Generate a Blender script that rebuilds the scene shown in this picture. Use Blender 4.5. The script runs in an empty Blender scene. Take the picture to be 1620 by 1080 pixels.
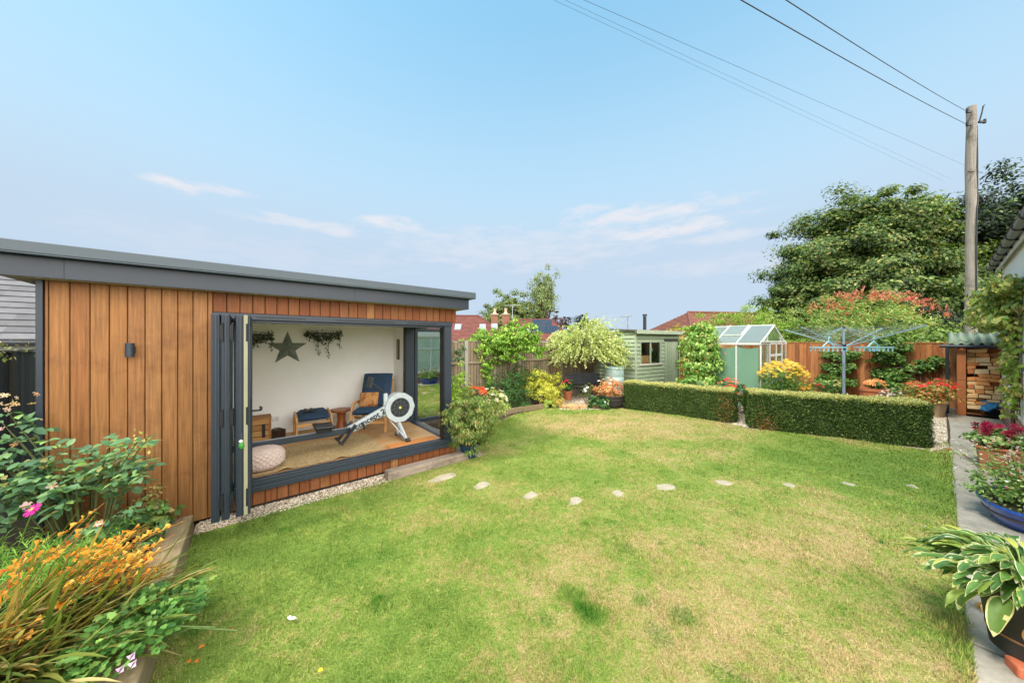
import bpy, math, random
import numpy as np
from mathutils import Vector, Matrix
SC = bpy.context.scene
COL = SC.collection
rng = np.random.default_rng(7)
random.seed(7)
R = math.radians
CH = 2.0                                   # eye height of the photographer


def g(x, y, z=0.0):                        # where the sight line of photo pixel x,y meets height z
    Y = (CH - z) * 500.0 / (y - 540.0)
    return Vector(((x - 810.0) * Y / 500.0, Y, z))


def at(x, y, Y):                           # the point Y metres out on that sight line
    return Vector(((x - 810.0) * Y / 500.0, Y, CH - (y - 540.0) * Y / 500.0))


def S(r, gg, b, k=0.8):                    # sRGB reading -> linear albedo
    f = lambda c: ((c / 255.0 + 0.055) / 1.055) ** 2.4 if c > 10 else c / 255.0 / 12.92
    return (f(r) * k, f(gg) * k, f(b) * k)


RA = math.radians(39.53)                   # garden room axis
GR = Matrix.Translation((-3.125, 3.788, 0)) @ Matrix.Rotation(RA, 4, 'Z')
HA = math.radians(36.35)                   # house axis
HR = Matrix.Rotation(HA, 4, 'Z')


def L(s, y, z=0.0):
    return GR @ Vector((s, y, z))


def HL(t, m, z=0.0):
    return HR @ Vector((t, m, z))


# ------------------------------------------------------------------ materials
MATS = {}


def mat(name, col=(0.5, 0.5, 0.5), rough=0.6, metal=0.0, noise=(6.0, 0.25), st=(1, 1, 1), bump=0.0, bscale=40.0,
        attr=False, spec=0.4, trans=0.0, alpha=None, stain=None, coat=0.0):
    if name in MATS:
        return MATS[name]
    m = bpy.data.materials.new(name)
    m.use_nodes = True
    nt = m.node_tree
    N, K = nt.nodes, nt.links
    N.clear()
    out = N.new('ShaderNodeOutputMaterial')
    b = N.new('ShaderNodeBsdfPrincipled')
    K.new(b.outputs[0], out.inputs[0])
    b.inputs['Roughness'].default_value = rough
    b.inputs['Metallic'].default_value = metal
    b.inputs['Specular IOR Level'].default_value = spec
    b.inputs['Coat Weight'].default_value = coat
    if trans:
        b.inputs['Transmission Weight'].default_value = trans
    if alpha is not None:
        b.inputs['Alpha'].default_value = alpha
    if attr:
        a = N.new('ShaderNodeAttribute')
        a.attribute_name = 'Col'
        base = a.outputs['Color']
    else:
        a = N.new('ShaderNodeRGB')
        a.outputs[0].default_value = (*col, 1)
        base = a.outputs[0]
    tc = N.new('ShaderNodeTexCoord')
    mp = N.new('ShaderNodeMapping')
    mp.inputs['Scale'].default_value = st
    K.new(tc.outputs['Object'], mp.inputs['Vector'])
    if noise and noise[1] > 0:
        n = N.new('ShaderNodeTexNoise')
        n.inputs['Scale'].default_value = noise[0]
        n.inputs['Detail'].default_value = 6
        n.inputs['Roughness'].default_value = 0.65
        K.new(mp.outputs[0], n.inputs['Vector'])
        mr = N.new('ShaderNodeMapRange')
        mr.inputs[1].default_value = 0.25
        mr.inputs[2].default_value = 0.75
        mr.inputs[3].default_value = 1 - noise[1]
        mr.inputs[4].default_value = 1 + noise[1]
        K.new(n.outputs['Fac'], mr.inputs[0])
        mx = N.new('ShaderNodeMix')
        mx.data_type = 'RGBA'
        mx.blend_type = 'MULTIPLY'
        mx.inputs['Factor'].default_value = 1
        K.new(base, mx.inputs['A'])
        K.new(mr.outputs[0], mx.inputs['B'])
        base = mx.outputs['Result']
        rr = N.new('ShaderNodeMapRange')
        rr.inputs[3].default_value = max(0.02, rough - 0.1)
        rr.inputs[4].default_value = min(1, rough + 0.1)
        K.new(n.outputs['Fac'], rr.inputs[0])
        K.new(rr.outputs[0], b.inputs['Roughness'])
    if stain:
        sc_, col2, lo, hi = stain
        n2 = N.new('ShaderNodeTexNoise')
        n2.inputs['Scale'].default_value = sc_
        n2.inputs['Detail'].default_value = 8
        n2.inputs['Roughness'].default_value = 0.7
        K.new(tc.outputs['Object'], n2.inputs['Vector'])
        r2 = N.new('ShaderNodeMapRange')
        r2.inputs[1].default_value = lo
        r2.inputs[2].default_value = hi
        K.new(n2.outputs['Fac'], r2.inputs[0])
        m2 = N.new('ShaderNodeMix')
        m2.data_type = 'RGBA'
        K.new(r2.outputs[0], m2.inputs['Factor'])
        K.new(base, m2.inputs['A'])
        m2.inputs['B'].default_value = (*col2, 1)
        base = m2.outputs['Result']
    K.new(base, b.inputs['Base Color'])
    if bump:
        n3 = N.new('ShaderNodeTexNoise')
        n3.inputs['Scale'].default_value = bscale
        n3.inputs['Detail'].default_value = 5
        K.new(mp.outputs[0], n3.inputs['Vector'])
        bp = N.new('ShaderNodeBump')
        bp.inputs['Strength'].default_value = bump
        bp.inputs['Distance'].default_value = 0.01
        K.new(n3.outputs['Fac'], bp.inputs['Height'])
        K.new(bp.outputs[0], b.inputs['Normal'])
    MATS[name] = m
    return m


def leaf_mat(name, trl=0.35, rough=0.5, spec=0.35):
    if name in MATS:
        return MATS[name]
    m = bpy.data.materials.new(name)
    m.use_nodes = True
    nt = m.node_tree
    N, K = nt.nodes, nt.links
    N.clear()
    out = N.new('ShaderNodeOutputMaterial')
    b = N.new('ShaderNodeBsdfPrincipled')
    b.inputs['Roughness'].default_value = rough
    b.inputs['Specular IOR Level'].default_value = spec
    t = N.new('ShaderNodeBsdfTranslucent')
    mx = N.new('ShaderNodeMixShader')
    mx.inputs[0].default_value = trl
    a = N.new('ShaderNodeAttribute')
    a.attribute_name = 'Col'
    K.new(a.outputs['Color'], b.inputs['Base Color'])
    br = N.new('ShaderNodeMix')
    br.data_type = 'RGBA'
    br.blend_type = 'MULTIPLY'
    br.inputs['Factor'].default_value = 1
    br.inputs['B'].default_value = (1.25, 1.35, 0.7, 1)
    K.new(a.outputs['Color'], br.inputs['A'])
    K.new(br.outputs['Result'], t.inputs['Color'])
    K.new(b.outputs[0], mx.inputs[1])
    K.new(t.outputs[0], mx.inputs[2])
    K.new(mx.outputs[0], out.inputs[0])
    MATS[name] = m
    return m


LEAF = leaf_mat('leaf')
PETAL = leaf_mat('petal', 0.3, 0.6, 0.2)
STEM = mat('stem_bark', attr=True, rough=0.85, noise=(18, 0.3), bump=0.4)
PAINT = mat('painted_surface', attr=True, rough=0.5, noise=(5, 0.08))
WOODA = mat('sawn_wood', attr=True, rough=0.75, noise=(5, 0.34), st=(9, 9, 0.7), bump=0.25, bscale=14)
WOODX = mat('sawn_wood_lengthwise', attr=True, rough=0.75, noise=(5, 0.32), st=(0.7, 9, 9), bump=0.3, bscale=14)


# ------------------------------------------------------------------ object helpers
def link(o, parent=None):
    COL.objects.link(o)
    if parent is not None:
        o.parent = parent
    return o


def tag(o, label=None, cat=None, group=None, kind=None):
    if label:
        o['label'] = label
    if cat:
        o['category'] = cat
    if group:
        o['group'] = group
    if kind:
        o['kind'] = kind
    return o


def thing(name, label, cat, loc=(0, 0, 0), rz=0.0, group=None):
    o = bpy.data.objects.new(name, None)
    o.empty_display_size = 0.1
    o.location = loc
    o.rotation_euler = (0, 0, rz)
    link(o)
    return tag(o, label, cat, group)


def mesh_obj(name, me, m, parent=None):
    o = bpy.data.objects.new(name, me)
    if m is not None:
        me.materials.append(m)
    return link(o, parent)


class MB:
    def __init__(s, col=(0.5, 0.5, 0.5)):
        s.v, s.f, s.c = [], [], []
        s.col = col
        s.M = Matrix()

    def add(s, vs, fs, col=None):
        k = len(s.v)
        s.v += [tuple(s.M @ Vector(p)) for p in vs]
        s.f += [tuple(i + k for i in f) for f in fs]
        s.c += [col or s.col] * len(fs)

    def box(s, x0, y0, z0, x1, y1, z1, col=None):
        x0, x1 = min(x0, x1), max(x0, x1)
        y0, y1 = min(y0, y1), max(y0, y1)
        z0, z1 = min(z0, z1), max(z0, z1)
        s.add([(x0, y0, z0), (x1, y0, z0), (x1, y1, z0), (x0, y1, z0), (x0, y0, z1), (x1, y0, z1), (x1, y1, z1), (x0, y1, z1)],
              [(0, 3, 2, 1), (4, 5, 6, 7), (0, 1, 5, 4), (1, 2, 6, 5), (2, 3, 7, 6), (3, 0, 4, 7)], col)

    def bar(s, p0, p1, w, h, col=None, up=(0, 0, 1)):           # rectangular bar between two points
        p0, p1 = Vector(p0), Vector(p1)
        d = (p1 - p0)
        n = d.normalized()
        a = n.cross(Vector(up))
        if a.length < 1e-4:
            a = n.cross(Vector((0, 1, 0)))
        a.normalize()
        b = a.cross(n)
        o = []
        for p in (p0, p1):
            for i, j in ((-1, -1), (1, -1), (1, 1), (-1, 1)):
                o.append(p + a * (i * w / 2) + b * (j * h / 2))
        s.add(o, [(0, 1, 2, 3), (7, 6, 5, 4), (0, 4, 5, 1), (1, 5, 6, 2), (2, 6, 7, 3), (3, 7, 4, 0)], col)

    def tube(s, pts, r, n=8, col=None, cap=True):
        pts = [Vector(p) for p in pts]
        rs = r if isinstance(r, (list, tuple)) else [r] * len(pts)
        vs, fs = [], []
        up = Vector((0.13, 0.21, 1)).normalized()
        for i, p in enumerate(pts):
            d = (pts[min(i + 1, len(pts) - 1)] - pts[max(i - 1, 0)])
            if d.length < 1e-9:
                d = Vector((0, 0, 1))
            d.normalize()
            a = d.cross(up)
            if a.length < 0.05:
                a = d.cross(Vector((1, 0.1, 0)))
            a.normalize()
            b = d.cross(a)
            for k in range(n):
                t = 2 * math.pi * k / n
                vs.append(p + (a * math.cos(t) + b * math.sin(t)) * rs[i])
        for i in range(len(pts) - 1):
            for k in range(n):
                k2 = (k + 1) % n
                fs.append((i * n + k, i * n + k2, (i + 1) * n + k2, (i + 1) * n + k))
        if cap:
            fs.append(tuple(range(n - 1, -1, -1)))
            fs.append(tuple((len(pts) - 1) * n + k for k in range(n)))
        s.add(vs, fs, col)

    def cyl(s, p0, p1, r0, r1=None, n=14, col=None):
        s.tube([p0, p1], [r0, r0 if r1 is None else r1], n, col)

    def lathe(s, prof, n=28, c=(0, 0, 0), col=None, sx=1.0, sy=1.0):
        vs, fs = [], []
        for r, z in prof:
            for k in range(n):
                t = 2 * math.pi * k / n
                vs.append((c[0] + r * sx * math.cos(t), c[1] + r * sy * math.sin(t), c[2] + z))
        for i in range(len(prof) - 1):
            for k in range(n):
                k2 = (k + 1) % n
                fs.append((i * n + k, i * n + k2, (i + 1) * n + k2, (i + 1) * n + k))
        fs.append(tuple(range(n - 1, -1, -1)))
        fs.append(tuple((len(prof) - 1) * n + k for k in range(n)))
        s.add(vs, fs, col)

    def prism(s, poly, z0, z1, col=None):
        n = len(poly)
        vs = [(p[0], p[1], z0) for p in poly] + [(p[0], p[1], z1) for p in poly]
        fs = [tuple(range(n - 1, -1, -1)), tuple(range(n, 2 * n))]
        fs += [(i, (i + 1) % n, n + (i + 1) % n, n + i) for i in range(n)]
        s.add(vs, fs, col)

    def build(s, name, m, parent=None, bev=0.0, smooth=None, seg=1):
        me = bpy.data.meshes.new(name)
        me.from_pydata(s.v, [], s.f)
        a = me.attributes.new('Col', 'FLOAT_COLOR', 'FACE')
        arr = np.ones((len(s.f), 4), 'f')
        arr[:, :3] = np.array(s.c, 'f').reshape(-1, 3)
        a.data.foreach_set('color', arr.ravel())
        if smooth:
            me.polygons.foreach_set('use_smooth', [True] * len(s.f))
            me.set_sharp_from_angle(angle=R(smooth))
        me.update()
        o = mesh_obj(name, me, m, parent)
        if bev:
            md = o.modifiers.new('edge', 'BEVEL')
            md.width = bev
            md.segments = seg
            md.limit_method = 'ANGLE'
        return o


# leaf templates: verts (length along x, width y, lift z), faces
T_DIA = (np.array([(0, 0, 0), (.45, .3, .05), (1, 0, -.06), (.45, -.3, .05)], 'f'), [(0, 3, 2, 1)])
T_NARROW = (np.array([(0, 0, 0), (.4, .12, .02), (1, 0, -.1), (.4, -.12, .02)], 'f'), [(0, 3, 2, 1)])
T_OVAL = (np.array([(0, 0, 0), (.28, .27, .07), (.65, .27, .05), (1, 0, -.1), (.65, -.27, .05), (.28, -.27, .07), (.3, 0, 0), (.68, 0, -.02)], 'f'),
          [(0, 6, 1), (6, 7, 2, 1), (7, 3, 2), (0, 5, 6), (5, 4, 7, 6), (4, 3, 7)])
T_LOBED = (np.array([(0, 0, 0), (.1, .42, .05), (.42, .3, .0), (.5, .62, .04), (.72, .26, 0), (1.02, .16, -.06), (1.0, -.16, -.06), (.72, -.26, 0), (.5, -.62, .04), (.42, -.3, 0), (.1, -.42, .05), (.45, 0, -.03)], 'f'),
           [(11, 0, 1), (11, 1, 2), (11, 2, 3), (11, 3, 4), (11, 4, 5), (11, 5, 6), (11, 6, 7), (11, 7, 8), (11, 8, 9), (11, 9, 10), (11, 10, 0)])


def _flower(n, inner=0.3, lift=0.12, wide=0.8):
    v = [(0, 0, -.04)]
    f = []
    for k in range(n):
        a = 2 * math.pi * k / n
        w = math.pi / n * wide
        b = len(v)
        v += [(inner * math.cos(a - w), inner * math.sin(a - w), 0), (math.cos(a - w * .55), math.sin(a - w * .55), lift),
              (math.cos(a + w * .55), math.sin(a + w * .55), lift), (inner * math.cos(a + w), inner * math.sin(a + w), 0)]
        f += [(0, b, b + 3), (b, b + 1, b + 2, b + 3)]
    return (np.array(v, 'f'), f)


T_FL5, T_FL8, T_FL6 = _flower(5), _flower(8), _flower(6, 0.2, 0.35, 0.6)
T_PEB = (np.array([(1, 0, 0), (0, 1, 0), (-1, .1, 0), (0, -1, .1), (.1, 0, .7), (0, .1, -.6)], 'f'),
         [(0, 1, 4), (1, 2, 4), (2, 3, 4), (3, 0, 4), (1, 0, 5), (2, 1, 5), (3, 2, 5), (0, 3, 5)])


def unit(a):
    return a / np.maximum(np.linalg.norm(a, axis=1, keepdims=True), 1e-6)


def rdir(n):
    return unit(rng.normal(size=(n, 3)))


def pick(pal, n, jit=0.18):
    """colours for n leaves; pal = [(rgb, weight)]"""
    cs = np.array([c for c, w in pal], 'f')
    w = np.array([w for c, w in pal], 'f')
    i = rng.choice(len(pal), n, p=w / w.sum())
    return cs[i] * (1 + rng.uniform(-jit, jit, (n, 1))) * (1 + rng.uniform(-jit * .35, jit * .35, (n, 3)))


class Fol:
    def __init__(s):
        s.V, s.Ls, s.T, s.Cc, s.n = [], [], [], [], 0
        s.plain = False

    def inst(s, tm, P, X, Nn, size, cols):
        P = np.asarray(P, float).reshape(-1, 3)
        n = len(P)
        if n == 0:
            return
        X = unit(np.broadcast_to(np.asarray(X, float), (n, 3)))
        Nn = np.broadcast_to(np.asarray(Nn, float), (n, 3))
        yv = np.cross(Nn, X)
        bad = np.linalg.norm(yv, axis=1) < 1e-3
        yv[bad] = np.cross(rdir(bad.sum()), X[bad]) if bad.any() else yv[bad]
        yv = unit(yv)
        zv = np.cross(X, yv)
        size = np.broadcast_to(np.asarray(size, float).reshape(-1, 1) if np.ndim(size) else np.full((n, 1), size), (n, 1))
        tv, tf = tm
        v = P[:, None] + size[:, None] * (tv[None, :, 0:1] * X[:, None] + tv[None, :, 1:2] * yv[:, None] + tv[None, :, 2:3] * zv[:, None])
        s.V.append(v.reshape(-1, 3).astype('f'))
        k = len(tv)
        fl = np.concatenate([np.array(f) for f in tf])
        tot = np.array([len(f) for f in tf])
        s.Ls.append((fl[None] + (np.arange(n) * k)[:, None] + s.n).ravel())
        s.T.append(np.tile(tot, n))
        cols = np.broadcast_to(np.asarray(cols, float), (n, 3))
        s.Cc.append(np.repeat(cols, len(tf), axis=0))
        s.n += n * k

    def raw(s, V, faces, cols):
        V = np.asarray(V, 'f').reshape(-1, 3)
        fl = np.concatenate([np.array(f) for f in faces])
        s.V.append(V)
        s.Ls.append(fl + s.n)
        s.T.append(np.array([len(f) for f in faces]))
        s.Cc.append(np.broadcast_to(np.asarray(cols, float), (len(faces), 3)))
        s.n += len(V)

    def strap(s, p, d, length, width, droop, col, seg=6, fold=0.25, edge=None):
        """one long leaf that starts along d and bends down"""
        p = np.array(p, float)
        d = np.array(d, float) / np.linalg.norm(d)
        side = np.cross(d, (0, 0, 1.0))
        if np.linalg.norm(side) < 1e-3:
            side = np.array((1.0, 0, 0))
        side /= np.linalg.norm(side)
        V = []
        q = p.copy()
        for i in range(seg + 1):
            t = i / seg
            w = width * (math.sin(math.pi * min(1, .12 + t * .88)) ** .6 if t < 1 else 0.02) * .5
            up = np.cross(side, d)
            V += [q - side * w + up * w * fold, q, q + side * w + up * w * fold]
            d = d + np.array((0, 0, -droop / seg))
            d /= np.linalg.norm(d)
            q = q + d * length / seg
        fs, cs = [], []
        for i in range(seg):
            b = i * 3
            fs += [(b, b + 1, b + 4, b + 3), (b + 1, b + 2, b + 5, b + 4)]
        s.raw(V, fs, col)

    def build(s, name, m, parent=None):
        V = np.concatenate(s.V)
        Ls = np.concatenate(s.Ls).astype('i')
        T = np.concatenate(s.T).astype('i')
        Cc = np.concatenate(s.Cc)
        me = bpy.data.meshes.new(name)
        me.vertices.add(len(V))
        me.vertices.foreach_set('co', V.ravel())
        me.loops.add(len(Ls))
        me.loops.foreach_set('vertex_index', Ls)
        me.polygons.add(len(T))
        st = np.zeros(len(T), 'i')
        st[1:] = np.cumsum(T)[:-1]
        me.polygons.foreach_set('loop_start', st)
        me.update(calc_edges=True)
        a = me.attributes.new('Col', 'FLOAT_COLOR', 'FACE')
        arr = np.ones((len(T), 4), 'f')
        arr[:, :3] = np.clip(Cc * (1.0 if s.plain else 1.3), 0, .95)
        a.data.foreach_set('color', arr.ravel())
        return mesh_obj(name, me, m, parent)


def blob_pts(n, rad, power=0.45, low=-1.0):
    """points in an ellipsoid, gathered towards its outside"""
    d = rdir(n)
    d = d[d[:, 2] > low]
    while len(d) < n:
        e = rdir(n)
        d = np.concatenate([d, e[e[:, 2] > low]])
    d = d[:n]
    return d * rng.uniform(0, 1, (n, 1)) ** power * np.array(rad), d


def crown(f, c, rad, nclump, nleaf, size, pal, clump=0.2, power=0.35, flat=0.6, tm=T_DIA, droop=0.3, low=-0.6, jit=0.2, up=0.7, wob=0.22):
    """a crown of separate leaf clumps with gaps between"""
    c = np.array(c, float)
    rad = np.array(rad, float)
    cc, cd = blob_pts(nclump, rad, power, low)
    cc = cc * (1 + rng.uniform(-wob, wob, (nclump, 1)))
    m = rng.integers(int(nleaf * .5), int(nleaf * 1.5) + 1, nclump)
    idx = np.repeat(np.arange(nclump), m)
    n = len(idx)
    cr = clump * rad.mean() * rng.uniform(.55, 1.35, nclump)
    off, od = blob_pts(n, (1, 1, 1), .5)
    off = off * cr[idx, None] * np.array((1, 1, flat))
    P = c + cc[idx] + off
    Nn = unit(od * .8 + cd[idx] * .5 + np.array((0, 0, up)) + rdir(n) * .45)
    X = unit(np.cross(Nn, rdir(n)) + np.array((0, 0, -droop)) + cd[idx] * .3)
    ctint = 1 + rng.uniform(-.14, .14, nclump)
    cols = pick(pal, n, jit) * ctint[idx, None]
    f.inst(tm, P, X, Nn, rng.uniform(.7, 1.3, n) * size, cols)
    return c + cc


def blooms(name, m, parent, items):
    """each bloom is a part of its own; past a hundred the rest become one mass"""
    for it in items[:100]:
        f = Fol()
        for a in it:
            f.inst(*a)
        f.build(name, m, parent)
    if len(items) > 100:
        f = Fol()
        for it in items[100:]:
            for a in it:
                f.inst(*a)
        f.build(name, m, parent)['kind'] = 'stuff'


def trunk_mb(mb, base, tips, r0, col, bend=0.12, n=7, fork=0.45):
    base = Vector(base)
    top = sum((Vector(t) for t in tips), Vector()) / len(tips)
    f = base.lerp(top, fork)
    mid = base.lerp(f, .5) + Vector((random.uniform(-1, 1), random.uniform(-1, 1), 0)) * bend * (f - base).length
    mb.tube([base, mid, f], [r0, r0 * .8, r0 * .62], n, col)
    for t in tips:
        t = Vector(t)
        m = f.lerp(t, .5) + Vector((random.uniform(-1, 1), random.uniform(-1, 1), random.uniform(-.3, .8))) * bend * (t - f).length
        mb.tube([f, m, t], [r0 * .5, r0 * .3, r0 * .1], max(4, n - 2), col)

# ------------------------------------------------------------------ camera, sky, sun
cam = bpy.data.cameras.new('camera')
cam.sensor_width = 36
cam.lens = 36 * 500 / 1620.0
cam.clip_start = 0.05
cam.clip_end = 3000
co = bpy.data.objects.new('camera', cam)
co.location = (0, 0, CH)
co.rotation_euler = (R(90), 0, 0)
COL.objects.link(co)
SC.camera = co

SUN_EL, SUN_AZ = 54.0, math.atan2(-0.76, -0.50)         # azimuth from +Y towards +X
sd = Vector((math.sin(SUN_AZ) * math.cos(R(SUN_EL)), math.cos(SUN_AZ) * math.cos(R(SUN_EL)), math.sin(R(SUN_EL))))
sl = bpy.data.lights.new('sun', 'SUN')
sl.energy = 2.0
sl.angle = R(10)
sl.color = (1.0, 0.94, 0.84)
so = bpy.data.objects.new('sun', sl)
so.rotation_euler = sd.to_track_quat('Z', 'Y').to_euler()
so.location = (-8, -8, 20)
COL.objects.link(so)

W = bpy.data.worlds.new('World')
SC.world = W
W.use_nodes = True
nt = W.node_tree
N, K = nt.nodes, nt.links
N.clear()
wo = N.new('ShaderNodeOutputWorld')
bg = N.new('ShaderNodeBackground')
K.new(bg.outputs[0], wo.inputs[0])
sky = N.new('ShaderNodeTexSky')
sky.sky_type = 'NISHITA'
sky.sun_disc = False
sky.sun_elevation = R(SUN_EL)
sky.sun_rotation = SUN_AZ % (2 * math.pi)
sky.altitude = 0
sky.air_density = 1.0
sky.dust_density = 1.6
sky.ozone_density = 1.5
bg.inputs[1].default_value = 0.15


def math_n(op, a, b=None, c=None):
    n = N.new('ShaderNodeMath')
    n.operation = op
    for i, v in enumerate((a, b, c)):
        if v is None:
            continue
        if isinstance(v, (int, float)):
            n.inputs[i].default_value = v
        else:
            K.new(v, n.inputs[i])
    return n.outputs[0]


tc = N.new('ShaderNodeTexCoord')
sx = N.new('ShaderNodeSeparateXYZ')
K.new(tc.outputs['Generated'], sx.inputs[0])
az = math_n('ARCTAN2', sx.outputs['X'], sx.outputs['Y'])
el = math_n('ARCSINE', sx.outputs['Z'])
cx = N.new('ShaderNodeCombineXYZ')
K.new(math_n('MULTIPLY', az, 5.0), cx.inputs[0])
K.new(math_n('MULTIPLY', el, 17.0), cx.inputs[1])
nz = N.new('ShaderNodeTexNoise')
nz.inputs['Scale'].default_value = 2.1
nz.inputs['Detail'].default_value = 9
nz.inputs['Roughness'].default_value = 0.62
K.new(cx.outputs[0], nz.inputs['Vector'])
fac = None


def skydir(x, y):
    d = Vector(((x - 810) / 500.0, 1.0, (540 - y) / 500.0)).normalized()
    return math.atan2(d.x, d.y), math.asin(d.z)


# fair-weather clouds low in the sky: middle, half widths and strength
for (px, py, w, h, amt) in ((280, 291, .050, .019, 1.0), (335, 297, .085, .012, .6), (620, 353, .11, .02, .8), (500, 358, .18, .018, .6), (1010, 340, .24, .03, .75),
                            (1060, 362, .2, .028, .85), (960, 366, .12, .02, .5), (930, 332, .1, .014, .5), (1140, 375, .10, .018, .5), (820, 395, .5, .07, .4),
                            (430, 400, .4, .045, .2), (1130, 420, .25, .03, .3)):
    a0, e0 = skydir(px, py)
    da = math_n('DIVIDE', math_n('SUBTRACT', az, a0), w)
    de = math_n('DIVIDE', math_n('SUBTRACT', el, e0), h)
    d2 = math_n('ADD', math_n('MULTIPLY', da, da), math_n('MULTIPLY', de, de))
    v = math_n('SUBTRACT', 1.35, d2)
    v = math_n('ADD', v, math_n('MULTIPLY', math_n('SUBTRACT', nz.outputs['Fac'], 0.5), 5.0))
    mr = N.new('ShaderNodeMapRange')
    mr.interpolation_type = 'SMOOTHSTEP'
    mr.inputs[1].default_value = 0.0
    mr.inputs[2].default_value = 1.9
    mr.inputs[4].default_value = amt
    K.new(v, mr.inputs[0])
    # only where the ellipse reaches
    gate = N.new('ShaderNodeMapRange')
    gate.interpolation_type = 'SMOOTHSTEP'
    gate.inputs[1].default_value = 2.6
    gate.inputs[2].default_value = 0.4
    K.new(d2, gate.inputs[0])
    v = math_n('MULTIPLY', mr.outputs[0], gate.outputs[0])
    fac = v if fac is None else math_n('MAXIMUM', fac, v)
hs = N.new('ShaderNodeHueSaturation')
hs.inputs['Saturation'].default_value = 1.0
hs.inputs['Value'].default_value = 1.0
K.new(sky.outputs[0], hs.inputs['Color'])
# thin bright summer haze lightens the whole sky towards the horizon
hz = N.new('ShaderNodeMapRange')
hz.interpolation_type = 'SMOOTHSTEP'
hz.inputs[1].default_value = 0.90
hz.inputs[2].default_value = 0.25
hz.inputs[3].default_value = 0.0
hz.inputs[4].default_value = 0.97
K.new(el, hz.inputs[0])
m0 = N.new('ShaderNodeMix')
m0.data_type = 'RGBA'
K.new(hz.outputs[0], m0.inputs['Factor'])
tn = N.new('ShaderNodeMix')
tn.data_type = 'RGBA'
tn.blend_type = 'MULTIPLY'
tn.inputs['Factor'].default_value = 1
tn.inputs['B'].default_value = (1.06, 1.46, 1.22, 1)
K.new(hs.outputs[0], tn.inputs['A'])
ev = N.new('ShaderNodeMix')
ev.data_type = 'RGBA'
ev.inputs['Factor'].default_value = 0.62
ev.inputs['B'].default_value = (0.98, 2.08, 3.05, 1)
K.new(tn.outputs['Result'], ev.inputs['A'])
K.new(ev.outputs['Result'], m0.inputs['A'])
lo = N.new('ShaderNodeMapRange')
lo.interpolation_type = 'SMOOTHSTEP'
lo.inputs[1].default_value = 0.46
lo.inputs[2].default_value = 0.20
K.new(el, lo.inputs[0])
hc = N.new('ShaderNodeMix')
hc.data_type = 'RGBA'
K.new(lo.outputs[0], hc.inputs['Factor'])
hc.inputs['A'].default_value = (1.92, 2.62, 3.2, 1)
hc.inputs['B'].default_value = (1.94, 2.38, 2.92, 1)
K.new(hc.outputs['Result'], m0.inputs['B'])
mx = N.new('ShaderNodeMix')
mx.data_type = 'RGBA'
K.new(fac, mx.inputs['Factor'])
K.new(m0.outputs['Result'], mx.inputs['A'])
mx.inputs['B'].default_value = (2.95, 2.9, 3.05, 1)
# unseen bright cloud added behind the camera to fill the garden room with light
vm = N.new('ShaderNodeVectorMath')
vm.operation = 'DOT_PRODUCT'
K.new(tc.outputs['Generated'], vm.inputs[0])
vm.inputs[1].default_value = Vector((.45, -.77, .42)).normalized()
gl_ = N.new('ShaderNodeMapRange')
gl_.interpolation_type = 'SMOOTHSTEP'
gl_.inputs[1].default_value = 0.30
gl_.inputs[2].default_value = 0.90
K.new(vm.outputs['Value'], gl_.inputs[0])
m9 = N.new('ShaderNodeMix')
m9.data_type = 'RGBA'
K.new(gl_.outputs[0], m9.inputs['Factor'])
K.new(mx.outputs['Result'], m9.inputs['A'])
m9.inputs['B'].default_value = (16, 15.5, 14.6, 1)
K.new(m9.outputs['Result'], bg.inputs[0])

SC.view_settings.view_transform = 'Standard'
SC.view_settings.look = 'None'
SC.view_settings.exposure = 0.98
SC.view_settings.gamma = 1.0
SC.cycles.max_bounces = 8
SC.cycles.diffuse_bounces = 6
SC.cycles.glossy_bounces = 3
SC.cycles.transmission_bounces = 6
SC.cycles.transparent_max_bounces = 12
SC.cycles.caustics_reflective = False
SC.cycles.caustics_refractive = False
SC.cycles.sample_clamp_indirect = 6

# ------------------------------------------------------------------ ground
SOIL = mat('garden_soil', (0.07, 0.05, 0.033), 0.95, noise=(9, 0.45), bump=0.8, bscale=30)
GRAVEL = mat('gravel_bed', (0.42, 0.34, 0.25), 0.9, noise=(60, 0.5), bump=1.0, bscale=90)
SLAB = mat('paving_stone', (0.36, 0.32, 0.265), 0.85, noise=(7, 0.22), bump=0.5, bscale=35, stain=(3.0, (0.22, 0.20, 0.165), .46, .72))


def sheet(name, poly, z, m):
    me = bpy.data.meshes.new(name)
    me.from_pydata([(p[0], p[1], z) for p in poly], [], [tuple(range(len(poly)))])
    o = mesh_obj(name, me, m)
    if me.polygons[0].normal.z < 0:
        me.flip_normals()
    o['kind'] = 'structure'
    return o


FIELD = mat('far_ground', (0.06, 0.075, 0.03), 0.95, noise=(0.4, 0.4))
gm = bpy.data.meshes.new('ground')
gm.from_pydata([(-600, -300, -.03), (600, -300, -.03), (600, 900, -.03), (-600, 900, -.03)], [], [(0, 1, 2, 3)])
o = mesh_obj('ground', gm, SOIL)
o['kind'] = 'structure'

# lawn colours: the same pattern of green and sun-dried grass drives the turf and its blades
LB = (1.7, 5.0)


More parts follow.
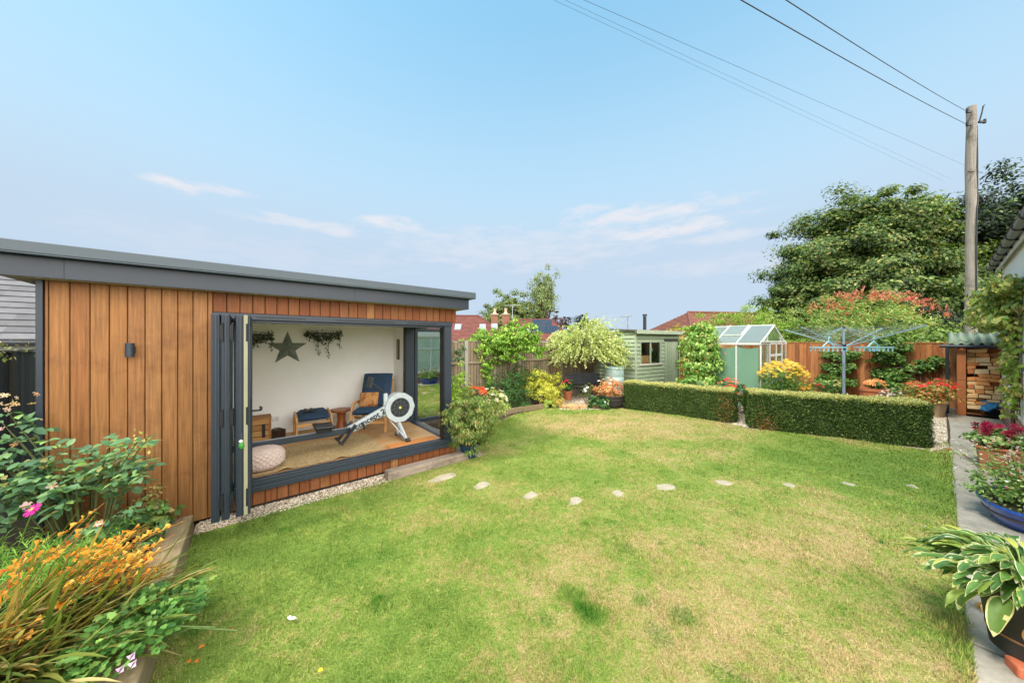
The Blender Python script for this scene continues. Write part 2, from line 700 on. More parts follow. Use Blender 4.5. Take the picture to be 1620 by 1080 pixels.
def lawn_mat(name, blade):
    m = bpy.data.materials.new(name)
    m.use_nodes = True
    nt = m.node_tree
    N, K = nt.nodes, nt.links
    N.clear()
    out = N.new('ShaderNodeOutputMaterial')
    b = N.new('ShaderNodeBsdfPrincipled')
    b.inputs['Roughness'].default_value = 0.75
    b.inputs['Specular IOR Level'].default_value = 0.2
    ge = N.new('ShaderNodeNewGeometry')

    def noise(scale, det, seed):
        mp = N.new('ShaderNodeMapping')
        mp.inputs['Location'].default_value = (seed, seed * 1.7, 0)
        mp.inputs['Scale'].default_value = (1, 1, 0.0)
        K.new(ge.outputs['Position'], mp.inputs[0])
        n = N.new('ShaderNodeTexNoise')
        n.inputs['Scale'].default_value = scale
        n.inputs['Detail'].default_value = det
        n.inputs['Roughness'].default_value = 0.6
        K.new(mp.outputs[0], n.inputs['Vector'])
        return n.outputs['Fac']

    def mth(op, a, c=None):
        n = N.new('ShaderNodeMath')
        n.operation = op
        for i, v in enumerate((a, c)):
            if v is None:
                continue
            if isinstance(v, (int, float)):
                n.inputs[i].default_value = v
            else:
                K.new(v, n.inputs[i])
        return n.outputs[0]
    sp = N.new('ShaderNodeSeparateXYZ')
    K.new(ge.outputs['Position'], sp.inputs[0])
    X, Y = sp.outputs['X'], sp.outputs['Y']
    dry = None
    # where the turf has dried out: middle, half axes, amount
    for (a, c, ra, rc, k) in ((1.6, 2.2, 2.4, 1.3, .14), (2.9, 7.6, 3.2, 1.5, .2), (3.3, 3.6, 1.7, 1.0, .1), (-3.0, 3.0, 2.0, 1.1, -.2), (.2, 6.4, 1.1, 2.0, -.03), (5.6, 5.0, 1.7, 1.5, -.22), (-1.0, 2.0, 1.2, 1.6, -.08), (.475, 2.5, .14, .10, -.26), (.60, 2.32, .15, .10, -.26), (.41, 5.55, .5, .2, -.14), (2.6, 2.6, .5, .35, -.1), (4.4, 2.25, .5, .25, -.14)):
        dx = mth('DIVIDE', mth('SUBTRACT', X, a), ra)
        dy = mth('DIVIDE', mth('SUBTRACT', Y, c), rc)
        q = mth('MULTIPLY', mth('MAXIMUM', mth('SUBTRACT', 1.0, mth('ADD', mth('MULTIPLY', dx, dx), mth('MULTIPLY', dy, dy))), 0.0), k)
        dry = q if dry is None else mth('ADD', dry, q)
    s = mth('ADD', mth('ADD', mth('MULTIPLY', noise(1.15, 5, 3.1), 0.75), mth('MULTIPLY', noise(3.4, 5, 9.4), 0.42)), dry)
    s = mth('ADD', s, mth('MULTIPLY', mth('SUBTRACT', noise(14, 5, 1.4), 0.5), 0.62))
    rp = N.new('ShaderNodeValToRGB')
    e = rp.color_ramp.elements
    e[0].position, e[0].color = 0.40, (*S(118, 145, 62, .92), 1)
    e[1].position, e[1].color = 0.96, (*S(226, 196, 148, .72), 1)
    for p, c in ((0.55, S(144, 165, 76, .84)), (0.65, S(174, 176, 98, .77)), (0.79, S(206, 188, 128, .72))):
        q = e.new(p)
        q.color = (*c, 1)
    K.new(s, rp.inputs[0])
    base = rp.outputs[0]
    if blade:
        a = N.new('ShaderNodeAttribute')
        a.attribute_name = 'Col'
        mx = N.new('ShaderNodeMix')
        mx.data_type = 'RGBA'
        mx.blend_type = 'MULTIPLY'
        mx.inputs['Factor'].default_value = 1
        K.new(base, mx.inputs['A'])
        vs_ = N.new('ShaderNodeVectorMath')
        vs_.operation = 'SCALE'
        vs_.inputs['Scale'].default_value = 1.43
        K.new(a.outputs['Color'], vs_.inputs[0])
        K.new(vs_.outputs[0], mx.inputs['B'])
        base = mx.outputs['Result']
        t = N.new('ShaderNodeBsdfTranslucent')
        K.new(base, t.inputs[0])
        K.new(base, b.inputs['Base Color'])
        ms = N.new('ShaderNodeMixShader')
        ms.inputs[0].default_value = 0.3
        K.new(b.outputs[0], ms.inputs[1])
        K.new(t.outputs[0], ms.inputs[2])
        K.new(ms.outputs[0], out.inputs[0])
    else:
        mx = N.new('ShaderNodeMix')
        mx.data_type = 'RGBA'
        mx.blend_type = 'MULTIPLY'
        mx.inputs['Factor'].default_value = 1
        mr = N.new('ShaderNodeMapRange')
        mr.inputs[1].default_value = .3
        mr.inputs[2].default_value = .7
        mr.inputs[3].default_value = .55
        mr.inputs[4].default_value = 1.15
        K.new(noise(70, 4, 5), mr.inputs[0])
        K.new(base, mx.inputs['A'])
        K.new(mr.outputs[0], mx.inputs['B'])
        K.new(mx.outputs['Result'], b.inputs['Base Color'])
        bp = N.new('ShaderNodeBump')
        bp.inputs['Strength'].default_value = 0.7
        bp.inputs['Distance'].default_value = 0.02
        K.new(noise(90, 4, 5), bp.inputs['Height'])
        K.new(bp.outputs[0], b.inputs['Normal'])
        K.new(b.outputs[0], out.inputs[0])
    return m


def w2(v):
    return (v.x, v.y)


PATH_M = -0.10                               # lawn edge of the paving, in house axes
lawn_poly = [w2(L(-.47, -.30)), w2(L(.3, -.24)), w2(L(1.4, -.22)), w2(L(2.2, -.26)), w2(L(3.0, -.2)), w2(g(775, 672)), w2(g(815, 655)), w2(g(862, 646)), w2(g(900, 642)), w2(g(985, 646)),
             w2(g(1080, 657)), w2(g(1160, 671)), w2(g(1186, 678)), w2(g(1330, 692)), w2(g(1462, 711)), w2(HL(10.9, -.02)), w2(HL(10.2, PATH_M - .03)), w2(HL(6, PATH_M - .01)), w2(HL(3.4, PATH_M - .03)),
             w2(HL(1.5, PATH_M - .04)), w2(HL(-.2, PATH_M)), w2(L(-.47, -4.75))]
sheet('lawn', lawn_poly, 0.0, lawn_mat('lawn_turf', False))
sheet('gravel_strip', [w2(L(-.47, 0.0)), w2(L(-.47, -.34)), w2(L(1.4, -.28)), w2(L(2.9, -.3)), w2(L(3.3, -.15)), w2(L(3.3, 2.7)), w2(L(2.6, 2.7)), w2(L(2.6, 0.0))], -0.012, GRAVEL)
sheet('gravel_bed', [w2(g(1150, 668)), w2(g(1190, 680)), w2(g(1470, 714)), w2(HL(10.9, -.05)), w2(HL(14.8, -.02)), w2(HL(16.3, .2)), w2(HL(15.5, 2.6)), w2(g(1150, 640)), w2(g(1060, 632)), w2(g(1000, 636))], -0.016, GRAVEL)
sheet('gravel_corner', [w2(g(870, 650)), w2(g(975, 650)), w2(g(1000, 634)), w2(g(1000, 618)), w2(g(880, 618))], -0.008, GRAVEL)

# paving: single slabs along the house
path = MB()
t = -2.0
k = 0
while t < 14.0:
    ln = random.choice((0.6, 0.75, 0.9))
    if k % 3 == 1:
        path.box(t, -.92, -.03, t + ln - .034, -.52, .012 + random.uniform(-.003, .004))
        path.box(t, -.506, -.03, t + ln - .034, -.11, .012 + random.uniform(-.003, .004))
    else:
        path.box(t, -.92, -.03, t + ln - .034, -.10 + random.uniform(-.02, .02), .012 + random.uniform(-.003, .004))
    t += ln
    k += 1
po = path.build('path', SLAB, None, 0.006)
po.rotation_euler = (0, 0, HA)
po['kind'] = 'structure'
sheet('bounce_paving', [w2(HL(-4.5, -.93)), w2(HL(5.1, -.93)), w2(HL(5.1, -7)), w2(HL(-4.5, -7))], -.004, SLAB)  # unseen pale paving added behind the camera to bounce light into the room

# grass blades
def in_poly(P, poly):
    x, y = P[:, 0], P[:, 1]
    c = np.zeros(len(P), bool)
    j = len(poly) - 1
    for i in range(len(poly)):
        xi, yi = poly[i]
        xj, yj = poly[j]
        c ^= ((yi > y) != (yj > y)) & (x < (xj - xi) * (y - yi) / (yj - yi + 1e-12) + xi)
        j = i
    return c


STONES = [(702, 755, 26, 8, .55), (762, 768, 14, 9, .2), (840, 783, 18, 8, .35), (911, 792, 15, 8, -.15), (978, 780, 15, 8, 0), (1052, 770, 22, 6, -.2),
          (1146, 764, 18, 5, -.2), (1249, 767, 12, 5, -.1), (1342, 765, 12, 4, -.15), (1443, 769, 10, 4, -.2)]


def blades(n, near):
    th = rng.uniform(-1.1, 1.08, n)
    # density falls off with distance so that every part of the picture gets blades
    r = 1.5 * (11.0 / 1.5) ** rng.uniform(0, 1, n) ** 0.95
    P = np.stack([r * np.sin(th), r * np.cos(th)], 1)
    P = P[in_poly(P, lawn_poly) & (P[:, 1] > 1.2)]
    for (px, py, w, h, sl_) in STONES:
        c = g(px, py)
        keep = ((P[:, 0] - c.x) / (w * c.y / 500 * 1.0)) ** 2 + ((P[:, 1] - c.y) / .17) ** 2 > .34
        P = P[keep]
    return P


P = blades(620000, 0)
n = len(P)
dist = np.hypot(P[:, 0], P[:, 1])
hgt = rng.uniform(.007, .019, n) * (1 + .05 * dist)
tuft = (np.sin(P[:, 0] * 7.3 + 1.3 * np.sin(P[:, 1] * 5.1)) * np.sin(P[:, 1] * 6.7 + 2 * np.sin(P[:, 0] * 3.3)))
hgt *= 1 + .35 * tuft
edge = np.abs(-P[:, 0] * math.sin(HA) + P[:, 1] * math.cos(HA) - PATH_M)
hgt *= 1 + .9 * np.exp(-(edge / .1) ** 2)
for (cx_, cy_, rr) in ((905, 940, .13), (932, 968, .12), (1500, 985, .16), (860, 710, .2), (940, 690, .2)):
    c = g(cx_, cy_)
    hgt *= 1 + .8 * np.exp(-((P[:, 0] - c.x) ** 2 + (P[:, 1] - c.y) ** 2) / rr ** 2)
wid = .0018 * np.maximum(1, dist / 2.0) * rng.uniform(.7, 1.4, n)
a = rng.uniform(0, 2 * np.pi, n)
d = np.stack([np.cos(a), np.sin(a)], 1)
q = np.stack([-np.sin(a + rng.normal(0, .6, n)), np.cos(a)], 1)
V = None
gf = Fol()
gf.plain = True
tint = rng.uniform(.6, 1.45, (n, 1)) * np.array([[1, 1, 1]])
deadb = rng.uniform(0, 1, n) < .2
tint[deadb] *= np.array((1.6, 1.3, 1.5))
for k in range(90):                                        # coarse darker tufts and clover patches
    rr = 1.7 + 7.5 * rng.uniform() ** 1.3
    th = rng.uniform(-.9, .95)
    c, s_ = (rr * math.sin(th), rr * math.cos(th)), rng.uniform(.03, .10)
    w = np.exp(-((P[:, 0] - c[0]) ** 2 + (P[:, 1] - c[1]) ** 2) / s_ ** 2)
    sel = w > rng.uniform(.25, .8, n)
    tint[sel] *= np.array((.52, .80, .55))
    hgt[sel] *= 1.5
lie = rng.uniform(0, 1, n) < .02                            # dead clippings lying flat
tint[lie] = np.array((1.4, 1.25, 1.4))
tint = np.clip(tint, 0, 1.4)
lean = np.where(lie, .05 * rng.uniform(.5, 1.2, n), rng.uniform(.1, .95, n) * hgt)
hgt = np.where(lie, .014, hgt)
V = np.zeros((n, 3, 3), 'f')
V[:, 0, :2] = P - q * wid[:, None]
V[:, 1, :2] = P + q * wid[:, None]
V[:, 2, :2] = P + d * lean[:, None]
V[:, :2, 2] = -0.002
V[lie, :2, 2] = .010
V[:, 2, 2] = hgt
gf.V.append(V.reshape(-1, 3))
gf.Ls.append(np.arange(3 * n))
gf.T.append(np.full(n, 3))
gf.Cc.append(tint * .7)
gf.n = 3 * n
grass = gf.build('grass', lawn_mat('grass_blades', True))
tag(grass, 'short mown grass of the lawn, green with straw-coloured dry patches', 'grass', kind='stuff')

# pebbles in the strip beside the garden room and the bed behind the hedges
pf = Fol()
pf.plain = True
PEB = [(S(226, 214, 194), 3), (S(196, 172, 140), 3), (S(150, 120, 92), 1.2), (S(240, 234, 222), 1.5), (S(128, 116, 104), 1)]
n = 9000
s_, y_ = rng.uniform(-.45, 3.2, n), -rng.uniform(0, .3, n)
keep = ~((s_ > 1.5) & (s_ < 2.86) & (y_ < -.09) & (y_ > -.3))
s_, y_ = s_[keep], y_[keep]
P = np.array([tuple(L(a, b, 0)) for a, b in zip(s_, y_)])
pf.inst(T_PEB, P, rdir(len(P)) * (1, 1, .2), np.array((0, 0, 1)) + rdir(len(P)) * .3, rng.uniform(.007, .016, len(P)), pick(PEB, len(P), .2))
P = np.concatenate([np.stack([rng.uniform(0, 1, 3500), rng.uniform(0, 1, 3500), np.zeros(3500)], 1)])
A_, B_, C_, D_ = [np.array(g(*p)) for p in ((1472, 714), (1500, 708), (1496, 655), (1478, 655))]
u, v = P[:, :1], P[:, 1:2]
Q = (A_ * (1 - u) + B_ * u) * (1 - v) + (D_ * (1 - u) + C_ * u) * v
pf.inst(T_PEB, Q, rdir(len(Q)) * (1, 1, .2), np.array((0, 0, 1)) + rdir(len(Q)) * .3, rng.uniform(.012, .024, len(Q)), pick(PEB, len(Q), .2))
A_, B_, C_, D_ = [np.array(g(*p)) for p in ((884, 648), (965, 648), (960, 626), (890, 626))]
Q = (A_ * (1 - u) + B_ * u) * (1 - v) + (D_ * (1 - u) + C_ * u) * v
pf.inst(T_PEB, Q, rdir(len(Q)) * (1, 1, .2), np.array((0, 0, 1)) + rdir(len(Q)) * .3, rng.uniform(.012, .026, len(Q)), pick(PEB, len(Q), .2))
A_, B_, C_, D_ = [np.array(g(*p)) for p in ((1158, 671), (1185, 677), (1180, 650), (1160, 648))]
Q = ((A_ * (1 - u) + B_ * u) * (1 - v) + (D_ * (1 - u) + C_ * u) * v)[:1500]
pf.inst(T_PEB, Q, rdir(len(Q)) * (1, 1, .2), np.array((0, 0, 1)) + rdir(len(Q)) * .3, rng.uniform(.012, .024, len(Q)), pick(PEB, len(Q), .2))
po = pf.build('gravel', mat('pebble', attr=True, rough=.85))
tag(po, 'loose pale gravel along the timber room and behind the hedges', 'gravel', kind='stuff')

# stepping stones
ORD = ['nearest the wooden step', 'second from the wooden step', 'third from the wooden step', 'fourth from the wooden step, nearest the photographer', 'fifth from the wooden step', 'sixth from the wooden step',
       'seventh from the wooden step', 'eighth from the wooden step', 'ninth from the wooden step', 'last of the row, nearest the paved path']
SHP = ['long narrow', 'small', 'three-cornered', 'broken', 'small squarish', 'long slanting', 'long', 'small', 'grass-covered', 'small']
for i, (px, py, w, h, sl_) in enumerate(STONES):
    c = g(px, py)
    sw = w * c.y / 500.0 * .9
    mb = MB((0.58, 0.53, 0.43))
    n = random.choice((4, 5, 5))
    poly = []
    for k in range(n):
        a = 2 * math.pi * k / n + random.uniform(-.35, .35)
        rr = random.uniform(.75, 1.15)
        x, y = math.cos(a) * sw * rr * .95, math.sin(a) * rr * h * c.y * c.y / 1000 * .95
        poly.append((x + y * .3, y + sl_ * x * .6))
    mb.prism(poly, -.03, .007)
    o = mb.build('stepping_stone', mat('pale_stone', (0.36, 0.31, 0.23), .9, noise=(14, .2), bump=.4, bscale=40), None, .006)
    o.location = c
    tag(o, SHP[i] + ' pale stepping stone sunk in the lawn, ' + ORD[i], 'stepping stone', 'stepping stones across the lawn')

# ------------------------------------------------------------------ garden room
GREY = mat('anthracite_metal', S(62, 74, 88, .48), .42, noise=(3, .06), spec=.5)
GREY2 = mat('roof_trim_metal', S(100, 114, 124, .52), .5, noise=(2.5, .12), st=(1, 1, 6), spec=.5)
DARK = mat('black_rubber', (0.012, 0.013, 0.015), .5, noise=(10, .2))
GLASS = None


def glass_mat(name, tint=(0.9, 0.95, 0.93), refl=0.12, rough=0.0):
    m = bpy.data.materials.new(name)
    m.use_nodes = True
    nt = m.node_tree
    N, K = nt.nodes, nt.links
    N.clear()
    out = N.new('ShaderNodeOutputMaterial')
    tr = N.new('ShaderNodeBsdfTransparent')
    tr.inputs[0].default_value = (*tint, 1)
    gl = N.new('ShaderNodeBsdfGlossy')
    gl.inputs['Roughness'].default_value = rough
    gl.inputs[0].default_value = (.95, .97, .96, 1)
    mx = N.new('ShaderNodeMixShader')
    fr = N.new('ShaderNodeFresnel')
    fr.inputs[0].default_value = 1.5
    ad = N.new('ShaderNodeMath')
    ad.operation = 'MULTIPLY_ADD'
    ad.inputs[1].default_value = 1.0
    ad.inputs[2].default_value = refl
    ad.use_clamp = True
    K.new(fr.outputs[0], ad.inputs[0])
    ge = N.new('ShaderNodeNewGeometry')              # only the outer face of a pane mirrors
    fb = N.new('ShaderNodeMath')
    fb.operation = 'SUBTRACT'
    fb.inputs[0].default_value = 1.0
    K.new(ge.outputs['Backfacing'], fb.inputs[1])
    fm = N.new('ShaderNodeMath')
    fm.operation = 'MULTIPLY'
    K.new(ad.outputs[0], fm.inputs[0])
    K.new(fb.outputs[0], fm.inputs[1])
    K.new(fm.outputs[0], mx.inputs[0])
    K.new(tr.outputs[0], mx.inputs[1])
    K.new(gl.outputs[0], mx.inputs[2])
    K.new(mx.outputs[0], out.inputs[0])
    return m


GLASS = glass_mat('window_glass', refl=.06)
GLASS_C = glass_mat('coated_door_glass', (.22, .25, .24), refl=.72)

room = thing('garden_room', 'flat-roofed garden room clad in vertical cedar boards with open grey folding doors', 'garden room', (-3.125, 3.788, 0), RA)


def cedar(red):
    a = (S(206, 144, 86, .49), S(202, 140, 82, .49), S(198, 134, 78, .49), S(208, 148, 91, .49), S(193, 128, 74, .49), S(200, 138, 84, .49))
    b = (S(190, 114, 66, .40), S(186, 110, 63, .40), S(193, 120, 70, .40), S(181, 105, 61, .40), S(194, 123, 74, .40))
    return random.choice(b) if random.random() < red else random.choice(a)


CEDAR = mat('cedar_boards', attr=True, rough=.62, noise=(4.2, .42), st=(13, 13, .5), bump=.25, bscale=14, stain=(2.1, S(112, 64, 36, .6), .50, .86), spec=.3)


def boards(mb, x0, x1, z0, z1, red, y0=0.0, y1=.02, w=.1165, ax='x'):
    x = x0
    first = -.0925 if x0 == -1.45 else 0
    while x < x1 - .004:
        e = min(x + w + first, x1)
        first = 0
        c = cedar(red(x) if callable(red) else red)
        j = random.uniform(0, .0022)
        if ax == 'x':
            mb.box(x + .003, y0 + j, z0, e - .003, y1, z1, c)
        else:
            mb.box(y0, x + .003, z0, y1 - j, e - .003, z1, c)
        x = e


cl = MB()
boards(cl, -1.45, -.335, .02, 2.558, 0.0)
cl.build('cladding', CEDAR, room, .004)
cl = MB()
boards(cl, -.335, 2.78, 2.335, 2.558, .97)  # mostly the redder set: less weathered cedar, fascia shade put into its colour
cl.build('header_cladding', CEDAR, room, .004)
cl = MB()
boards(cl, -.335, 2.78, .03, .198, .9)
cl.build('plinth_cladding', CEDAR, room, .004)
cl = MB()
boards(cl, .02, 2.5, .03, .198, .6, 2.76, 2.78, ax='y')
boards(cl, .02, 2.5, 2.335, 2.558, .7, 2.76, 2.78, ax='y')
boards(cl, 1.7, 2.5, .2, 2.335, .5, 2.76, 2.78, ax='y')
cl.build('end_cladding', CEDAR, room, .004)
mb = MB()
mb.box(-1.492, -.012, .02, -1.452, .10, 2.558)
mb.box(-1.492, .10, .02, -1.46, 2.5, 2.558)
mb.build('corner_trim', GREY, room, .003)
# carcass
mb = MB()
mb.box(-1.45, .022, .02, -.335, .14, 2.55)
mb.box(-.335, .022, 2.34, 2.755, .14, 2.55)
mb.box(-.335, .022, .0, 2.755, .12, .19)
mb.build('wall_frame', mat('membrane', (.03, .025, .02), .9), room)
WALLW = mat('emulsion_wall', S(246, 246, 242, .94), .9, noise=(3, .03), bump=.06, bscale=70)
mb = MB()
mb.box(-1.33, 2.28, .0, 2.62, 2.42, 2.54)
mb.build('back_wall', WALLW, room)
mb = MB()
mb.box(2.475, 1.69, .0, 2.755, 2.279, 2.54)
mb.box(-1.45, .142, .0, -1.33, 2.42, 2.54)
mb.box(-1.329, .142, .31, -.338, .16, 2.42)
mb.build('side_wall', WALLW, room)
mb = MB()
mb.box(-1.33, .142, 2.42, 2.755, 2.279, 2.54)
mb.build('ceiling', WALLW, room)
mb = MB()
mb.box(2.60, .142, 2.336, 2.757, 1.689, 2.419)
mb.build('lintel', GREY, room)
# laminate floor laid along the room
mb = MB()
yy = .12
while yy < 2.27:
    x = -1.33 - random.uniform(0, .8)
    while x < 2.62:
        a, b = max(x, -1.329), min(x + 1.2, 2.62)
        if b > a:
            mb.box(a + .0008, yy + .0008, .26, b - .0008, min(yy + .19, 2.279) - .0008, .31, random.choice((S(206, 160, 108), S(214, 172, 122), S(196, 148, 98), S(202, 158, 112))))
        x += 1.2
    yy += .19
mb.build('floor', mat('laminate', attr=True, rough=.45, noise=(4, .14), st=(.8, 12, 12), spec=.4), room)
mb = MB()
mb.box(-1.33, .12, .0, 2.62, 2.28, .255)
mb.build('floor_deck', DARK, room)
# roof
mb = MB()
mb.box(-1.65, -.16, 2.56, 2.94, -.13, 2.735)
mb.box(2.91, -.129, 2.56, 2.94, 2.62, 2.735)
mb.box(-1.65, -.129, 2.56, -1.62, 2.62, 2.735)
mb.box(-1.65, 2.621, 2.56, 2.94, 2.65, 2.735)
for x in (-1.3, 1.1, 2.85):                                   # joints in the fascia
    mb.box(x, -.1625, 2.562, x + .004, -.1602, 2.733, (.02, .02, .025))
mb.build('fascia', GREY, room, .003)
mb = MB()
mb.box(-1.62, -.129, 2.556, 2.91, 2.62, 2.57)
mb.build('soffit', mat('soffit_board', S(188, 176, 150), .8), room)
mb = MB()
mb.box(-1.74, -.25, 2.738, 3.03, 2.72, 2.752)
mb.prism([(-1.74, -.25), (3.03, -.25), (3.03, 2.72), (-1.74, 2.72)], 2.752, 2.85)
mb.build('roof', GREY2, room, .008, seg=2)
# door frame
mb = MB()
mb.box(-.335, -.012, 2.26, 2.70, .12, 2.333)
mb.box(-.335, .03, 2.225, 2.55, .10, 2.2585)
mb.box(-.335, -.012, .335, -.305, .12, 2.2585)
mb.build('door_frame', GREY, room, .003)
mb = MB()
for (a, b) in ((.05, .55), (.9, 1.7), (1.9, 2.4)):
    mb.box(a, -.0145, 2.285, b, -.0122, 2.297)
mb.box(-.3, .101, 2.23, 2.54, .118, 2.26)
mb.build('frame_vent', DARK, room)
mb = MB()
mb.box(2.555, .0, .335, 2.69, .16, 2.258)
mb.build('corner_post', GREY, room, .004)
mb = MB()
mb.box(2.535, -.004, .335, 2.553, .14, 2.25)
mb.build('post_gasket', DARK, room)
mb = MB()
mb.box(-.335, -.05, .20, 2.70, .02, .262)
mb.box(-.335, -.03, .262, 2.70, .11, .308)
mb.box(-.335, -.015, .308, 2.70, .03, .33)
mb.box(-.335, .08, .308, 2.70, .115, .325)
mb.build('sill', GREY, room, .004)
mb = MB()
mb.box(-.33, .031, .302, 2.55, .079, .312)
mb.build('track', DARK, room)
mb = MB()
mb.box(2.60, .165, .20, 2.72, 1.69, .33)
mb.box(2.57, .165, .3, 2.5995, 1.69, .322, (.02, .02, .02))
mb.build('side_sill', GREY, room, .003)
mb = MB()
mb.box(2.50, 1.61, .322, 2.68, 1.688, 2.336)
mb.box(2.60, .165, 2.262, 2.70, 1.609, 2.333)
mb.build('side_frame', GREY, room, .003)
mb = MB()
mb.box(2.47, 1.608, .322, 2.505, 1.686, 2.3)
mb.build('frame_seal', DARK, room)


def leaf_panel(name, M, w, z0, z1, th, gm, lip=None):
    """glazed door leaf: local x across its width, y through its thickness"""
    p = MB()
    p.M = M
    st = .065
    p.box(0, -th / 2, z0, st, th / 2, z1)
    p.box(w - st, -th / 2, z0, w, th / 2, z1)
    p.box(st, -th / 2, z0, w - st, th / 2, z0 + .09)
    p.box(st, -th / 2, z1 - .075, w - st, th / 2, z1)
    for q in (-1, 1):                                          # stepped profile on the outer stile
        p.box(w - .0005, q * th * .22 - .006, z0 + .01, w + .008, q * th * .22 + .006, z1 - .01)
    o = p.build(name, GREY, room, .004)
    b = MB((.05, .05, .05))
    b.M = M
    b.box(st - .002, -.006, z0 + .085, w - st + .002, .006, z1 - .07)
    b.build('glass', gm, o)
    if lip:
        b = MB()
        b.M = M
        b.box(w + .0085, -th * .30, z0 + .005, w + .014, th * .18, z1 - .005)
        b.build('edge_seal', mat('cream_seal', S(200, 196, 160, .5), .6, noise=(6, .1)), o)
    for zz in ((z0 + .18, z0 + 1.0, z1 - .18) if not lip else ()):
        b = MB()
        b.M = M
        b.box(w - .03, th / 2 + .001, zz - .07, w + .014, th / 2 + .028, zz + .07)
        b.cyl((w + .01, th / 2 + .02, zz - .09), (w + .01, th / 2 + .02, zz + .09), .011, n=8)
        b.build('hinge', DARK, o)
    return o


for i, (x, ang) in enumerate(((-.268, 0), (-.195, 0), (-.125, 3.2), (-.02, -1.6))):
    M = Matrix.Translation((x, -.045, 0)) @ Matrix.Rotation(R(-90 + ang), 4, 'Z')
    o = leaf_panel('folding_door', M, .69, .25, 2.27, .062, GLASS, lip=(i == 3))
    if i == 3:
        h = MB()
        h.M = M
        h.box(.60, .033, 1.05, .64, .043, 1.42)
        h.tube([(.62, .043, 1.28), (.62, .10, 1.28), (.60, .115, 1.28), (.50, .118, 1.285), (.47, .108, 1.29)], .011, 8)
        h.build('handle', DARK, o, smooth=40)
    if i == 2:
        h = MB()
        h.M = M
        h.box(.59, .033, 1.05, .63, .042, 1.42)
        h.tube([(.61, .042, 1.28), (.61, .085, 1.28), (.5, .095, 1.28)], .011, 8)
        h.build('handle', DARK, o, smooth=40)
M = Matrix.Translation((2.70, 1.655, 0))
o = leaf_panel('side_door', M, .84, .245, 2.285, .062, GLASS_C)
o['label'] = 'glazed door leaf folded outwards, mirroring the lawn'

# key fob hanging in the folded doors
mb = MB((.05, .05, .05))
kx = L(-.075, -.74)
mb.tube([(0, 0, .10), (.004, 0, .05), (0, 0, .02)], .003, 5, (.1, .1, .1))
mb.lathe([(.004, .02), (.022, .0), (.026, -.03), (.012, -.055)], 10, col=S(70, 150, 60))
mb.lathe([(.004, .028), (.018, .016), (.016, .002), (.004, -.004)], 10, c=(.004, -.012, .012), col=S(235, 235, 225))
o = mb.build('key_fob', PAINT, None, smooth=40)
o.location = (kx.x, kx.y, .98)
tag(o, 'small green and white key fob hanging on the folded door leaves', 'key fob')

# wall light
wl = thing('wall_light', 'small grey cylinder wall light fixed to the cedar boards', 'wall light', L(-.933, 0, 1.915), RA)
mb = MB()
mb.lathe([(.026, -.07), (.032, -.068), (.032, .068), (.026, .07)], 20, c=(0, -.062, 0))
mb.build('lamp_body', GREY, wl, smooth=30)
mb = MB()
mb.box(-.028, -.008, -.035, .028, .0, .035)
mb.box(-.012, -.035, -.012, .012, -.008, .012)
mb.build('bracket', DARK, wl, .003)

# wooden step
st_ = thing('timber_step', 'weathered railway sleeper laid as a step below the open doors', 'step', L(2.18, -.2, 0), RA)
mb = MB((0.30, 0.235, 0.175))
mb.box(-.67, -.105, -.02, .67, .075, .115)
mb.build('sleeper', mat('old_sleeper', (.30, .235, .18), .9, noise=(4, .35), st=(.8, 10, 10), bump=.6, bscale=12, stain=(4, (.16, .12, .09), .5, .7)), st_, .012, seg=2)

# ------------------------------------------------------------------ things in the garden room
OAK = mat('oiled_birch', S(222, 168, 104), .5, noise=(4, .14), st=(2, 2, 10))
NAVY = mat('navy_canvas', S(44, 66, 92, .9), .95, noise=(40, .18), bump=.3, bscale=200)


def room_thing(name, label, cat, s, y, z=.31, rz=0.0, group=None):
    return thing(name, label, cat, L(s, y, z), RA + rz, group)


# star
def star():
    mb = MB(S(104, 116, 108))
    c0, c1 = S(140, 150, 140), S(70, 84, 82)
    for k in range(5):
        a = math.pi / 2 + k * 2 * math.pi / 5
        for q, c in ((-1, c0), (1, c1)):
            b = a + q * math.pi / 5
            mb.add([(0, -.075, 0), (.32 * math.cos(a), 0, .32 * math.sin(a)), (.128 * math.cos(b), 0, .128 * math.sin(b))], [(0, 1, 2) if q < 0 else (0, 2, 1)], c0)
            mb.add([(.32 * math.cos(a), 0, .32 * math.sin(a)), (.128 * math.cos(b), 0, .128 * math.sin(b)), (0, .004, 0)], [(0, 1, 2) if q < 0 else (0, 2, 1)], c0)
    o = mb.build('wall_star', mat('aged_tin', attr=True, rough=.55, metal=.2, noise=(9, .35), stain=(6, S(70, 72, 66), .5, .8)), None)
    o.location = L(.52, 2.275, 1.87)
    o.rotation_euler = (0, 0, RA)
    tag(o, 'faceted five-pointed grey metal star hung on the white back wall', 'star ornament')


star()


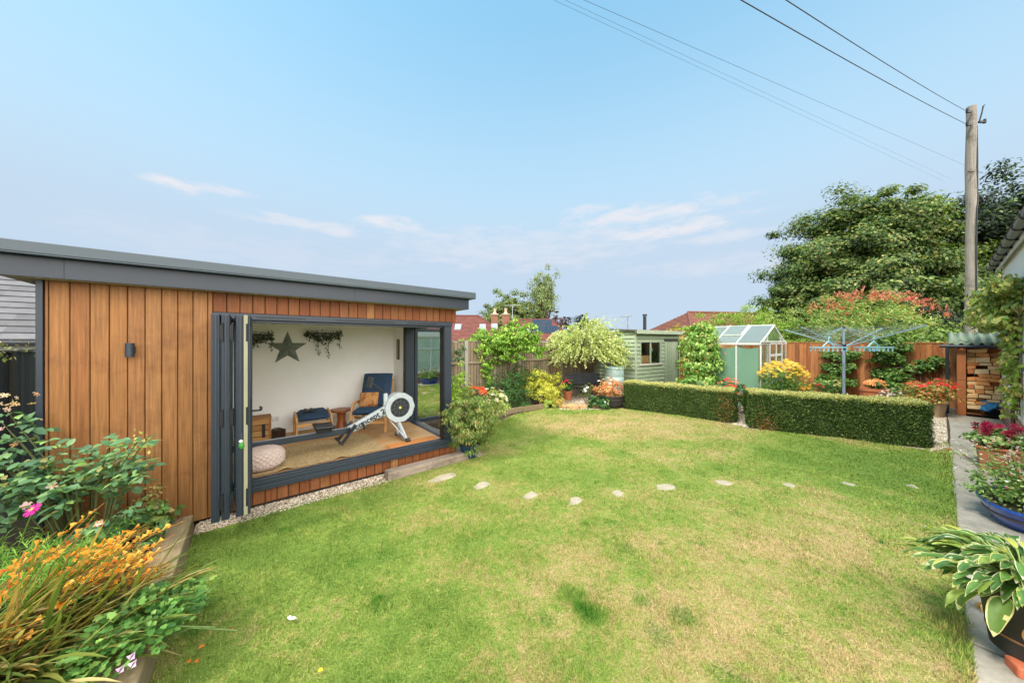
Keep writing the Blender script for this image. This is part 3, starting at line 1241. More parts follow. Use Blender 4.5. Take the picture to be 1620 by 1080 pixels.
def trailing(s, z, w, strands, label):
    t = room_thing('hanging_plant', label, 'hanging plant', s, 2.18, z, 0, 'trailing plants on the back wall')
    f = Fol()
    pal = [(S(58, 72, 52), 3), (S(84, 98, 70), 2), (S(40, 50, 40), 2)]
    n = 420
    xx = rng.uniform(-w / 2, w / 2, n)
    zz = -.05 - .13 * (1 - np.abs(xx / (w / 2))) * rng.uniform(0, 1.3, n) + rng.normal(0, .04, n)
    P = np.stack([xx, rng.uniform(-.05, .05, n), zz], 1)
    f.inst(T_DIA, P, rdir(n) + (0, 0, -.5), rdir(n) + (0, -1, .3), rng.uniform(.03, .055, n), pick(pal, n, .3))
    for (x, ln) in strands:
        m = int(ln * 130)
        q = rng.uniform(0, 1, m)
        P = np.stack([x + .02 * np.sin(q * 9), np.full(m, .0), -.1 - q * ln], 1) + rng.normal(0, .012, (m, 3))
        f.inst(T_DIA, P, rdir(m) + (0, 0, -.6), rdir(m) + (0, -1, 0), rng.uniform(.02, .035, m), pick(pal, m, .3))
    f.build('foliage', LEAF, t)
    mb = MB((.08, .07, .06))
    mb.box(-w * .46, -.03, -.06, w * .46, .09, -.03)
    for (x, ln) in strands:
        mb.tube([(x, 0, -.05), (x + .015, 0, -.1 - ln * .5), (x, 0, -.1 - ln)], .003, 5, S(60, 66, 44))
    mb.build('shelf', PAINT, t)


trailing(1.09, 2.20, .62, ((-.1, .36), (.07, .42), (.27, .25), (-.25, .1)), 'dark trailing ivy to the right of the metal star')
trailing(.02, 2.16, .58, ((.25, .25), (-.1, .08), (.1, .08)), 'dark trailing ivy to the left of the metal star, half behind the doors')

# picture on the end wall
pc = thing('picture_frame', 'tall narrow dark-framed picture on the white end wall', 'picture', L(2.47, 1.96, 1.83), RA)
mb = MB(S(58, 46, 40))
for (a, b, c, d) in ((-.06, .06, .22, .20), (-.06, .06, -.22, -.20), (-.06, -.045, -.20, .20), (.045, .06, -.20, .20)):
    mb.box(-.022, a, c, .0, b, d)
mb.build('frame', PAINT, pc, .002)
mb = MB(S(190, 176, 150))
mb.box(-.012, -.045, -.2, -.004, .045, .2)
for k in range(9):
    mb.box(-.0135, -.02, -.17 + k * .04, -.0121, .02, -.15 + k * .04, S(120, 96, 74))
mb.build('print', PAINT, pc)

# double socket is part of the room
mb = MB(S(236, 234, 228))
mb.box(.23, 2.268, .545, .39, 2.279, .635)
for x in (.27, .35):
    mb.box(x - .012, 2.266, .575, x + .012, 2.268, .605, (.55, .55, .55))
mb.build('power_socket', PAINT, room, .003)

# armchair
ch = thing('armchair', 'bentwood armchair with navy cushions in the corner behind the rowing machine', 'armchair', (-2.72, 6.22, .31), R(9))
mb = MB()
for sx_ in (-1, 1):
    x = sx_ * .30
    pts = [(x, -.36, .0), (x, -.37, .22), (x, -.345, .40), (x, -.26, .50), (x, -.12, .535), (x, .08, .50), (x, .24, .45)]
    mb = MB()
    for a, b in zip(pts[:-1], pts[1:]):
        mb.bar(a, b, .06, .028, up=(1, 0, 0))
    mb.build('arm', OAK, ch, .006)
for sx_ in (-1, 1):
    b = MB()
    b.tube([(sx_ * .30, -.36, 0), (sx_ * .30, -.362, .3)], .03, 4)
    b.build('leg', OAK, ch)
    b = MB()
    b.bar((sx_ * .27, -.34, .30), (sx_ * .27, .25, .12), .03, .05)
    b.bar((sx_ * .27, .25, .12), (sx_ * .27, .42, .9), .03, .04)
    b.bar((sx_ * .30, .24, .45), (sx_ * .28, .40, .02), .03, .05)
    b.build('side_frame', OAK, ch, .004)
for (a, b) in (((-.3, -.335, .18), (.3, -.335, .18)), ((-.28, .33, .06), (.28, .33, .06))):
    mb = MB()
    mb.bar(a, b, .03, .05)
    mb.build('stretcher', OAK, ch, .004)


def cushion(x0, x1, path, th, name, parent, m, tufts=()):
    """padded sheet that follows a y,z path"""
    mb = MB()
    nx, n = 9, len(path)
    for side in (1, -1):
        vs, fs = [], []
        for i, (y, z) in enumerate(path):
            a = path[max(i - 1, 0)]
            b = path[min(i + 1, n - 1)]
            ny, nz_ = -(b[1] - a[1]), (b[0] - a[0])
            ln = math.hypot(ny, nz_)
            ny, nz_ = ny / ln, nz_ / ln
            for k in range(nx):
                u = k / (nx - 1)
                e = min(1, min(u, 1 - u) * 9) ** .5 * min(1, (min(i, n - 1 - i)) * .9 + .12) ** .5
                for tt in tufts:
                    e *= 1 - .45 * math.exp(-((i - tt) / .55) ** 2)
                h = th / 2 * max(e, .05)
                vs.append((x0 + (x1 - x0) * u, y + side * ny * h, z + side * nz_ * h))
        for i in range(n - 1):
            for k in range(nx - 1):
                q = (i * nx + k, i * nx + k + 1, (i + 1) * nx + k + 1, (i + 1) * nx + k)
                fs.append(q if side > 0 else q[::-1])
        mb.add(vs, fs)
    return mb.build(name, m, parent, smooth=70)


bp = []
for i in range(17):
    u = i / 16
    bp.append((.06 + .27 * u + .05 * u * u, .36 + .66 * u))
cushion(-.28, .28, bp, .11, 'backrest', ch, NAVY, (11,))
sp_ = [(-.38 + .5 * i / 11, .40 - .06 * i / 11 - (.05 if i == 0 else 0)) for i in range(12)]
cushion(-.28, .28, sp_, .13, 'seat', ch, NAVY)
pw = thing('cushion', 'small tan patterned cushion leaning on the navy armchair seat', 'cushion', (-2.80, 6.17, .73), R(12))
pth = [(-.03 + .12 * i / 9, -.0 + .26 * i / 9) for i in range(10)]
cushion(-.17, .17, pth, .13, 'cushion_cover', pw, mat('tan_cushion', S(206, 150, 92), .9, noise=(14, .4), stain=(9, S(150, 84, 44), .5, .62)))

# footstool
fs_ = room_thing('footstool', 'low bentwood footstool with a flat navy cushion by the back wall', 'footstool', .87, 1.86)
for sx_ in (-1, 1):
    b = MB()
    x = sx_ * .265
    pts = [(x, -.2, 0), (x, -.21, .26), (x, -.16, .345), (x, .16, .40), (x, .21, .33), (x, .2, 0)]
    for a, c in zip(pts[:-1], pts[1:]):
        b.bar(a, c, .05, .028, up=(1, 0, 0))
    b.build('side_frame', OAK, fs_, .005)
for (a, b) in (((-.26, -.18, .22), (.26, -.18, .22)), ((-.26, .18, .24), (.26, .18, .24))):
    mb = MB()
    mb.bar(a, b, .03, .05)
    mb.build('stretcher', OAK, fs_, .004)
cushion(-.24, .24, [(-.2 + .4 * i / 11, .335 + .06 * i / 11 - (.03 if i in (0, 11) else 0)) for i in range(12)], .10, 'cushion', fs_, NAVY)
bn = MB((.015, .015, .018))
for x in (-.045, .045):
    bn.lathe([(.012, -.05), (.022, -.045), (.02, 0), (.03, .05), (.026, .055)], 14, c=(x, 0, 0))
bn.box(-.05, -.012, -.03, .05, .012, .01)
bn.tube([(.05, .0, 0), (.11, .02, .0), (.13, .07, .0), (.06, .09, .0), (-.05, .06, .0), (-.1, .02, 0), (-.05, 0, 0)], .006, 6)
bn.M = Matrix()
o = bn.build('binoculars', mat('dull_black', (.015, .015, .018), .5, noise=(20, .3)), None, smooth=40)
o.location = L(.80, 1.82, .31 + .445)
o.rotation_euler = (R(-80), 0, RA)
tag(o, 'black binoculars with strap lying on the navy footstool', 'binoculars')

# side table, turned from a stump
tb = room_thing('side_table', 'rustic stump side table of reddish wood between footstool and armchair', 'side table', 1.33, 1.82)
mb = MB()
mb.prism([(.19 * math.cos(a) * (1 + .13 * math.sin(3 * a + 1) + .05 * math.sin(7 * a)), .16 * math.sin(a) * (1 + .1 * math.cos(4 * a))) for a in [2 * math.pi * k / 26 for k in range(26)]], .36, .405)
mb.build('table_top', mat('red_timber', S(150, 84, 44), .4, noise=(5, .35), st=(2, 8, 8), spec=.5), tb, .008, seg=2)
mb = MB()
mb.lathe([(.10, .0), (.095, .06), (.07, .2), (.075, .3), (.095, .359)], 14)
mb.build('pedestal', MATS['red_timber'], tb, smooth=50)

# crate and basket on the floor, left
cr = room_thing('wooden_crate', 'pale wooden crate with slatted sides standing by the back wall', 'crate', .06, 1.93)
mb = MB(S(190, 140, 84))
for k in range(4):
    z = .03 + k * .095
    c = random.choice((S(196, 148, 90), S(180, 130, 78), S(204, 158, 100)))
    mb.box(-.2, -.16, z, .2, -.145, z + .085, c)
    mb.box(-.2, .145, z, .2, .16, z + .085, c)
    mb.box(-.2, -.144, z, -.185, .144, z + .085, c)
    mb.box(.185, -.144, z, .2, .144, z + .085, c)
mb.build('slats', WOODX, cr, .003)
mb = MB(S(168, 118, 70))
for x in (-.2, .17):
    for y in (-.175, .161):
        mb.box(x, y, 0, x + .03, y + .014, .40)
mb.box(-.2, -.144, .0, .2, .144, .02)
mb.box(-.205, -.18, .401, .205, .18, .42)
mb.build('battens', WOODX, cr, .003)
mb = MB()
mb.box(.08, -.182, .1, .12, -.176, .32)
mb.build('clasp', DARK, cr, .003)
bk = MB(S(70, 50, 38))
for k in range(5):
    bk.lathe([(.10, .0), (.118, .012), (.118, .02), (.10, .03)], 18, c=(0, 0, .002 + k * .027), sy=.7)
bk.lathe([(.1, 0), (.1, .132)], 18, sy=.7)
bk.tube([(-.1, 0, .13), (-.05, 0, .17), (.02, 0, .165), (.1, 0, .13)], .012, 6)
o = bk.build('basket', mat('dark_wicker', attr=True, rough=.85, noise=(40, .6), bump=.8, bscale=60), None, smooth=50)
o.location = L(.36, 2.0, .31)
o.rotation_euler = (0, 0, RA)
tag(o, 'small dark brown woven basket on the floor under the power socket', 'basket')

# knitted pouf
pm = MB()
nu, nv = 132, 40
vs, fs = [], []
for j in range(nv + 1):
    v = math.pi * j / nv
    rr = math.sin(v) ** .72 * .25 if 0 < j < nv else .001
    for k in range(nu):
        u = 2 * math.pi * k / nu
        bmp = 1 + .035 * math.sin(u * 22 + (j // 2 % 2) * math.pi) * math.sin(v) - .03 * (j % 2) * math.sin(v)
        vs.append((rr * bmp * math.cos(u), rr * bmp * math.sin(u), .15 - .148 * math.copysign(abs(math.cos(v)) ** .8, math.cos(v)) * bmp))
for j in range(nv):
    for k in range(nu):
        k2 = (k + 1) % nu
        fs.append((j * nu + k, j * nu + k2, (j + 1) * nu + k2, (j + 1) * nu + k))
pm.add(vs, fs)
o = pm.build('pouf', mat('knitted_wool', S(222, 198, 186), .95, noise=(60, .15), bump=.4, bscale=120), None, smooth=80)
o.location = L(.11, .42, .31)
o.rotation_euler = (0, 0, RA)
tag(o, 'round pale pink knitted pouf on the floor behind the folded doors', 'pouf')

# rug and mat
rg = MB()
nx, ny = 60, 36
vs, fs = [], []
for j in range(ny + 1):
    for k in range(nx + 1):
        x, y = -.9 + 2.5 * k / nx, .17 + 1.1 * j / ny
        z = .004 + random.uniform(0, .003)
        if j == 0:
            y += random.uniform(-.008, .008)
        for cx_ in (1.0, .35):                                    # curled nibbled edge
            z += .03 * math.exp(-((x - cx_) / .06) ** 2 - ((y - .17) / .05) ** 2)
        vs.append((x, y, z))
for j in range(ny):
    for k in range(nx):
        b = j * (nx + 1) + k
        fs.append((b, b + 1, b + nx + 2, b + nx + 1))
rg.add(vs, fs)
o = rg.build('rug', mat('woven_jute', S(200, 172, 124), .95, noise=(38, .42), bump=1.0, bscale=130, stain=(45, S(120, 92, 56), .52, .66)), None)
md = o.modifiers.new('thickness', 'SOLIDIFY')
md.thickness = .008
md.offset = 1
o.location = L(0, 0, .314)
o.rotation_euler = (0, 0, RA)
tag(o, 'flat jute rug with a curling edge under the rowing machine', 'rug')
mb = MB(S(226, 140, 70))
mb.box(0, 0, 0, .80, .22, .014)
o = mb.build('door_mat', mat('coir_mat', S(222, 146, 80), .95, noise=(50, .14), bump=.6, bscale=200), None, .003)
o.location = L(1.69, .125, .31)
o.rotation_euler = (0, 0, RA)
tag(o, 'thin orange door mat just inside the open doorway', 'door mat')

# rowing machine, lying along the room
RY = .54
rw = room_thing('rowing_machine', 'grey rowing machine with round caged flywheel standing on the rug', 'rowing machine', 1.96, RY)
LG = mat('light_grey_enamel', S(196, 206, 210), .35, noise=(4, .04), spec=.5)
BLK = mat('black_plastic', (.022, .024, .028), .45, noise=(12, .15))
STEEL = mat('brushed_steel', S(176, 182, 188), .3, metal=.7, noise=(4, .08))
zc = .565
fw = MB()


def ring(mb, r0, r1, y0, y1, c, n=48, col=None):
    vs, fs = [], []
    for (r, y) in ((r0, y0), (r1, y0), (r1, y1), (r0, y1)):
        for k in range(n):
            a = 2 * math.pi * k / n
            vs.append((c[0] + r * math.cos(a), y, c[2] + r * math.sin(a)))
    for q in range(4):
        for k in range(n):
            k2 = (k + 1) % n
            q2 = (q + 1) % 4
            fs.append((q * n + k, q * n + k2, q2 * n + k2, q2 * n + k))
    mb.add(vs, fs, col)


ring(fw, .165, .245, -.085, .085, (0, 0, zc))
for k in range(10):
    a = 2 * math.pi * k / 10
    fw.M = Matrix.Translation((0, 0, zc)) @ Matrix.Rotation(-a, 4, 'Y')
    fw.box(.19, -.092, -.03, .25, -.0851, .03)
fw.M = Matrix()
fw.build('flywheel_housing', LG, rw, .008, smooth=30, seg=2)
cg = MB()
ring(cg, .0, .164, -.070, -.062, (0, 0, zc))
cg.build('fan_disc', BLK, rw)
cg = MB((.09, .10, .11))
for k in range(10):
    a = 2 * math.pi * k / 10 + .2
    cg.bar((.03 * math.cos(a), -.075, zc + .03 * math.sin(a)), (.164 * math.cos(a), -.075, zc + .164 * math.sin(a)), .006, .006)
ring(cg, .10, .106, -.078, -.071, (0, 0, zc))
ring(cg, .155, .165, -.082, -.070, (0, 0, zc))
cg.build('fan_cage', mat('cage_wire', S(100, 106, 112), .4, metal=.3), rw)
cg = MB()
ring(cg, .0, .022, -.086, -.07, (0, 0, zc))
cg.build('hub_badge', mat('yellow_badge', S(214, 206, 96), .5), rw)
lg = MB()
lg.bar((-.02, -.05, zc - .24), (.06, -.19, .045), .035, .05)
lg.bar((-.02, .05, zc - .24), (.06, .19, .045), .035, .05)
lg.bar((-.16, -.03, zc - .2), (.05, -.17, .06), .016, .016)
lg.build('front_leg', LG, rw, .004)
ft = MB()
ft.bar((.06, -.25, .045), (.06, .25, .045), .05, .04)
ft.build('foot_bar', STEEL, rw, .005)
for q in (-1, 1):
    b = MB()
    b.cyl((.035, q * .25, .035), (.10, q * .25, .035), .036)
    b.build('caster', BLK, rw, smooth=40)
bm_ = MB()
a0, a1 = Vector((-.78, 0, .30)), Vector((-.2, 0, .56))
bm_.bar(a0, a1, .075, .115)
bm_.bar((-.22, 0, .44), (-.22, 0, .82), .06, .05)
bm_.bar((-.22, 0, .6), (-.05, 0, .565), .07, .10)
bm_.build('main_beam', LG, rw, .008, seg=2)
# the lettering on the beam
tcv = bpy.data.curves.new('lettering', 'FONT')
tcv.body = 'concept 2'
tcv.size = .125
tcv.extrude = .002
tcv.align_x = 'CENTER'
tcv.align_y = 'CENTER'
tcv.offset = .003
to = bpy.data.objects.new('lettering', tcv)
dvec = (a1 - a0).normalized()
ang = math.atan2(dvec.z, dvec.x)
M = Matrix.Translation(a0.lerp(a1, .53) + Vector((0, -.041, -.004))) @ Matrix.Rotation(-ang, 4, 'Y') @ Matrix.Rotation(R(90), 4, 'X')
COL.objects.link(to)
bpy.context.view_layer.update()
tm_ = bpy.data.meshes.new_from_object(to)
bpy.data.objects.remove(to)
tm_.materials.clear()
o = mesh_obj('lettering', tm_, mat('black_print', (.02, .02, .022), .6), rw)
o.matrix_local = M
rl = MB()
rl.bar((-2.35, 0, .30), (-.72, 0, .30), .075, .085)
rl.build('rail', mat('slate_aluminium', S(64, 72, 82), .35, metal=.35, noise=(3, .1)), rw, .006)
rl = MB()
rl.bar((-2.3, 0, .3465), (-.8, 0, .3465), .03, .006)
rl.build('rail_strip', STEEL, rw)
rl = MB()
rl.bar((-2.3, 0, .26), (-2.35, 0, .03), .05, .04)
rl.bar((-2.35, -.2, .03), (-2.35, .2, .03), .05, .04)
rl.build('rear_leg', BLK, rw, .005)
se = MB()
vs, fs = [], []
for j in range(9):
    for k in range(13):
        u, v = -1 + 2 * k / 12, -1 + 2 * j / 8
        x, y = -1.12 + .13 * v, .165 * u
        vs.append((x, y, .435 + .02 * abs(u) ** 2 + .018 * max(0, -v) - .035 * math.exp(-((abs(u) - .45) / .3) ** 2) * .5 - (.02 if abs(u) == 1 or abs(v) == 1 else 0)))
for j in range(8):
    for k in range(12):
        b = j * 13 + k
        fs.append((b, b + 13, b + 14, b + 1))
se.add(vs, fs)
so_ = se.build('seat', BLK, rw, smooth=60)
md = so_.modifiers.new('thickness', 'SOLIDIFY')
md.thickness = .035
md.offset = -1
se = MB()
se.box(-1.22, -.06, .345, -1.02, .06, .40)
for x in (-1.2, -1.04):
    for y in (-.05, .05):
        se.cyl((x, y - .01, .35), (x, y + .01, .35), .02, n=10)
se.build('seat_carriage', BLK, rw, .004)
for q in (-1, 1):
    b = MB()
    b.M = Matrix.Translation((-.80, q * .13, .28)) @ Matrix.Rotation(R(-52), 4, 'Y')
    b.box(-.02, -.055, -.012, .15, .055, .012)
    b.box(-.15, -.05, -.014, .0, .05, .006)
    b.box(-.19, -.05, -.012, -.15, .05, .045)
    b.box(.05, -.062, .012, .075, .062, .05)
    b.build('footrest', BLK, rw, .005)
hb = MB()
hb.tube([(-.62, -.26, .36), (-.60, -.12, .39), (-.59, 0, .395), (-.60, .12, .39), (-.62, .26, .36)], .016, 8)
hb.bar((-.59, 0, .395), (-.4, 0, .49), .012, .012)
hb.build('handle', BLK, rw, smooth=50)
mo = MB()
mo.tube([(-.22, 0, .82), (-.34, 0, .92), (-.44, 0, 1.0)], .02, 8)
mo.build('monitor_arm', BLK, rw, smooth=40)
mo = MB()
mo.M = Matrix.Translation((-.46, 0, 1.02)) @ Matrix.Rotation(R(14), 4, 'Y')
mo.box(-.03, -.09, -.08, .015, .09, .085)
mo.box(-.033, -.07, -.03, -.0301, .07, .07, (.03, .035, .03))
mo.build('monitor', BLK, rw, .008)

# ------------------------------------------------------------------ fences
def fence(name, label, loc, rz, posts, height, cols, postcol, post_w=.10, rails=(.48, 1.385), front=-1, gravel=False, capcol=None, bw=.105, dz=0.0):
    """close-boarded fence along local x; boards face local -y"""
    t = thing(name, label, 'fence', loc, rz)
    for a, b in zip(posts[:-1], posts[1:]):
        p = MB()
        x = a + post_w / 2
        z0 = .16 if gravel else .03
        while x < b - post_w / 2 - .01:
            e = min(x + bw, b - post_w / 2)
            c = random.choice(cols)
            k = random.uniform(.88, 1.1)
            c = tuple(q * k for q in c)
            p.box(x + .002, -.012 - random.uniform(0, .008), z0, e - .003, .006, height + random.uniform(-.006, .004), c)
            p.box(x + .002, -.026, z0, x + .028, -.0125, height - .004, tuple(q * .95 for q in c))
            x = e
        p.build('panel', WOODA, t, .003)
        p = MB(cols[0])
        for z in rails:
            p = MB(cols[0])
            p.box(a + post_w / 2, -.062, z - .03, b - post_w / 2, -.027, z + .03, cols[1])
            p.build('rail', WOODX, t, .006)
        p = MB(capcol or cols[0])
        p.box(a + post_w / 2, -.04, height + .006, b - post_w / 2, .035, height + .035)
        p.build('capping', WOODX, t, .005)
        if gravel:
            p = MB(postcol)
            p.box(a + post_w / 2, -.02, -.02, b - post_w / 2, .01, .155, postcol)
            p.build('gravel_board', WOODX, t, .005)
    for a in posts:
        p = MB(postcol)
        p.box(a - post_w / 2, -.07, -.05, a + post_w / 2, .04, height + .02 + dz)
        p.build('post', mat('fence_post', attr=True, rough=.85, noise=(6, .2), st=(6, 6, .8), bump=.3, bscale=30), t, .008)
    return t


GB = [S(150, 134, 112), S(164, 148, 126), S(138, 122, 102), S(158, 138, 112)]
fence('timber_fence', 'weathered grey-brown board fence with concrete posts behind the flower border', L(0, 2.95), RA, [2.75, 4.75, 6.75, 8.8, 10.8, 12.8, 14.8, 16.4], 1.985, GB, S(182, 176, 162), rails=(.5, 1.385), gravel=True)
OB = [S(186, 118, 68), S(176, 106, 58), S(196, 130, 80), S(164, 96, 54)]
p0 = Vector((13.16, 9.30, 0))
fence('stained_fence', 'orange-brown stained board fence behind the rotary washing line', (13.16 - .593 * 9.0, 9.30 + .805 * 9.0, 0), R(-53.65), [0, 1.8, 3.6, 5.4, 7.2, 9.0], 1.94, OB, S(150, 92, 54), rails=())
DB = [S(66, 72, 60), S(78, 82, 68), S(58, 62, 54), S(84, 84, 70)]
fence('dark_fence', 'dark algae-stained board fence at the end of the cedar garden room', L(-2.4, 4.2), RA - math.pi / 2, [0, 1.83, 3.66, 5.49, 7.32, 9.1], 1.86, DB, S(80, 78, 66), rails=(.48, 1.15), capcol=S(120, 122, 96), post_w=.09)

# ------------------------------------------------------------------ shed
sh = thing('garden_shed', 'pale green weatherboarded garden shed with small window', 'shed', (4.20, 10.78, 0), R(32))
SG = [S(176, 190, 160), S(168, 184, 152), S(184, 196, 168), S(162, 176, 146)]
SHW = mat('green_shed_boards', attr=True, rough=.8, noise=(5, .2), st=(.8, 8, 8), bump=.3, bscale=16, stain=(3, S(128, 138, 112), .55, .8))
SHV = mat('green_shed_door', attr=True, rough=.8, noise=(5, .2), st=(8, 8, .8), bump=.3, bscale=16)
Wd, Dp, Ht = 2.62, 1.9, 2.33
wx0, wx1, wz0, wz1 = .28, 1.36, 1.22, 1.97
dx0, dx1 = 1.68, 2.52


def weatherboard(mb, x0, x1, z, h, f):
    c = random.choice(SG)
    j = random.uniform(-.006, .006)
    # tilted board, thicker below
    v = [(x0, -.042, z + j), (x1, -.042, z + j * .5), (x1, -.006, z + h), (x0, -.006, z + h), (x0, .004, z), (x1, .004, z), (x1, .004, z + h), (x0, .004, z + h)]
    v = [f(*q) for q in v]
    mb.add(v, [(0, 1, 2, 3), (5, 4, 7, 6), (4, 5, 1, 0), (3, 2, 6, 7), (4, 0, 3, 7), (1, 5, 6, 2)], c)


mb = MB()
mb2 = MB()
z = .08
bh = .135
while z < Ht - .05:
    segs = [(.05, dx0 - .05)] if not (z + bh > wz0 and z < wz1) else [(.05, wx0), (wx1, dx0 - .05)]
    if z > 2.0:
        segs = [(.05, Wd - .04)]
    for a, b in segs:
        weatherboard(mb, a, b, z, min(bh, Ht - z), lambda x, y, q: (x, y, q))
    weatherboard(mb2, .0, Dp, z, min(bh, Ht + .1 - z), lambda x, y, q: (y, Dp - x, q))
    z += bh
mb.build('front_wall', SHW, sh)
mb2.build('side_wall', SHV, sh)
mb = MB(SG[2])
mb.box(-.03, -.035, .05, .05, .0, Ht)
mb.box(Wd - .035, -.035, .05, Wd + .02, .0, 1.995)
mb.build('corner_post', SHV, sh, .004)
mb = MB((.05, .05, .045))
mb.box(.03, Dp - .02, .05, Wd, Dp, Ht)
mb.box(Wd - .02, .01, .05, Wd, Dp - .02, Ht)
mb.box(.006, .01, .02, Wd - .021, Dp - .021, .06)
mb.box(1.42, .01, .06, Wd - .021, .02, Ht)
mb.box(.01, .006, .06, wx0 + .01, .02, Ht)
mb.box(wx0 + .011, .006, .06, 1.419, .02, wz0)
mb.box(wx0 + .011, .006, wz1, 1.419, .02, Ht)
mb.build('inner_wall', PAINT, sh)
mb = MB()
x = dx0
while x < dx1 - .02:
    mb.box(x + .004, -.028, .12, min(x + .14, dx1) - .004, -.005, 1.985, random.choice(SG))
    x += .14
mb.box(dx0 - .045, -.034, .05, dx0 - .004, 0, 1.995, SG[1])
d = mb.build('door', SHV, sh, .004)
mb = MB()
mb.box(2.38, -.05, 1.0, 2.44, -.029, 1.10)
mb.build('latch', DARK, d)
mb = MB(S(178, 190, 162))
mb.box(wx0 - .05, -.04, wz0 - .0, wx0, .003, wz1 + .05)
mb.box(wx1, -.04, wz0, wx1 + .05, .003, wz1 + .05)
mb.box(wx0, -.04, wz1, wx1, .003, wz1 + .05)
mb.box((wx0 + wx1) / 2 - .03, -.035, wz0, (wx0 + wx1) / 2 + .03, .003, wz1 - .001)
wi = mb.build('window', SHV, sh, .004)
mb = MB(S(214, 214, 196))
mb.box(wx0 - .08, -.075, wz0 - .06, wx1 + .08, -.0, wz0 - .002)
mb.build('sill', PAINT, wi, .006)
mb = MB()
mb.box(wx0, -.008, wz0, wx1, -.004, wz1)
mb.build('pane', GLASS, wi)
mb = MB(S(96, 92, 80))
mb.add([(-.12, -.16, Ht + .01), (Wd + .12, -.16, Ht + .01), (Wd + .12, Dp + .1, Ht + .16), (-.12, Dp + .1, Ht + .16),
        (-.12, -.16, Ht + .05), (Wd + .12, -.16, Ht + .05), (Wd + .12, Dp + .1, Ht + .2), (-.12, Dp + .1, Ht + .2)],
       [(0, 3, 2, 1), (4, 5, 6, 7), (0, 1, 5, 4), (1, 2, 6, 5), (2, 3, 7, 6), (3, 0, 4, 7)])
mb.build('roof', mat('mineral_felt', attr=True, rough=.95, noise=(30, .2)), sh)
mb = MB(SG[2])
mb.box(-.12, -.185, Ht - .07, Wd + .12, -.161, Ht + .055)
mb.build('fascia', SHW, sh, .004)
bx = thing('cardboard_box', 'brown cardboard box standing behind the shed window', 'box', sh.matrix_basis @ Vector((.62, .2, 1.23)), R(32))
mb = MB()
mb.box(-.28, -.1, 0, .02, .12, .26)
mb.box(.03, -.1, 0, .34, .12, .27)
mb.build('carton', mat('cardboard', S(206, 150, 98), .9, noise=(5, .08)), bx, .004)
mb = MB(S(150, 112, 74))
mb.box(-.3, -.12, -.03, 1.0, .2, -.002)
mb.build('shelf', PAINT, bx)
hk = MB((.4, .38, .34))
hk.tube([(0, 0, .2), (.02, 0, .1), (-.02, 0, .0), (.03, 0, -.06)], .012, 6)
hk.box(-.04, -.01, -.02, .05, .01, .06)
o = hk.build('hanging_tool', PAINT, None)
o.location = sh.matrix_basis @ Vector((1.12, .16, 1.68))
tag(o, 'pale tool hanging inside the right half of the shed window', 'tool')

# water butt
wb = thing('water_butt', 'pale blue-green ribbed plastic water butt beside the shed', 'water butt', (3.42, 10.55, 0))
mb = MB()
mb.lathe([(.25, 0), (.27, .05), (.285, .2), (.295, .42), (.30, .5), (.288, .52), (.288, .56), (.30, .58), (.30, .80), (.288, .82), (.288, .85), (.298, .87), (.292, 1.08), (.28, 1.09)], 32)
mb.build('barrel', mat('aqua_plastic', S(186, 212, 208), .5, noise=(3, .06)), wb, smooth=35)
mb = MB()
mb.lathe([(.298, 1.091), (.305, 1.10), (.30, 1.14), (.285, 1.16), (.1, 1.175), (.02, 1.176)], 32)
mb.build('lid', mat('aqua_plastic_lid', S(172, 200, 198), .5, noise=(3, .06)), wb, smooth=35)
dp = MB()
dp.tube([(.18, .35, 2.2), (.16, .3, 1.9), (.1, .15, 1.3), (.05, .05, 1.14)], .03, 8)
dp.build('filler_pipe', BLK, wb, smooth=40)

# bench
be = thing('garden_bench', 'black slatted garden bench under the pale variegated shrub', 'bench', (2.50, 11.25, 0), R(4))
BPAINT = mat('black_bench_paint', S(74, 77, 88), .55, noise=(8, .2))
mb = MB()
for k in range(5):
    z = .52 + k * .078
    mb.bar((-.70, .10 + .02 * k, z), (.70, .10 + .02 * k, z), .02, .066)
mb.build('backrest', BPAINT, be, .004)
mb = MB()
for k in range(5):
    mb.bar((-.70, -.36 + k * .1, .45 - .008 * k), (.70, -.36 + k * .1, .45 - .008 * k), .075, .022)
mb.build('seat', BPAINT, be, .004)
for q in (-1, 1):
    b = MB()
    x = q * .64
    b.bar((x, -.36, 0), (x, -.33, .62), .045, .045)
    b.bar((x, .14, 0), (x, .10, .45), .045, .045)
    b.bar((x, .115, .42), (x, .20, .86), .04, .03)
    b.bar((x, -.38, .63), (x, .15, .64), .05, .03)
    b.bar((x, -.36, .42), (x, .1, .41), .04, .03)
    b.build('end_frame', BPAINT, be, .004)

# ------------------------------------------------------------------ greenhouse
gh = thing('greenhouse', 'white-framed greenhouse with green shade netting along its side', 'greenhouse', (7.10, 9.02, 0), R(-53.65))
GL, GW, GE, GRZ = 1.8, 2.40, 1.93, 2.48
WF = mat('white_frame', S(232, 232, 226), .5, noise=(5, .06))
mb = MB()
br = .04
for x in [-GL + i * GL / 3 for i in range(4)]:
    for y in (0, GW):
        mb.box(x - br / 2, y - br / 2, .0, x + br / 2, y + br / 2, GE)
    mb.bar((x, 0, GE + .01), (x, GW / 2, GRZ), br, .045)
    mb.bar((x, GW, GE + .01), (x, GW / 2, GRZ), br, .045)
for y in (0, GW):
    mb.box(-GL - .03, y - .035, GE - .03, .03, y + .035, GE + .03)
    mb.box(-GL, y - .025, .02, 0, y + .025, .12)
mb.bar((-GL - .03, GW / 2, GRZ + .02), (.03, GW / 2, GRZ + .02), .06, .05)
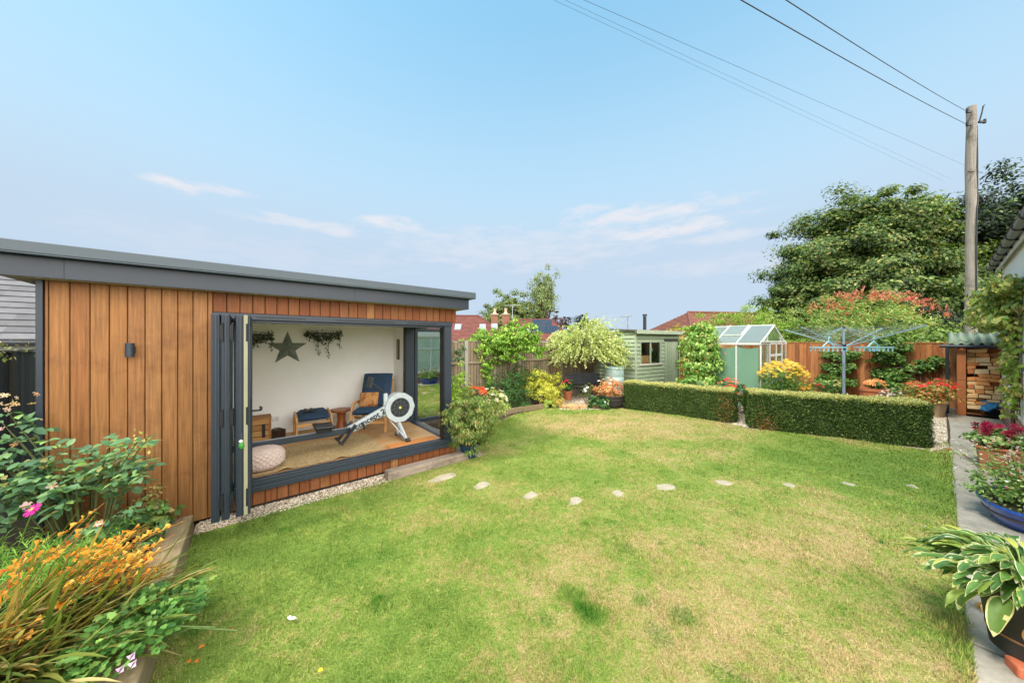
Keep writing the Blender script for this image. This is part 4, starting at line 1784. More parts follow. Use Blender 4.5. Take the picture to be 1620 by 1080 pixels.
for x in (-GL, 0):
    mb.box(x - .025, 0, GE - .025, x + .025, GW, GE + .025)
    for y in (.55, 1.85):
        mb.box(x - .02, y - .02, 0, x + .02, y + .02, GE + (.24 if 1 else 0))
    mb.box(x - .02, 0, .75, x + .02, .55, .79)
mb.build('frame', WF, gh, .004)
mb = MB()
for k in range(3):
    x0 = -GL + k * GL / 3 + .03
    x1 = x0 + GL / 3 - .06
    if k != 1:
        mb.add([(x0, .02, GE + .045), (x1, .02, GE + .045), (x1, GW / 2 - .02, GRZ + .02), (x0, GW / 2 - .02, GRZ + .02)], [(0, 1, 2, 3)])
    mb.add([(x0, GW - .02, GE + .045), (x1, GW - .02, GE + .045), (x1, GW / 2 + .02, GRZ + .02), (x0, GW / 2 + .02, GRZ + .02)], [(0, 3, 2, 1)])
SHADEW = leaf_mat('whitened_glass', .55, .25, .6)
mb.c = [(.36, .42, .46)] * len(mb.c)
o = mb.build('roof_glazing', SHADEW, gh)
md = o.modifiers.new('t', 'SOLIDIFY')
md.thickness = .004
mb = MB()
x0 = -GL + 1 * GL / 3 + .03
x1 = x0 + GL / 3 - .06
mb.add([(x0, .52, GE + .29), (x1, .52, GE + .29), (x1, GW / 2 - .02, GRZ + .035), (x0, GW / 2 - .02, GRZ + .035)], [(0, 1, 2, 3)])
mb.add([(x0, .02, GE + .045), (x1, .02, GE + .045), (x1, .46, GE + .24), (x0, .46, GE + .24)], [(0, 1, 2, 3)])
mb.c = [(.40, .46, .50)] * len(mb.c)
o = mb.build('roof_vent', SHADEW, gh)
md = o.modifiers.new('t', 'SOLIDIFY')
md.thickness = .004
mb = MB()
mb.bar((x0, .5, GE + .27), (x1, .5, GE + .27), .05, .03)
mb.bar((x0, .5, GE + .29), (x0, GW / 2, GRZ + .05), .03, .03)
mb.bar((x1, .5, GE + .29), (x1, GW / 2, GRZ + .05), .03, .03)
mb.build('vent_frame', WF, gh)
mb = MB()
for k in range(3):
    x0 = -GL + k * GL / 3 + .03
    mb.box(x0, GW - .003, .13, x0 + GL / 3 - .06, GW + .003, GE - .035)
mb.box(-.003, .03, .8, .003, .53, GE - .03)
mb.box(-.003, 1.87, .1, .003, GW - .03, GE - .03)
mb.add([(0, .05, GE + .03), (0, GW - .05, GE + .03), (0, GW / 2, GRZ - .04)], [(0, 1, 2)])
mb.build('side_glazing', GLASS, gh)
mb = MB(S(150, 190, 172, .9))
nx = 40
vs, fs = [], []
for k in range(nx + 1):
    x = -GL + .05 + (GL - .1) * k / nx
    sag = .02 + .07 * abs(math.sin(math.pi * (x / (GL / 3)))) ** .8
    y = .008 + .006 * math.sin(k * 1.7)
    vs += [(x, y, .1), (x, y, .9), (x, y, GE - .05 - sag)]
for k in range(nx):
    b = k * 3
    fs += [(b, b + 3, b + 4, b + 1), (b + 1, b + 4, b + 5, b + 2)]
mb.add(vs, fs)
net = leaf_mat('shade_net_cloth', .5, .8, .1)
o = mb.build('shade_net', net, gh, smooth=60)
mb = MB()
for (a, b) in ((.56, .66), (1.16, 1.26), (1.74, 1.84)):
    mb.box(.03, a, .1, .06, b, GE + .02)
for z in (.1, .75, 1.55, GE - .02):
    mb.box(.03, .66, z, .06, 1.16, z + .07)
    mb.box(.03, 1.26, z, .06, 1.74, z + .07)
do = mb.build('door', WF, gh, .004)
mb = MB()
mb.box(.042, .66, .18, .046, 1.16, GE - .03)
mb.box(.042, 1.26, .18, .046, 1.74, GE - .03)
mb.build('pane', GLASS, do)
mb = MB()
mb.box(.012, -.1, GE + .045, .075, 2.2, GE + .085)
mb.build('door_rail', WF, gh, .004)
# staging with pots inside gives the glass something behind it
mb = MB((.2, .17, .14))
mb.box(-GL + .1, 1.7, .7, -.3, 2.25, .74)
for x in (-1.6, -1.0, -.4):
    mb.box(x, 1.72, 0, x + .05, 1.77, .7)
mb.build('staging', WOODX, gh)

# ------------------------------------------------------------------ rotary airer
ra = thing('rotary_airer', 'grey rotary washing line standing open behind the right-hand box hedge', 'washing line', (8.19, 7.80, 0))
AL = mat('grey_blue_metal', S(166, 186, 200), .4, metal=.3, noise=(5, .06))
mb = MB()
mb.cyl((0, 0, 0), (0, 0, 1.9), .03)
mb.cyl((0, 0, 1.9), (0, 0, 2.36), .025)
mb.build('pole', AL, ra, smooth=40)
mb = MB()
mb.cyl((0, 0, 1.80), (0, 0, 1.93), .045)
mb.cyl((0, 0, 2.33), (0, 0, 2.37), .036)
mb.build('collar', BLK, ra, smooth=40)
tips = []
for (dx_, dy_) in ((.23, -.972), (-.23, .972), (.972, .23), (-.972, -.23)):
    tip = Vector((dx_ * 1.36, dy_ * 1.36, 2.33))
    tips.append(tip)
    hub = Vector((dx_ * .05, dy_ * .05, 1.88))
    b = MB()
    b.bar(hub, tip, .026, .026)
    b.build('arm', AL, ra, .003)
    b = MB()
    b.bar((dx_ * .03, dy_ * .03, 2.34), hub.lerp(tip, .47), .016, .016)
    b.build('strut', AL, ra)
order = [0, 2, 1, 3]
mb = MB(S(150, 158, 160))
for k in range(8):
    u = .28 + .72 * k / 7
    for i in range(4):
        a = Vector((0, 0, 1.88)).lerp(tips[order[i]], u) + Vector((0, 0, .015))
        b = Vector((0, 0, 1.88)).lerp(tips[order[(i + 1) % 4]], u) + Vector((0, 0, .015))
        mb.tube([a, a.lerp(b, .5) - Vector((0, 0, .03 * u)), b], .0028, 4)
mb.build('line', PAINT, ra)
for q, (ex, ey, lab) in enumerate(((-.60, -.22, 'to the left of the pole'), (.62, -.10, 'to the right of the pole'))):
    pg = thing('peg_hanger', 'pale blue plastic peg hanger on the washing line, ' + lab, 'peg hanger', (8.19 + ex, 7.80 + ey, 1.86), 0, 'peg hangers on the washing line')
    mb = MB()
    PB = mat('pale_blue_plastic', S(170, 218, 230), .45, noise=(4, .05))
    for (a0_, a1_) in (((-.30, -.16, 0), (.30, -.16, 0)), ((-.30, .16, 0), (.30, .16, 0)), ((-.30, 0, 0), (.30, 0, 0)), ((-.3, -.16, 0), (-.3, .16, 0)), ((.3, -.16, 0), (.3, .16, 0)), ((0, -.16, 0), (0, .16, 0))):
        mb.bar(a0_, a1_, .022, .028)
    mb.tube([(-.14, 0, .01), (-.03, 0, .12), (.03, 0, .12), (.14, 0, .01)], .016, 6)
    mb.tube([(0, 0, .12), (0, 0, .22), (.03, 0, .25), (.06, 0, .22)], .014, 6)
    mb.build('hanger_frame', PB, pg)
    for k in range(12):
        x = -.27 + .108 * (k % 6)
        y = -.16 if k < 6 else .16
        b = MB()
        b.box(x - .012, y - .008, -.10, x + .012, y + .008, -.015)
        b.build('peg', PB, pg)

# ------------------------------------------------------------------ log store
ls = thing('log_store', 'open-fronted timber log store with green corrugated roof beside the house', 'log store', (12.10, 8.70, 0), R(-53.65))
PW = mat('brown_post', S(172, 104, 58), .7, noise=(5, .2), st=(8, 8, .8), bump=.2, bscale=14)
for x in (.08, 1.9):
    b = MB()
    b.box(x, .0, .0, x + .15, .10, .95)
    b.box(x + .002, .002, .956, x + .148, .098, 1.83)
    b.build('post', PW, ls, .006)
mb = MB()
mb.box(.08, .01, 1.832, 2.05, .09, 1.9)
mb.bar((.13, .05, 1.87), (.13, 1.15, 2.14), .06, .08)
mb.bar((2.0, .05, 1.87), (2.0, 1.15, 2.14), .06, .08)
mb.build('beam', PW, ls, .005)
mb = MB(S(120, 76, 44))
for k in range(13):
    mb.box(.1 + k * .15, 1.1, .05, .247 + k * .15, 1.12, 2.1)
for k in range(7):
    mb.box(.085, .12 + k * .14, .05, .1, .255 + k * .14, 1.88 + k * .03)
mb.box(.1, .11, .03, 2.0, 1.1, .08)
mb.build('boarding', WOODA, ls, .003)
mb = MB()
nx = 90
vs, fs = [], []
for k in range(nx + 1):
    x = -.06 + 2.3 * k / nx
    w = .032 * math.cos(2 * math.pi * x / .155)
    vs += [(x, -.10, 1.93 + w), (x, 1.25, 2.26 + w)]
for k in range(nx):
    fs.append((2 * k, 2 * k + 2, 2 * k + 3, 2 * k + 1))
mb.add(vs, fs)
o = mb.build('roof_sheet', mat('green_corrugated', S(146, 164, 138, .62), .7, noise=(4, .2), stain=(7, S(120, 124, 100, .6), .5, .75)), ls, smooth=60)
md = o.modifiers.new('t', 'SOLIDIFY')
md.thickness = .006
mb = MB()
mb.tube([(-.2, -.12, 1.87), (2.2, -.12, 1.87)], .04, 10)
mb.tube([(-.07, -.12, 1.86), (-.07, -.1, 1.6), (-.07, -.02, 1.45), (-.07, -.02, .02)], .034, 10)
for z in (.35, .9, 1.45):
    mb.cyl((-.07, -.02, z), (-.07, -.02, z + .03), .042, n=10)
mb.build('gutter', mat('black_gutter', S(56, 62, 72), .4, noise=(5, .1)), ls, smooth=40)
LOGC = [S(232, 188, 130, 1), S(220, 164, 104, 1), S(204, 136, 80, 1), S(240, 208, 160, 1), S(190, 118, 70, 1), S(226, 178, 118, 1), S(168, 104, 64, 1), S(214, 146, 88, 1)]
LOGM = mat('split_firewood', attr=True, rough=.85, noise=(9, .25), bump=.3, bscale=30)
logs = []
lsM = Matrix.Translation((12.10, 8.70, 0)) @ Matrix.Rotation(R(-53.65), 4, 'Z')
protos = []
for k in range(16):
    w, h = random.uniform(.11, .22), random.uniform(.075, .12)
    c = random.choice(LOGC)
    mb = MB()
    a, b_, c_, d_ = [(random.uniform(-.012, .012), random.uniform(-.012, .012)) for _ in range(4)]
    ln = .38
    q = [(-w / 2 + a[0], a[1]), (w / 2 + b_[0], b_[1] * .3), (w / 2 + c_[0], h + c_[1]), (-w / 2 + d_[0], h + d_[1])]
    mb.add([(x, 0, z) for x, z in q] + [(x * .96, ln, z) for x, z in q], [(0, 1, 2, 3), (7, 6, 5, 4), (0, 4, 5, 1), (1, 5, 6, 2), (2, 6, 7, 3), (3, 7, 4, 0)],
           c)
    o = mb.build('firewood_log', LOGM, None, .006)
    protos.append((o, w, h))
used = set()
z = .085
while z < 1.74:
    x = .25
    rh = random.uniform(.075, .12)
    while x < 1.72:
        i = random.randrange(16)
        o, w, h = protos[i]
        if x + w > 1.8:
            break
        if random.random() < (.02 if z < 1.6 else .1) or (1.2 < z < 1.32 and random.random() < .35):
            x += w * .9
            continue
        n_ = o if i not in used else link(o.copy())
        used.add(i)
        n_.location = lsM @ Vector((x + w / 2, .105 + random.uniform(0, .07) + (.15 if random.random() < .12 else 0), z))
        n_.scale = (1, 1, rh / h)
        n_.rotation_euler = (0, random.uniform(-.05, .05), R(-53.65) + random.uniform(-.09, .09))
        tag(n_, 'split firewood log stacked in the log store', 'firewood log', 'split logs stacked in the log store')
        x += w + .006
    z += rh + .008
for i in range(16):
    if i not in used:
        bpy.data.objects.remove(protos[i][0])

# bucket and blue bag by the house corner
bu = thing('bucket', 'black rubble bucket at the house corner by the log store', 'bucket', g(1571, 660))
mb = MB()
mb.lathe([(.12, 0), (.16, .02), (.19, .22), (.20, .23), (.185, .225), (.15, .05), (.02, .045)], 22)
mb.build('tub', BLK, bu, smooth=40)
mb = MB(S(40, 120, 184))
nu, nv = 20, 12
vs, fs = [], []
for j in range(nv + 1):
    v = math.pi * j / nv
    for k in range(nu):
        u = 2 * math.pi * k / nu
        rr = math.sin(v) * (1 + .22 * math.sin(3 * u + 2 * v) + .14 * math.sin(7 * u + j))
        vs.append((.25 * rr * math.cos(u), .2 * rr * math.sin(u), .11 + .12 * math.cos(v) * (1 + .2 * math.sin(4 * u)) + .10 * math.cos(u) * math.sin(v)))
for j in range(nv):
    for k in range(nu):
        k2 = (k + 1) % nu
        fs.append((j * nu + k, (j + 1) * nu + k, (j + 1) * nu + k2, j * nu + k2))
mb.add(vs, fs)
o = mb.build('plastic_bag', mat('blue_plastic_bag', S(52, 142, 200), .35, noise=(6, .25), bump=.5, bscale=20, spec=.5), None)
bl = g(1568, 660)
o.location = (bl.x, bl.y, .21)
tag(o, 'crumpled bright blue plastic bag on the black bucket', 'bag')

# ------------------------------------------------------------------ the house on the right
ho = thing('house', 'white rendered house with brick base, seen along its garden wall', 'house', (0, 0, 0), HA)
RENDER_ = mat('white_render', S(240, 240, 234, .92), .9, noise=(2.5, .06), bump=.25, bscale=90, stain=(1.2, S(206, 204, 190), .62, .9))
T1 = 14.82
wt0, wt1, wz0_, wz1_ = 6.0, 7.7, .55, 2.25
mb = MB()
mb.box(5.2, -1.25, .45, wt0, -.92, 3.9)
mb.box(5.2, -6.0, .45, 5.5, -1.25, 3.9)
mb.box(wt1, -1.25, .45, T1, -.92, 3.9)
mb.box(wt0, -1.25, .45, wt1, -.92, wz0_)
mb.box(wt0, -1.25, wz1_, wt1, -.92, 3.9)
mb.box(T1 - .3, -6.0, .45, T1, -1.25, 3.9)
mb.prism([(-1.25, 3.9), (-6.0, 3.9), (-3.6, 5.6)], 0, .25) if 0 else None
mb.add([(T1, -.95, 3.9), (T1, -6.3, 3.9), (T1, -3.6, 5.7), (T1 - .3, -.95, 3.9), (T1 - .3, -6.3, 3.9), (T1 - .3, -3.6, 5.7)], [(0, 2, 1), (3, 4, 5), (0, 1, 4, 3), (1, 2, 5, 4), (2, 0, 3, 5)])
mb.build('wall', RENDER_, ho)
BR = bpy.data.materials.new('red_brick')
BR.use_nodes = True
nt = BR.node_tree
N, K = nt.nodes, nt.links
pb = N['Principled BSDF']
pb.inputs['Roughness'].default_value = .85
bt = N.new('ShaderNodeTexBrick')
tcn = N.new('ShaderNodeTexCoord')
mpn = N.new('ShaderNodeMapping')
mpn.inputs['Rotation'].default_value = (R(90), 0, 0)
K.new(tcn.outputs['Object'], mpn.inputs[0])
K.new(mpn.outputs[0], bt.inputs['Vector'])
bt.inputs['Color1'].default_value = (*S(176, 92, 70), 1)
bt.inputs['Color2'].default_value = (*S(150, 72, 56), 1)
bt.inputs['Mortar'].default_value = (*S(196, 184, 168), 1)
bt.inputs['Scale'].default_value = 1
bt.inputs['Mortar Size'].default_value = .012
bt.inputs['Brick Width'].default_value = .225
bt.inputs['Row Height'].default_value = .075
K.new(bt.outputs[0], pb.inputs['Base Color'])
mb = MB()
mb.box(5.19, -1.25, -.05, T1 + .012, -.905, .448)
mb.box(T1 - .3, -6.0, -.05, T1 + .012, -1.252, .448)
mb.build('brick_plinth', BR, ho, .004)
mb = MB(S(240, 240, 236))
for (a, b, c, d) in ((wt0, wt0 + .07, wz0_, wz1_), (wt1 - .07, wt1, wz0_, wz1_), (wt0 + .07, wt1 - .07, wz0_, wz0_ + .07), (wt0 + .07, wt1 - .07, wz1_ - .07, wz1_), (wt0 + .07, wt1 - .07, 1.62, 1.68), (6.82, 6.88, wz0_ + .07, 1.62), (6.82, 6.88, 1.68, wz1_ - .07)):
    mb.box(a, -1.0, c, b, -.94, d)
hw = mb.build('window', WF, ho, .004)
mb = MB()
mb.box(wt0 + .05, -.975, wz0_ + .05, wt1 - .05, -.97, wz1_ - .05)
mb.build('pane', GLASS, hw)
mb = MB(S(244, 244, 236, 1))
z = wz0_ + .08
while z < wz1_ - .1:
    mb.box(wt0 + .07, -1.005, z, wt1 - .07, -.985, z + .039)
    z += .042
mb.build('blind', PAINT, hw)
mb = MB(S(236, 236, 230))
mb.box(wt0 - .06, -.96, wz0_ - .05, wt1 + .06, -.86, wz0_ - .002)
mb.build('sill', WF, hw, .005)
mb = MB((.04, .04, .04))
mb.box(wt0 - .3, -2.2, .5, wt1 + .3, -2.18, 2.4)
mb.build('room_back', PAINT, ho)
mb = MB(S(238, 238, 232))
mb.box(5.0, -1.2, 3.90, T1 + .30, -.86, 3.915)
mb.box(5.0, -.86, 3.80, T1 + .30, -.835, 3.98)
mb.build('soffit', WF, ho)
mb = MB()
mb.tube([(5.0, -.775, 3.93), (T1 + .3, -.775, 3.93)], .06, 12)
mb.build('gutter', mat('grey_gutter', S(120, 126, 128), .45, noise=(4, .15)), ho, smooth=40)
for k in range(12):
    t = T1 + .28 - k * .85
    b = MB()
    pts = [(t, -.84, 3.99)] + [(t, -.775 + .066 * math.cos(a), 3.93 + .066 * math.sin(a)) for a in [math.pi + math.pi * i / 8 for i in range(9)]] + [(t, -.705, 3.97)]
    b.tube(pts, .013, 6)
    b.box(t - .025, -.845, 3.84, t + .025, -.80, 3.99)
    b.build('gutter_bracket', DARK, ho)
mb = MB()
mb.add([(5.0, -.74, 3.985), (T1 + .32, -.74, 3.985), (T1 + .32, -3.6, 5.95), (5.0, -3.6, 5.95), (5.0, -.74, 4.06), (T1 + .32, -.74, 4.06), (T1 + .32, -3.6, 6.03), (5.0, -3.6, 6.03)],
       [(0, 3, 2, 1), (4, 5, 6, 7), (0, 1, 5, 4), (1, 2, 6, 5), (2, 3, 7, 6), (3, 0, 4, 7)])
mb.build('roof', mat('brown_tile', S(120, 84, 68), .85, noise=(12, .3), bump=.6, bscale=20), ho)
mb = MB(S(240, 240, 236))
mb.bar((T1 + .325, -.72, 3.93), (T1 + .325, -3.6, 5.9), .03, .2, up=(1, 0, 0))
mb.build('bargeboard', WF, ho)

# ------------------------------------------------------------------ pole and wires
up_ = thing('utility_pole', 'tall weathered wooden utility pole rising beyond the log store', 'utility pole', (16.05, 11.05, 0))
mb = MB()
nseg = 14
pts = [(.01 * math.sin(k), .01 * math.cos(k * 1.7), 10.2 * k / nseg) for k in range(nseg + 1)]
mb.tube(pts, [.140 - .028 * k / nseg for k in range(nseg + 1)], 18)
mb.build('pole', mat('weathered_pole', S(160, 152, 140, .72), .9, noise=(4, .42), st=(10, 10, .35), bump=.7, bscale=12, stain=(2.0, S(96, 84, 70), .52, .75)), up_, smooth=50)
mb = MB()
for z, x in ((9.95, -1), (9.5, -1), (9.6, 1)):
    b = MB()
    b.bar((x * .12, -.1, z), (x * .33, -.12, z - .02), .05, .06)
    b.cyl((x * .30, -.12, z - .06), (x * .30, -.12, z + .08), .035, n=10)
    b.build('insulator', DARK, up_, smooth=40)
mb.tube([(.14, -.1, 9.6), (.2, -.12, 9.9), (.28, -.1, 10.15), (.36, -.08, 10.2)], .02, 6)
mb.build('stay_rod', DARK, up_, smooth=40)
mb = MB()
mb.tube([(-.1, -.12, 7.86), (-.3, -.14, 7.85)], .02, 6)
mb.build('step_peg', DARK, up_, smooth=40)
mb = MB()
mb.tube([(.112, -.06, 9.5), (.115, -.07, 8.5), (.115, -.075, 7.2), (.07, -.125, 6.9), (.0, -.142, 6.6), (-.03, -.145, 5.6), (-.03, -.15, 3.6)], .022, 6)
mb.build('cable', DARK, up_, smooth=40)
mb = MB()
mb.box(-.09, -.178, 2.6, .08, -.146, 3.75)
mb.build('cable_guard', mat('blue_guard', S(92, 122, 172), .5, noise=(3, .15)), up_, .006)

top = Vector((16.05, 11.05, 0))


def wire(a, b, r, sag, label, group):
    mb = MB()
    a, b = Vector(a), Vector(b)
    o0 = a.copy()
    mb.tube([a.lerp(b, k / 30) - o0 - Vector((0, 0, sag * 4 * (k / 30) * (1 - k / 30))) for k in range(31)], r, 5)
    o = mb.build('overhead_wire', DARK, None, smooth=60)
    o.location = o0
    tag(o, label, 'wire', group)


e1, e2 = at(1262, 0, 4.6), at(1193, 0, 4.6)
s1, s2 = top + Vector((-.32, -.12, 9.95)), top + Vector((-.32, -.12, 9.5))
wire(s1, s1 + (e1 - s1) * 1.6, .0065, .12, 'upper of the two thick black wires leaving the top of the pole', 'overhead wires')
wire(s2, s2 + (e2 - s2) * 1.6, .0075, .12, 'lower of the two thick black wires leaving the top of the pole', 'overhead wires')
for (xa, xb, yb, lab) in ((923, 1500, 250, 'uppermost of the three thin wires crossing the open sky'), (893, 1450, 258, 'middle one of the three thin wires crossing the open sky'), (875, 1440, 262, 'lowest of the three thin wires crossing the open sky')):
    a = at(xb, yb, 20)
    b = at(xa, 0, 8)
    dd = b - a
    wire(a - dd * .28, b + dd * .4, .0045 if xa == 923 else .003, .0, lab, 'overhead wires')

# ------------------------------------------------------------------ houses beyond the fences
TILE = mat('clay_tile', attr=True, rough=.85, noise=(3, .18), stain=(1.2, S(110, 62, 50), .55, .85))


def tiled_roof(mb, quads, course, col, jit=.16):
    """each slope is laid as overlapping courses of tiles: quads are (eave_a, eave_b, ridge_b, ridge_a)"""
    for q in quads:
        a, b, c, d = [Vector(p) for p in q]
        nrm = (b - a).cross(d - a).normalized()
        n = max(2, int((d - a).length / course))
        for i in range(n):
            u, v = i / n, (i + 1) / n
            l0, r0, l1, r1 = a.lerp(d, u), b.lerp(c, u), a.lerp(d, v), b.lerp(c, v)
            m = max(1, int((r0 - l0).length / (course * 1.6)))
            for k in range(m):
                s0, s1 = k / m, (k + 1) / m
                kk = random.uniform(1 - jit, 1 + jit)
                cc = tuple(x * kk for x in col)
                lift = nrm * (course * .10)
                p0, p1, p2, p3 = l0.lerp(r0, s0) + lift, l0.lerp(r0, s1) + lift, l1.lerp(r1, s1), l1.lerp(r1, s0)
                mb.add([p0, p1, p2, p3, p0 - lift * 2, p1 - lift * 2], [(0, 1, 2, 3), (4, 5, 1, 0)], cc)


def hip_house(name, label, c, rz, hw_, hd, z0, z1, rl, col, extra=None, course=.34, wallc=S(214, 208, 196)):
    t = thing(name, label, 'house', c, rz)
    mb = MB(wallc)
    mb.box(-hw_ + .3, -hd + .3, 0, hw_ - .3, hd - .3, z0)
    mb.build('wall', PAINT, t)
    mb = MB()
    A, B, C_, D = (-hw_, -hd, z0), (hw_, -hd, z0), (hw_, hd, z0), (-hw_, hd, z0)
    E, F_ = (-rl, 0, z1), (rl, 0, z1)
    tiled_roof(mb, [(A, B, F_, E), (B, C_, F_, F_), (D, A, E, E)], course, col)
    mb.add([D, C_, F_, E], [(0, 1, 2, 3)], col)
    rc = tuple(x * .8 for x in col)
    mb.tube([E, F_], .13, 6, rc)
    for p, q in ((A, E), (B, F_)):
        mb.tube([p, q], .11, 6, rc)
    rf = mb.build('roof', TILE, t)
    mb = MB(S(226, 224, 216))
    mb.box(-hw_, -hd - .02, z0 - .16, hw_, -hd + .06, z0 - .03)
    mb.build('gutter', PAINT, t)
    return t, rf


RED = S(150, 90, 80, .5)
# red roof with roof lights, just past the corner of the timber room
t, rf = hip_house('red_roofed_house', 'red tiled house with roof lights just past the corner of the garden room', (-7.3, 37, 0), R(4), 7.2, 4.6, 2.1, 5.0, 3.4, RED)


def on_slope(hd, z0, z1, x, u, off):
    return (x, -hd + hd * u, z0 + (z1 - z0) * u + off)


for (x, u) in ((3.9, .5), (5.2, .52), (1.2, .5)):
    b = MB(S(228, 230, 232))
    p = [on_slope(4.6, 2.1, 5.0, x + a, u + c, .12) for a, c in ((-.35, -.1), (.35, -.1), (.35, .1), (-.35, .1))]
    b.add(p + [(q[0], q[1], q[2] - .14) for q in p], [(0, 1, 2, 3), (0, 4, 5, 1), (1, 5, 6, 2), (2, 6, 7, 3), (3, 7, 4, 0)])
    b.build('roof_light', mat('skylight_glass', S(180, 190, 200, .6), .15, noise=(1, .02)), rf)
# house with chimneys and solar panels
t, rf = hip_house('solar_panel_house', 'red tiled house with two chimneys and dark solar panels', (2.35, 40, 0), R(-3), 4.8, 4.6, 2.1, 4.75, 2.6, S(150, 88, 78, .5))
for x in (-4.55, -3.15):
    b = MB(S(150, 104, 84))
    b.box(x - .42, -.35, 2.6, x + .42, .35, 5.35)
    b.box(x - .5, -.42, 5.35, x + .5, .42, 5.5, S(186, 168, 148))
    c_ = b.build('chimney', mat('chimney_brick', attr=True, rough=.9, noise=(8, .3)), rf)
    b = MB(S(206, 180, 150))
    b.lathe([(.3, 5.5), (.2, 5.7), (.15, 5.8), (.19, 6.15), (.2, 6.2), (.13, 6.22), (.1, 5.9)], 12, c=(x, 0, 0))
    b.build('chimney_pot', PAINT, c_, smooth=40)
b = MB(S(64, 74, 110))
for i in range(4):
    for j in range(2):
        x, u = .25 + i * .78, .3 + j * .33
        p = [on_slope(4.6, 2.1, 4.75, x + a, u + c, .16) for a, c in ((0, 0), (.76, 0), (.76, .31), (0, .31))]
        if x + .76 > 4.8 - 2.2 * (u + .31) - .05:
            continue
        b.add(p + [(q[0], q[1], q[2] - .1) for q in p], [(0, 1, 2, 3), (0, 4, 5, 1), (1, 5, 6, 2), (2, 6, 7, 3), (3, 7, 4, 0)])
b.build('solar_panel', mat('solar_glass', S(60, 70, 88, .5), .2, noise=(2, .1), spec=.6), rf)
b = MB(S(228, 230, 232))
p = [on_slope(4.6, 2.1, 4.75, -.35 + a, .42 + c, .12) for a, c in ((-.3, -.1), (.3, -.1), (.3, .1), (-.3, .1))]
b.add(p + [(q[0], q[1], q[2] - .14) for q in p], [(0, 1, 2, 3), (0, 4, 5, 1), (1, 5, 6, 2), (2, 6, 7, 3), (3, 7, 4, 0)])
b.build('roof_light', MATS['skylight_glass'], rf)
b = MB(S(196, 200, 202))
b.tube([(-2.3, 0, 4.6), (-2.3, 0, 6.6)], .04, 6)
b.tube([(-3.3, 0, 6.55), (-1.3, 0, 6.6)], .03, 6)
for k in range(6):
    b.tube([(-3.2 + k * .36, -.25, 6.56), (-3.2 + k * .36, .25, 6.56)], .02, 5)
b.build('aerial', PAINT, rf)
# tiled roof behind the shed
t, rf = hip_house('brown_roofed_house', 'low house with brown-red tiled hipped roof behind the green shed', (19.4, 27.5, 0), R(10), 7.6, 4.2, 2.2, 4.45, 4.6, S(156, 100, 82, .55), course=.30)
b = MB()
b.cyl((-7.0, -4.6, 2.5), (-7.0, -4.6, 4.35), .15, n=12)
b.cyl((-7.0, -4.6, 4.35), (-7.0, -4.6, 4.40), .2, n=12)
fl = thing('flue', 'black metal stove flue standing up behind the shed roof', 'flue', at(1020, 540, 22) - Vector((0, 0, 2)))
b = MB()
b.cyl((0, 0, 0), (0, 0, 3.75), .11, n=12)
b.build('pipe', BLK, fl, smooth=40)
b = MB()
b.lathe([(.15, 3.78), (.16, 3.84), (.12, 3.90)], 12)
b.build('cowl', BLK, fl, smooth=40)
an = thing('aerial_mast', 'thin television aerial on a mast between shrub and shed', 'aerial', at(993, 540, 30) - Vector((0, 0, 2)))
b = MB(S(150, 150, 152))
b.tube([(0, 0, 0), (0, 0, 4.4)], .05, 6)
b.build('mast', PAINT, an)
b = MB(S(150, 150, 152))
b.tube([(-.9, 0, 4.3), (.5, .2, 4.42)], .03, 5)
for k in range(6):
    b.tube([(-.8 + k * .22, -.2, 4.3 + k * .02), (-.8 + k * .22, .3, 4.3 + k * .02)], .015, 4)
b.build('antenna', PAINT, an)
# slate roofed building on the far left
sr = thing('slate_roofed_house', 'white-walled building with grey slate roof beyond the dark fence', 'house', L(-3.0, 5.1, 0), RA)
mb = MB(S(206, 206, 200))
mb.box(-9, .3, 0, 1.0, 4.5, 1.98)
mb.build('wall', PAINT, sr)
mb = MB()
SL = S(132, 130, 134, .5)
tiled_roof(mb, [((-9.3, 0, 2.03), (1.2, 0, 2.03), (1.2, 2.6, 4.0), (-9.3, 2.6, 4.0))], .20, SL, .22)
mb.add([(-9.3, 5.2, 2.03), (1.2, 5.2, 2.03), (1.2, 2.6, 4.0), (-9.3, 2.6, 4.0)], [(0, 3, 2, 1)], SL)
mb.build('roof', mat('slate', attr=True, rough=.6, noise=(6, .2)), sr)
mb = MB()
mb.tube([(-9.3, -.05, 1.97), (1.2, -.05, 1.97)], .05, 8)
mb.tube([(-1.3, -.05, 1.95), (-1.3, .25, 1.8), (-1.3, .27, .1)], .035, 8)
mb.build('gutter', BLK, sr, smooth=40)

# ------------------------------------------------------------------ planting
G1, G2, G3 = S(74, 112, 40), S(104, 142, 52), S(140, 168, 72)
BARK = S(108, 92, 76)


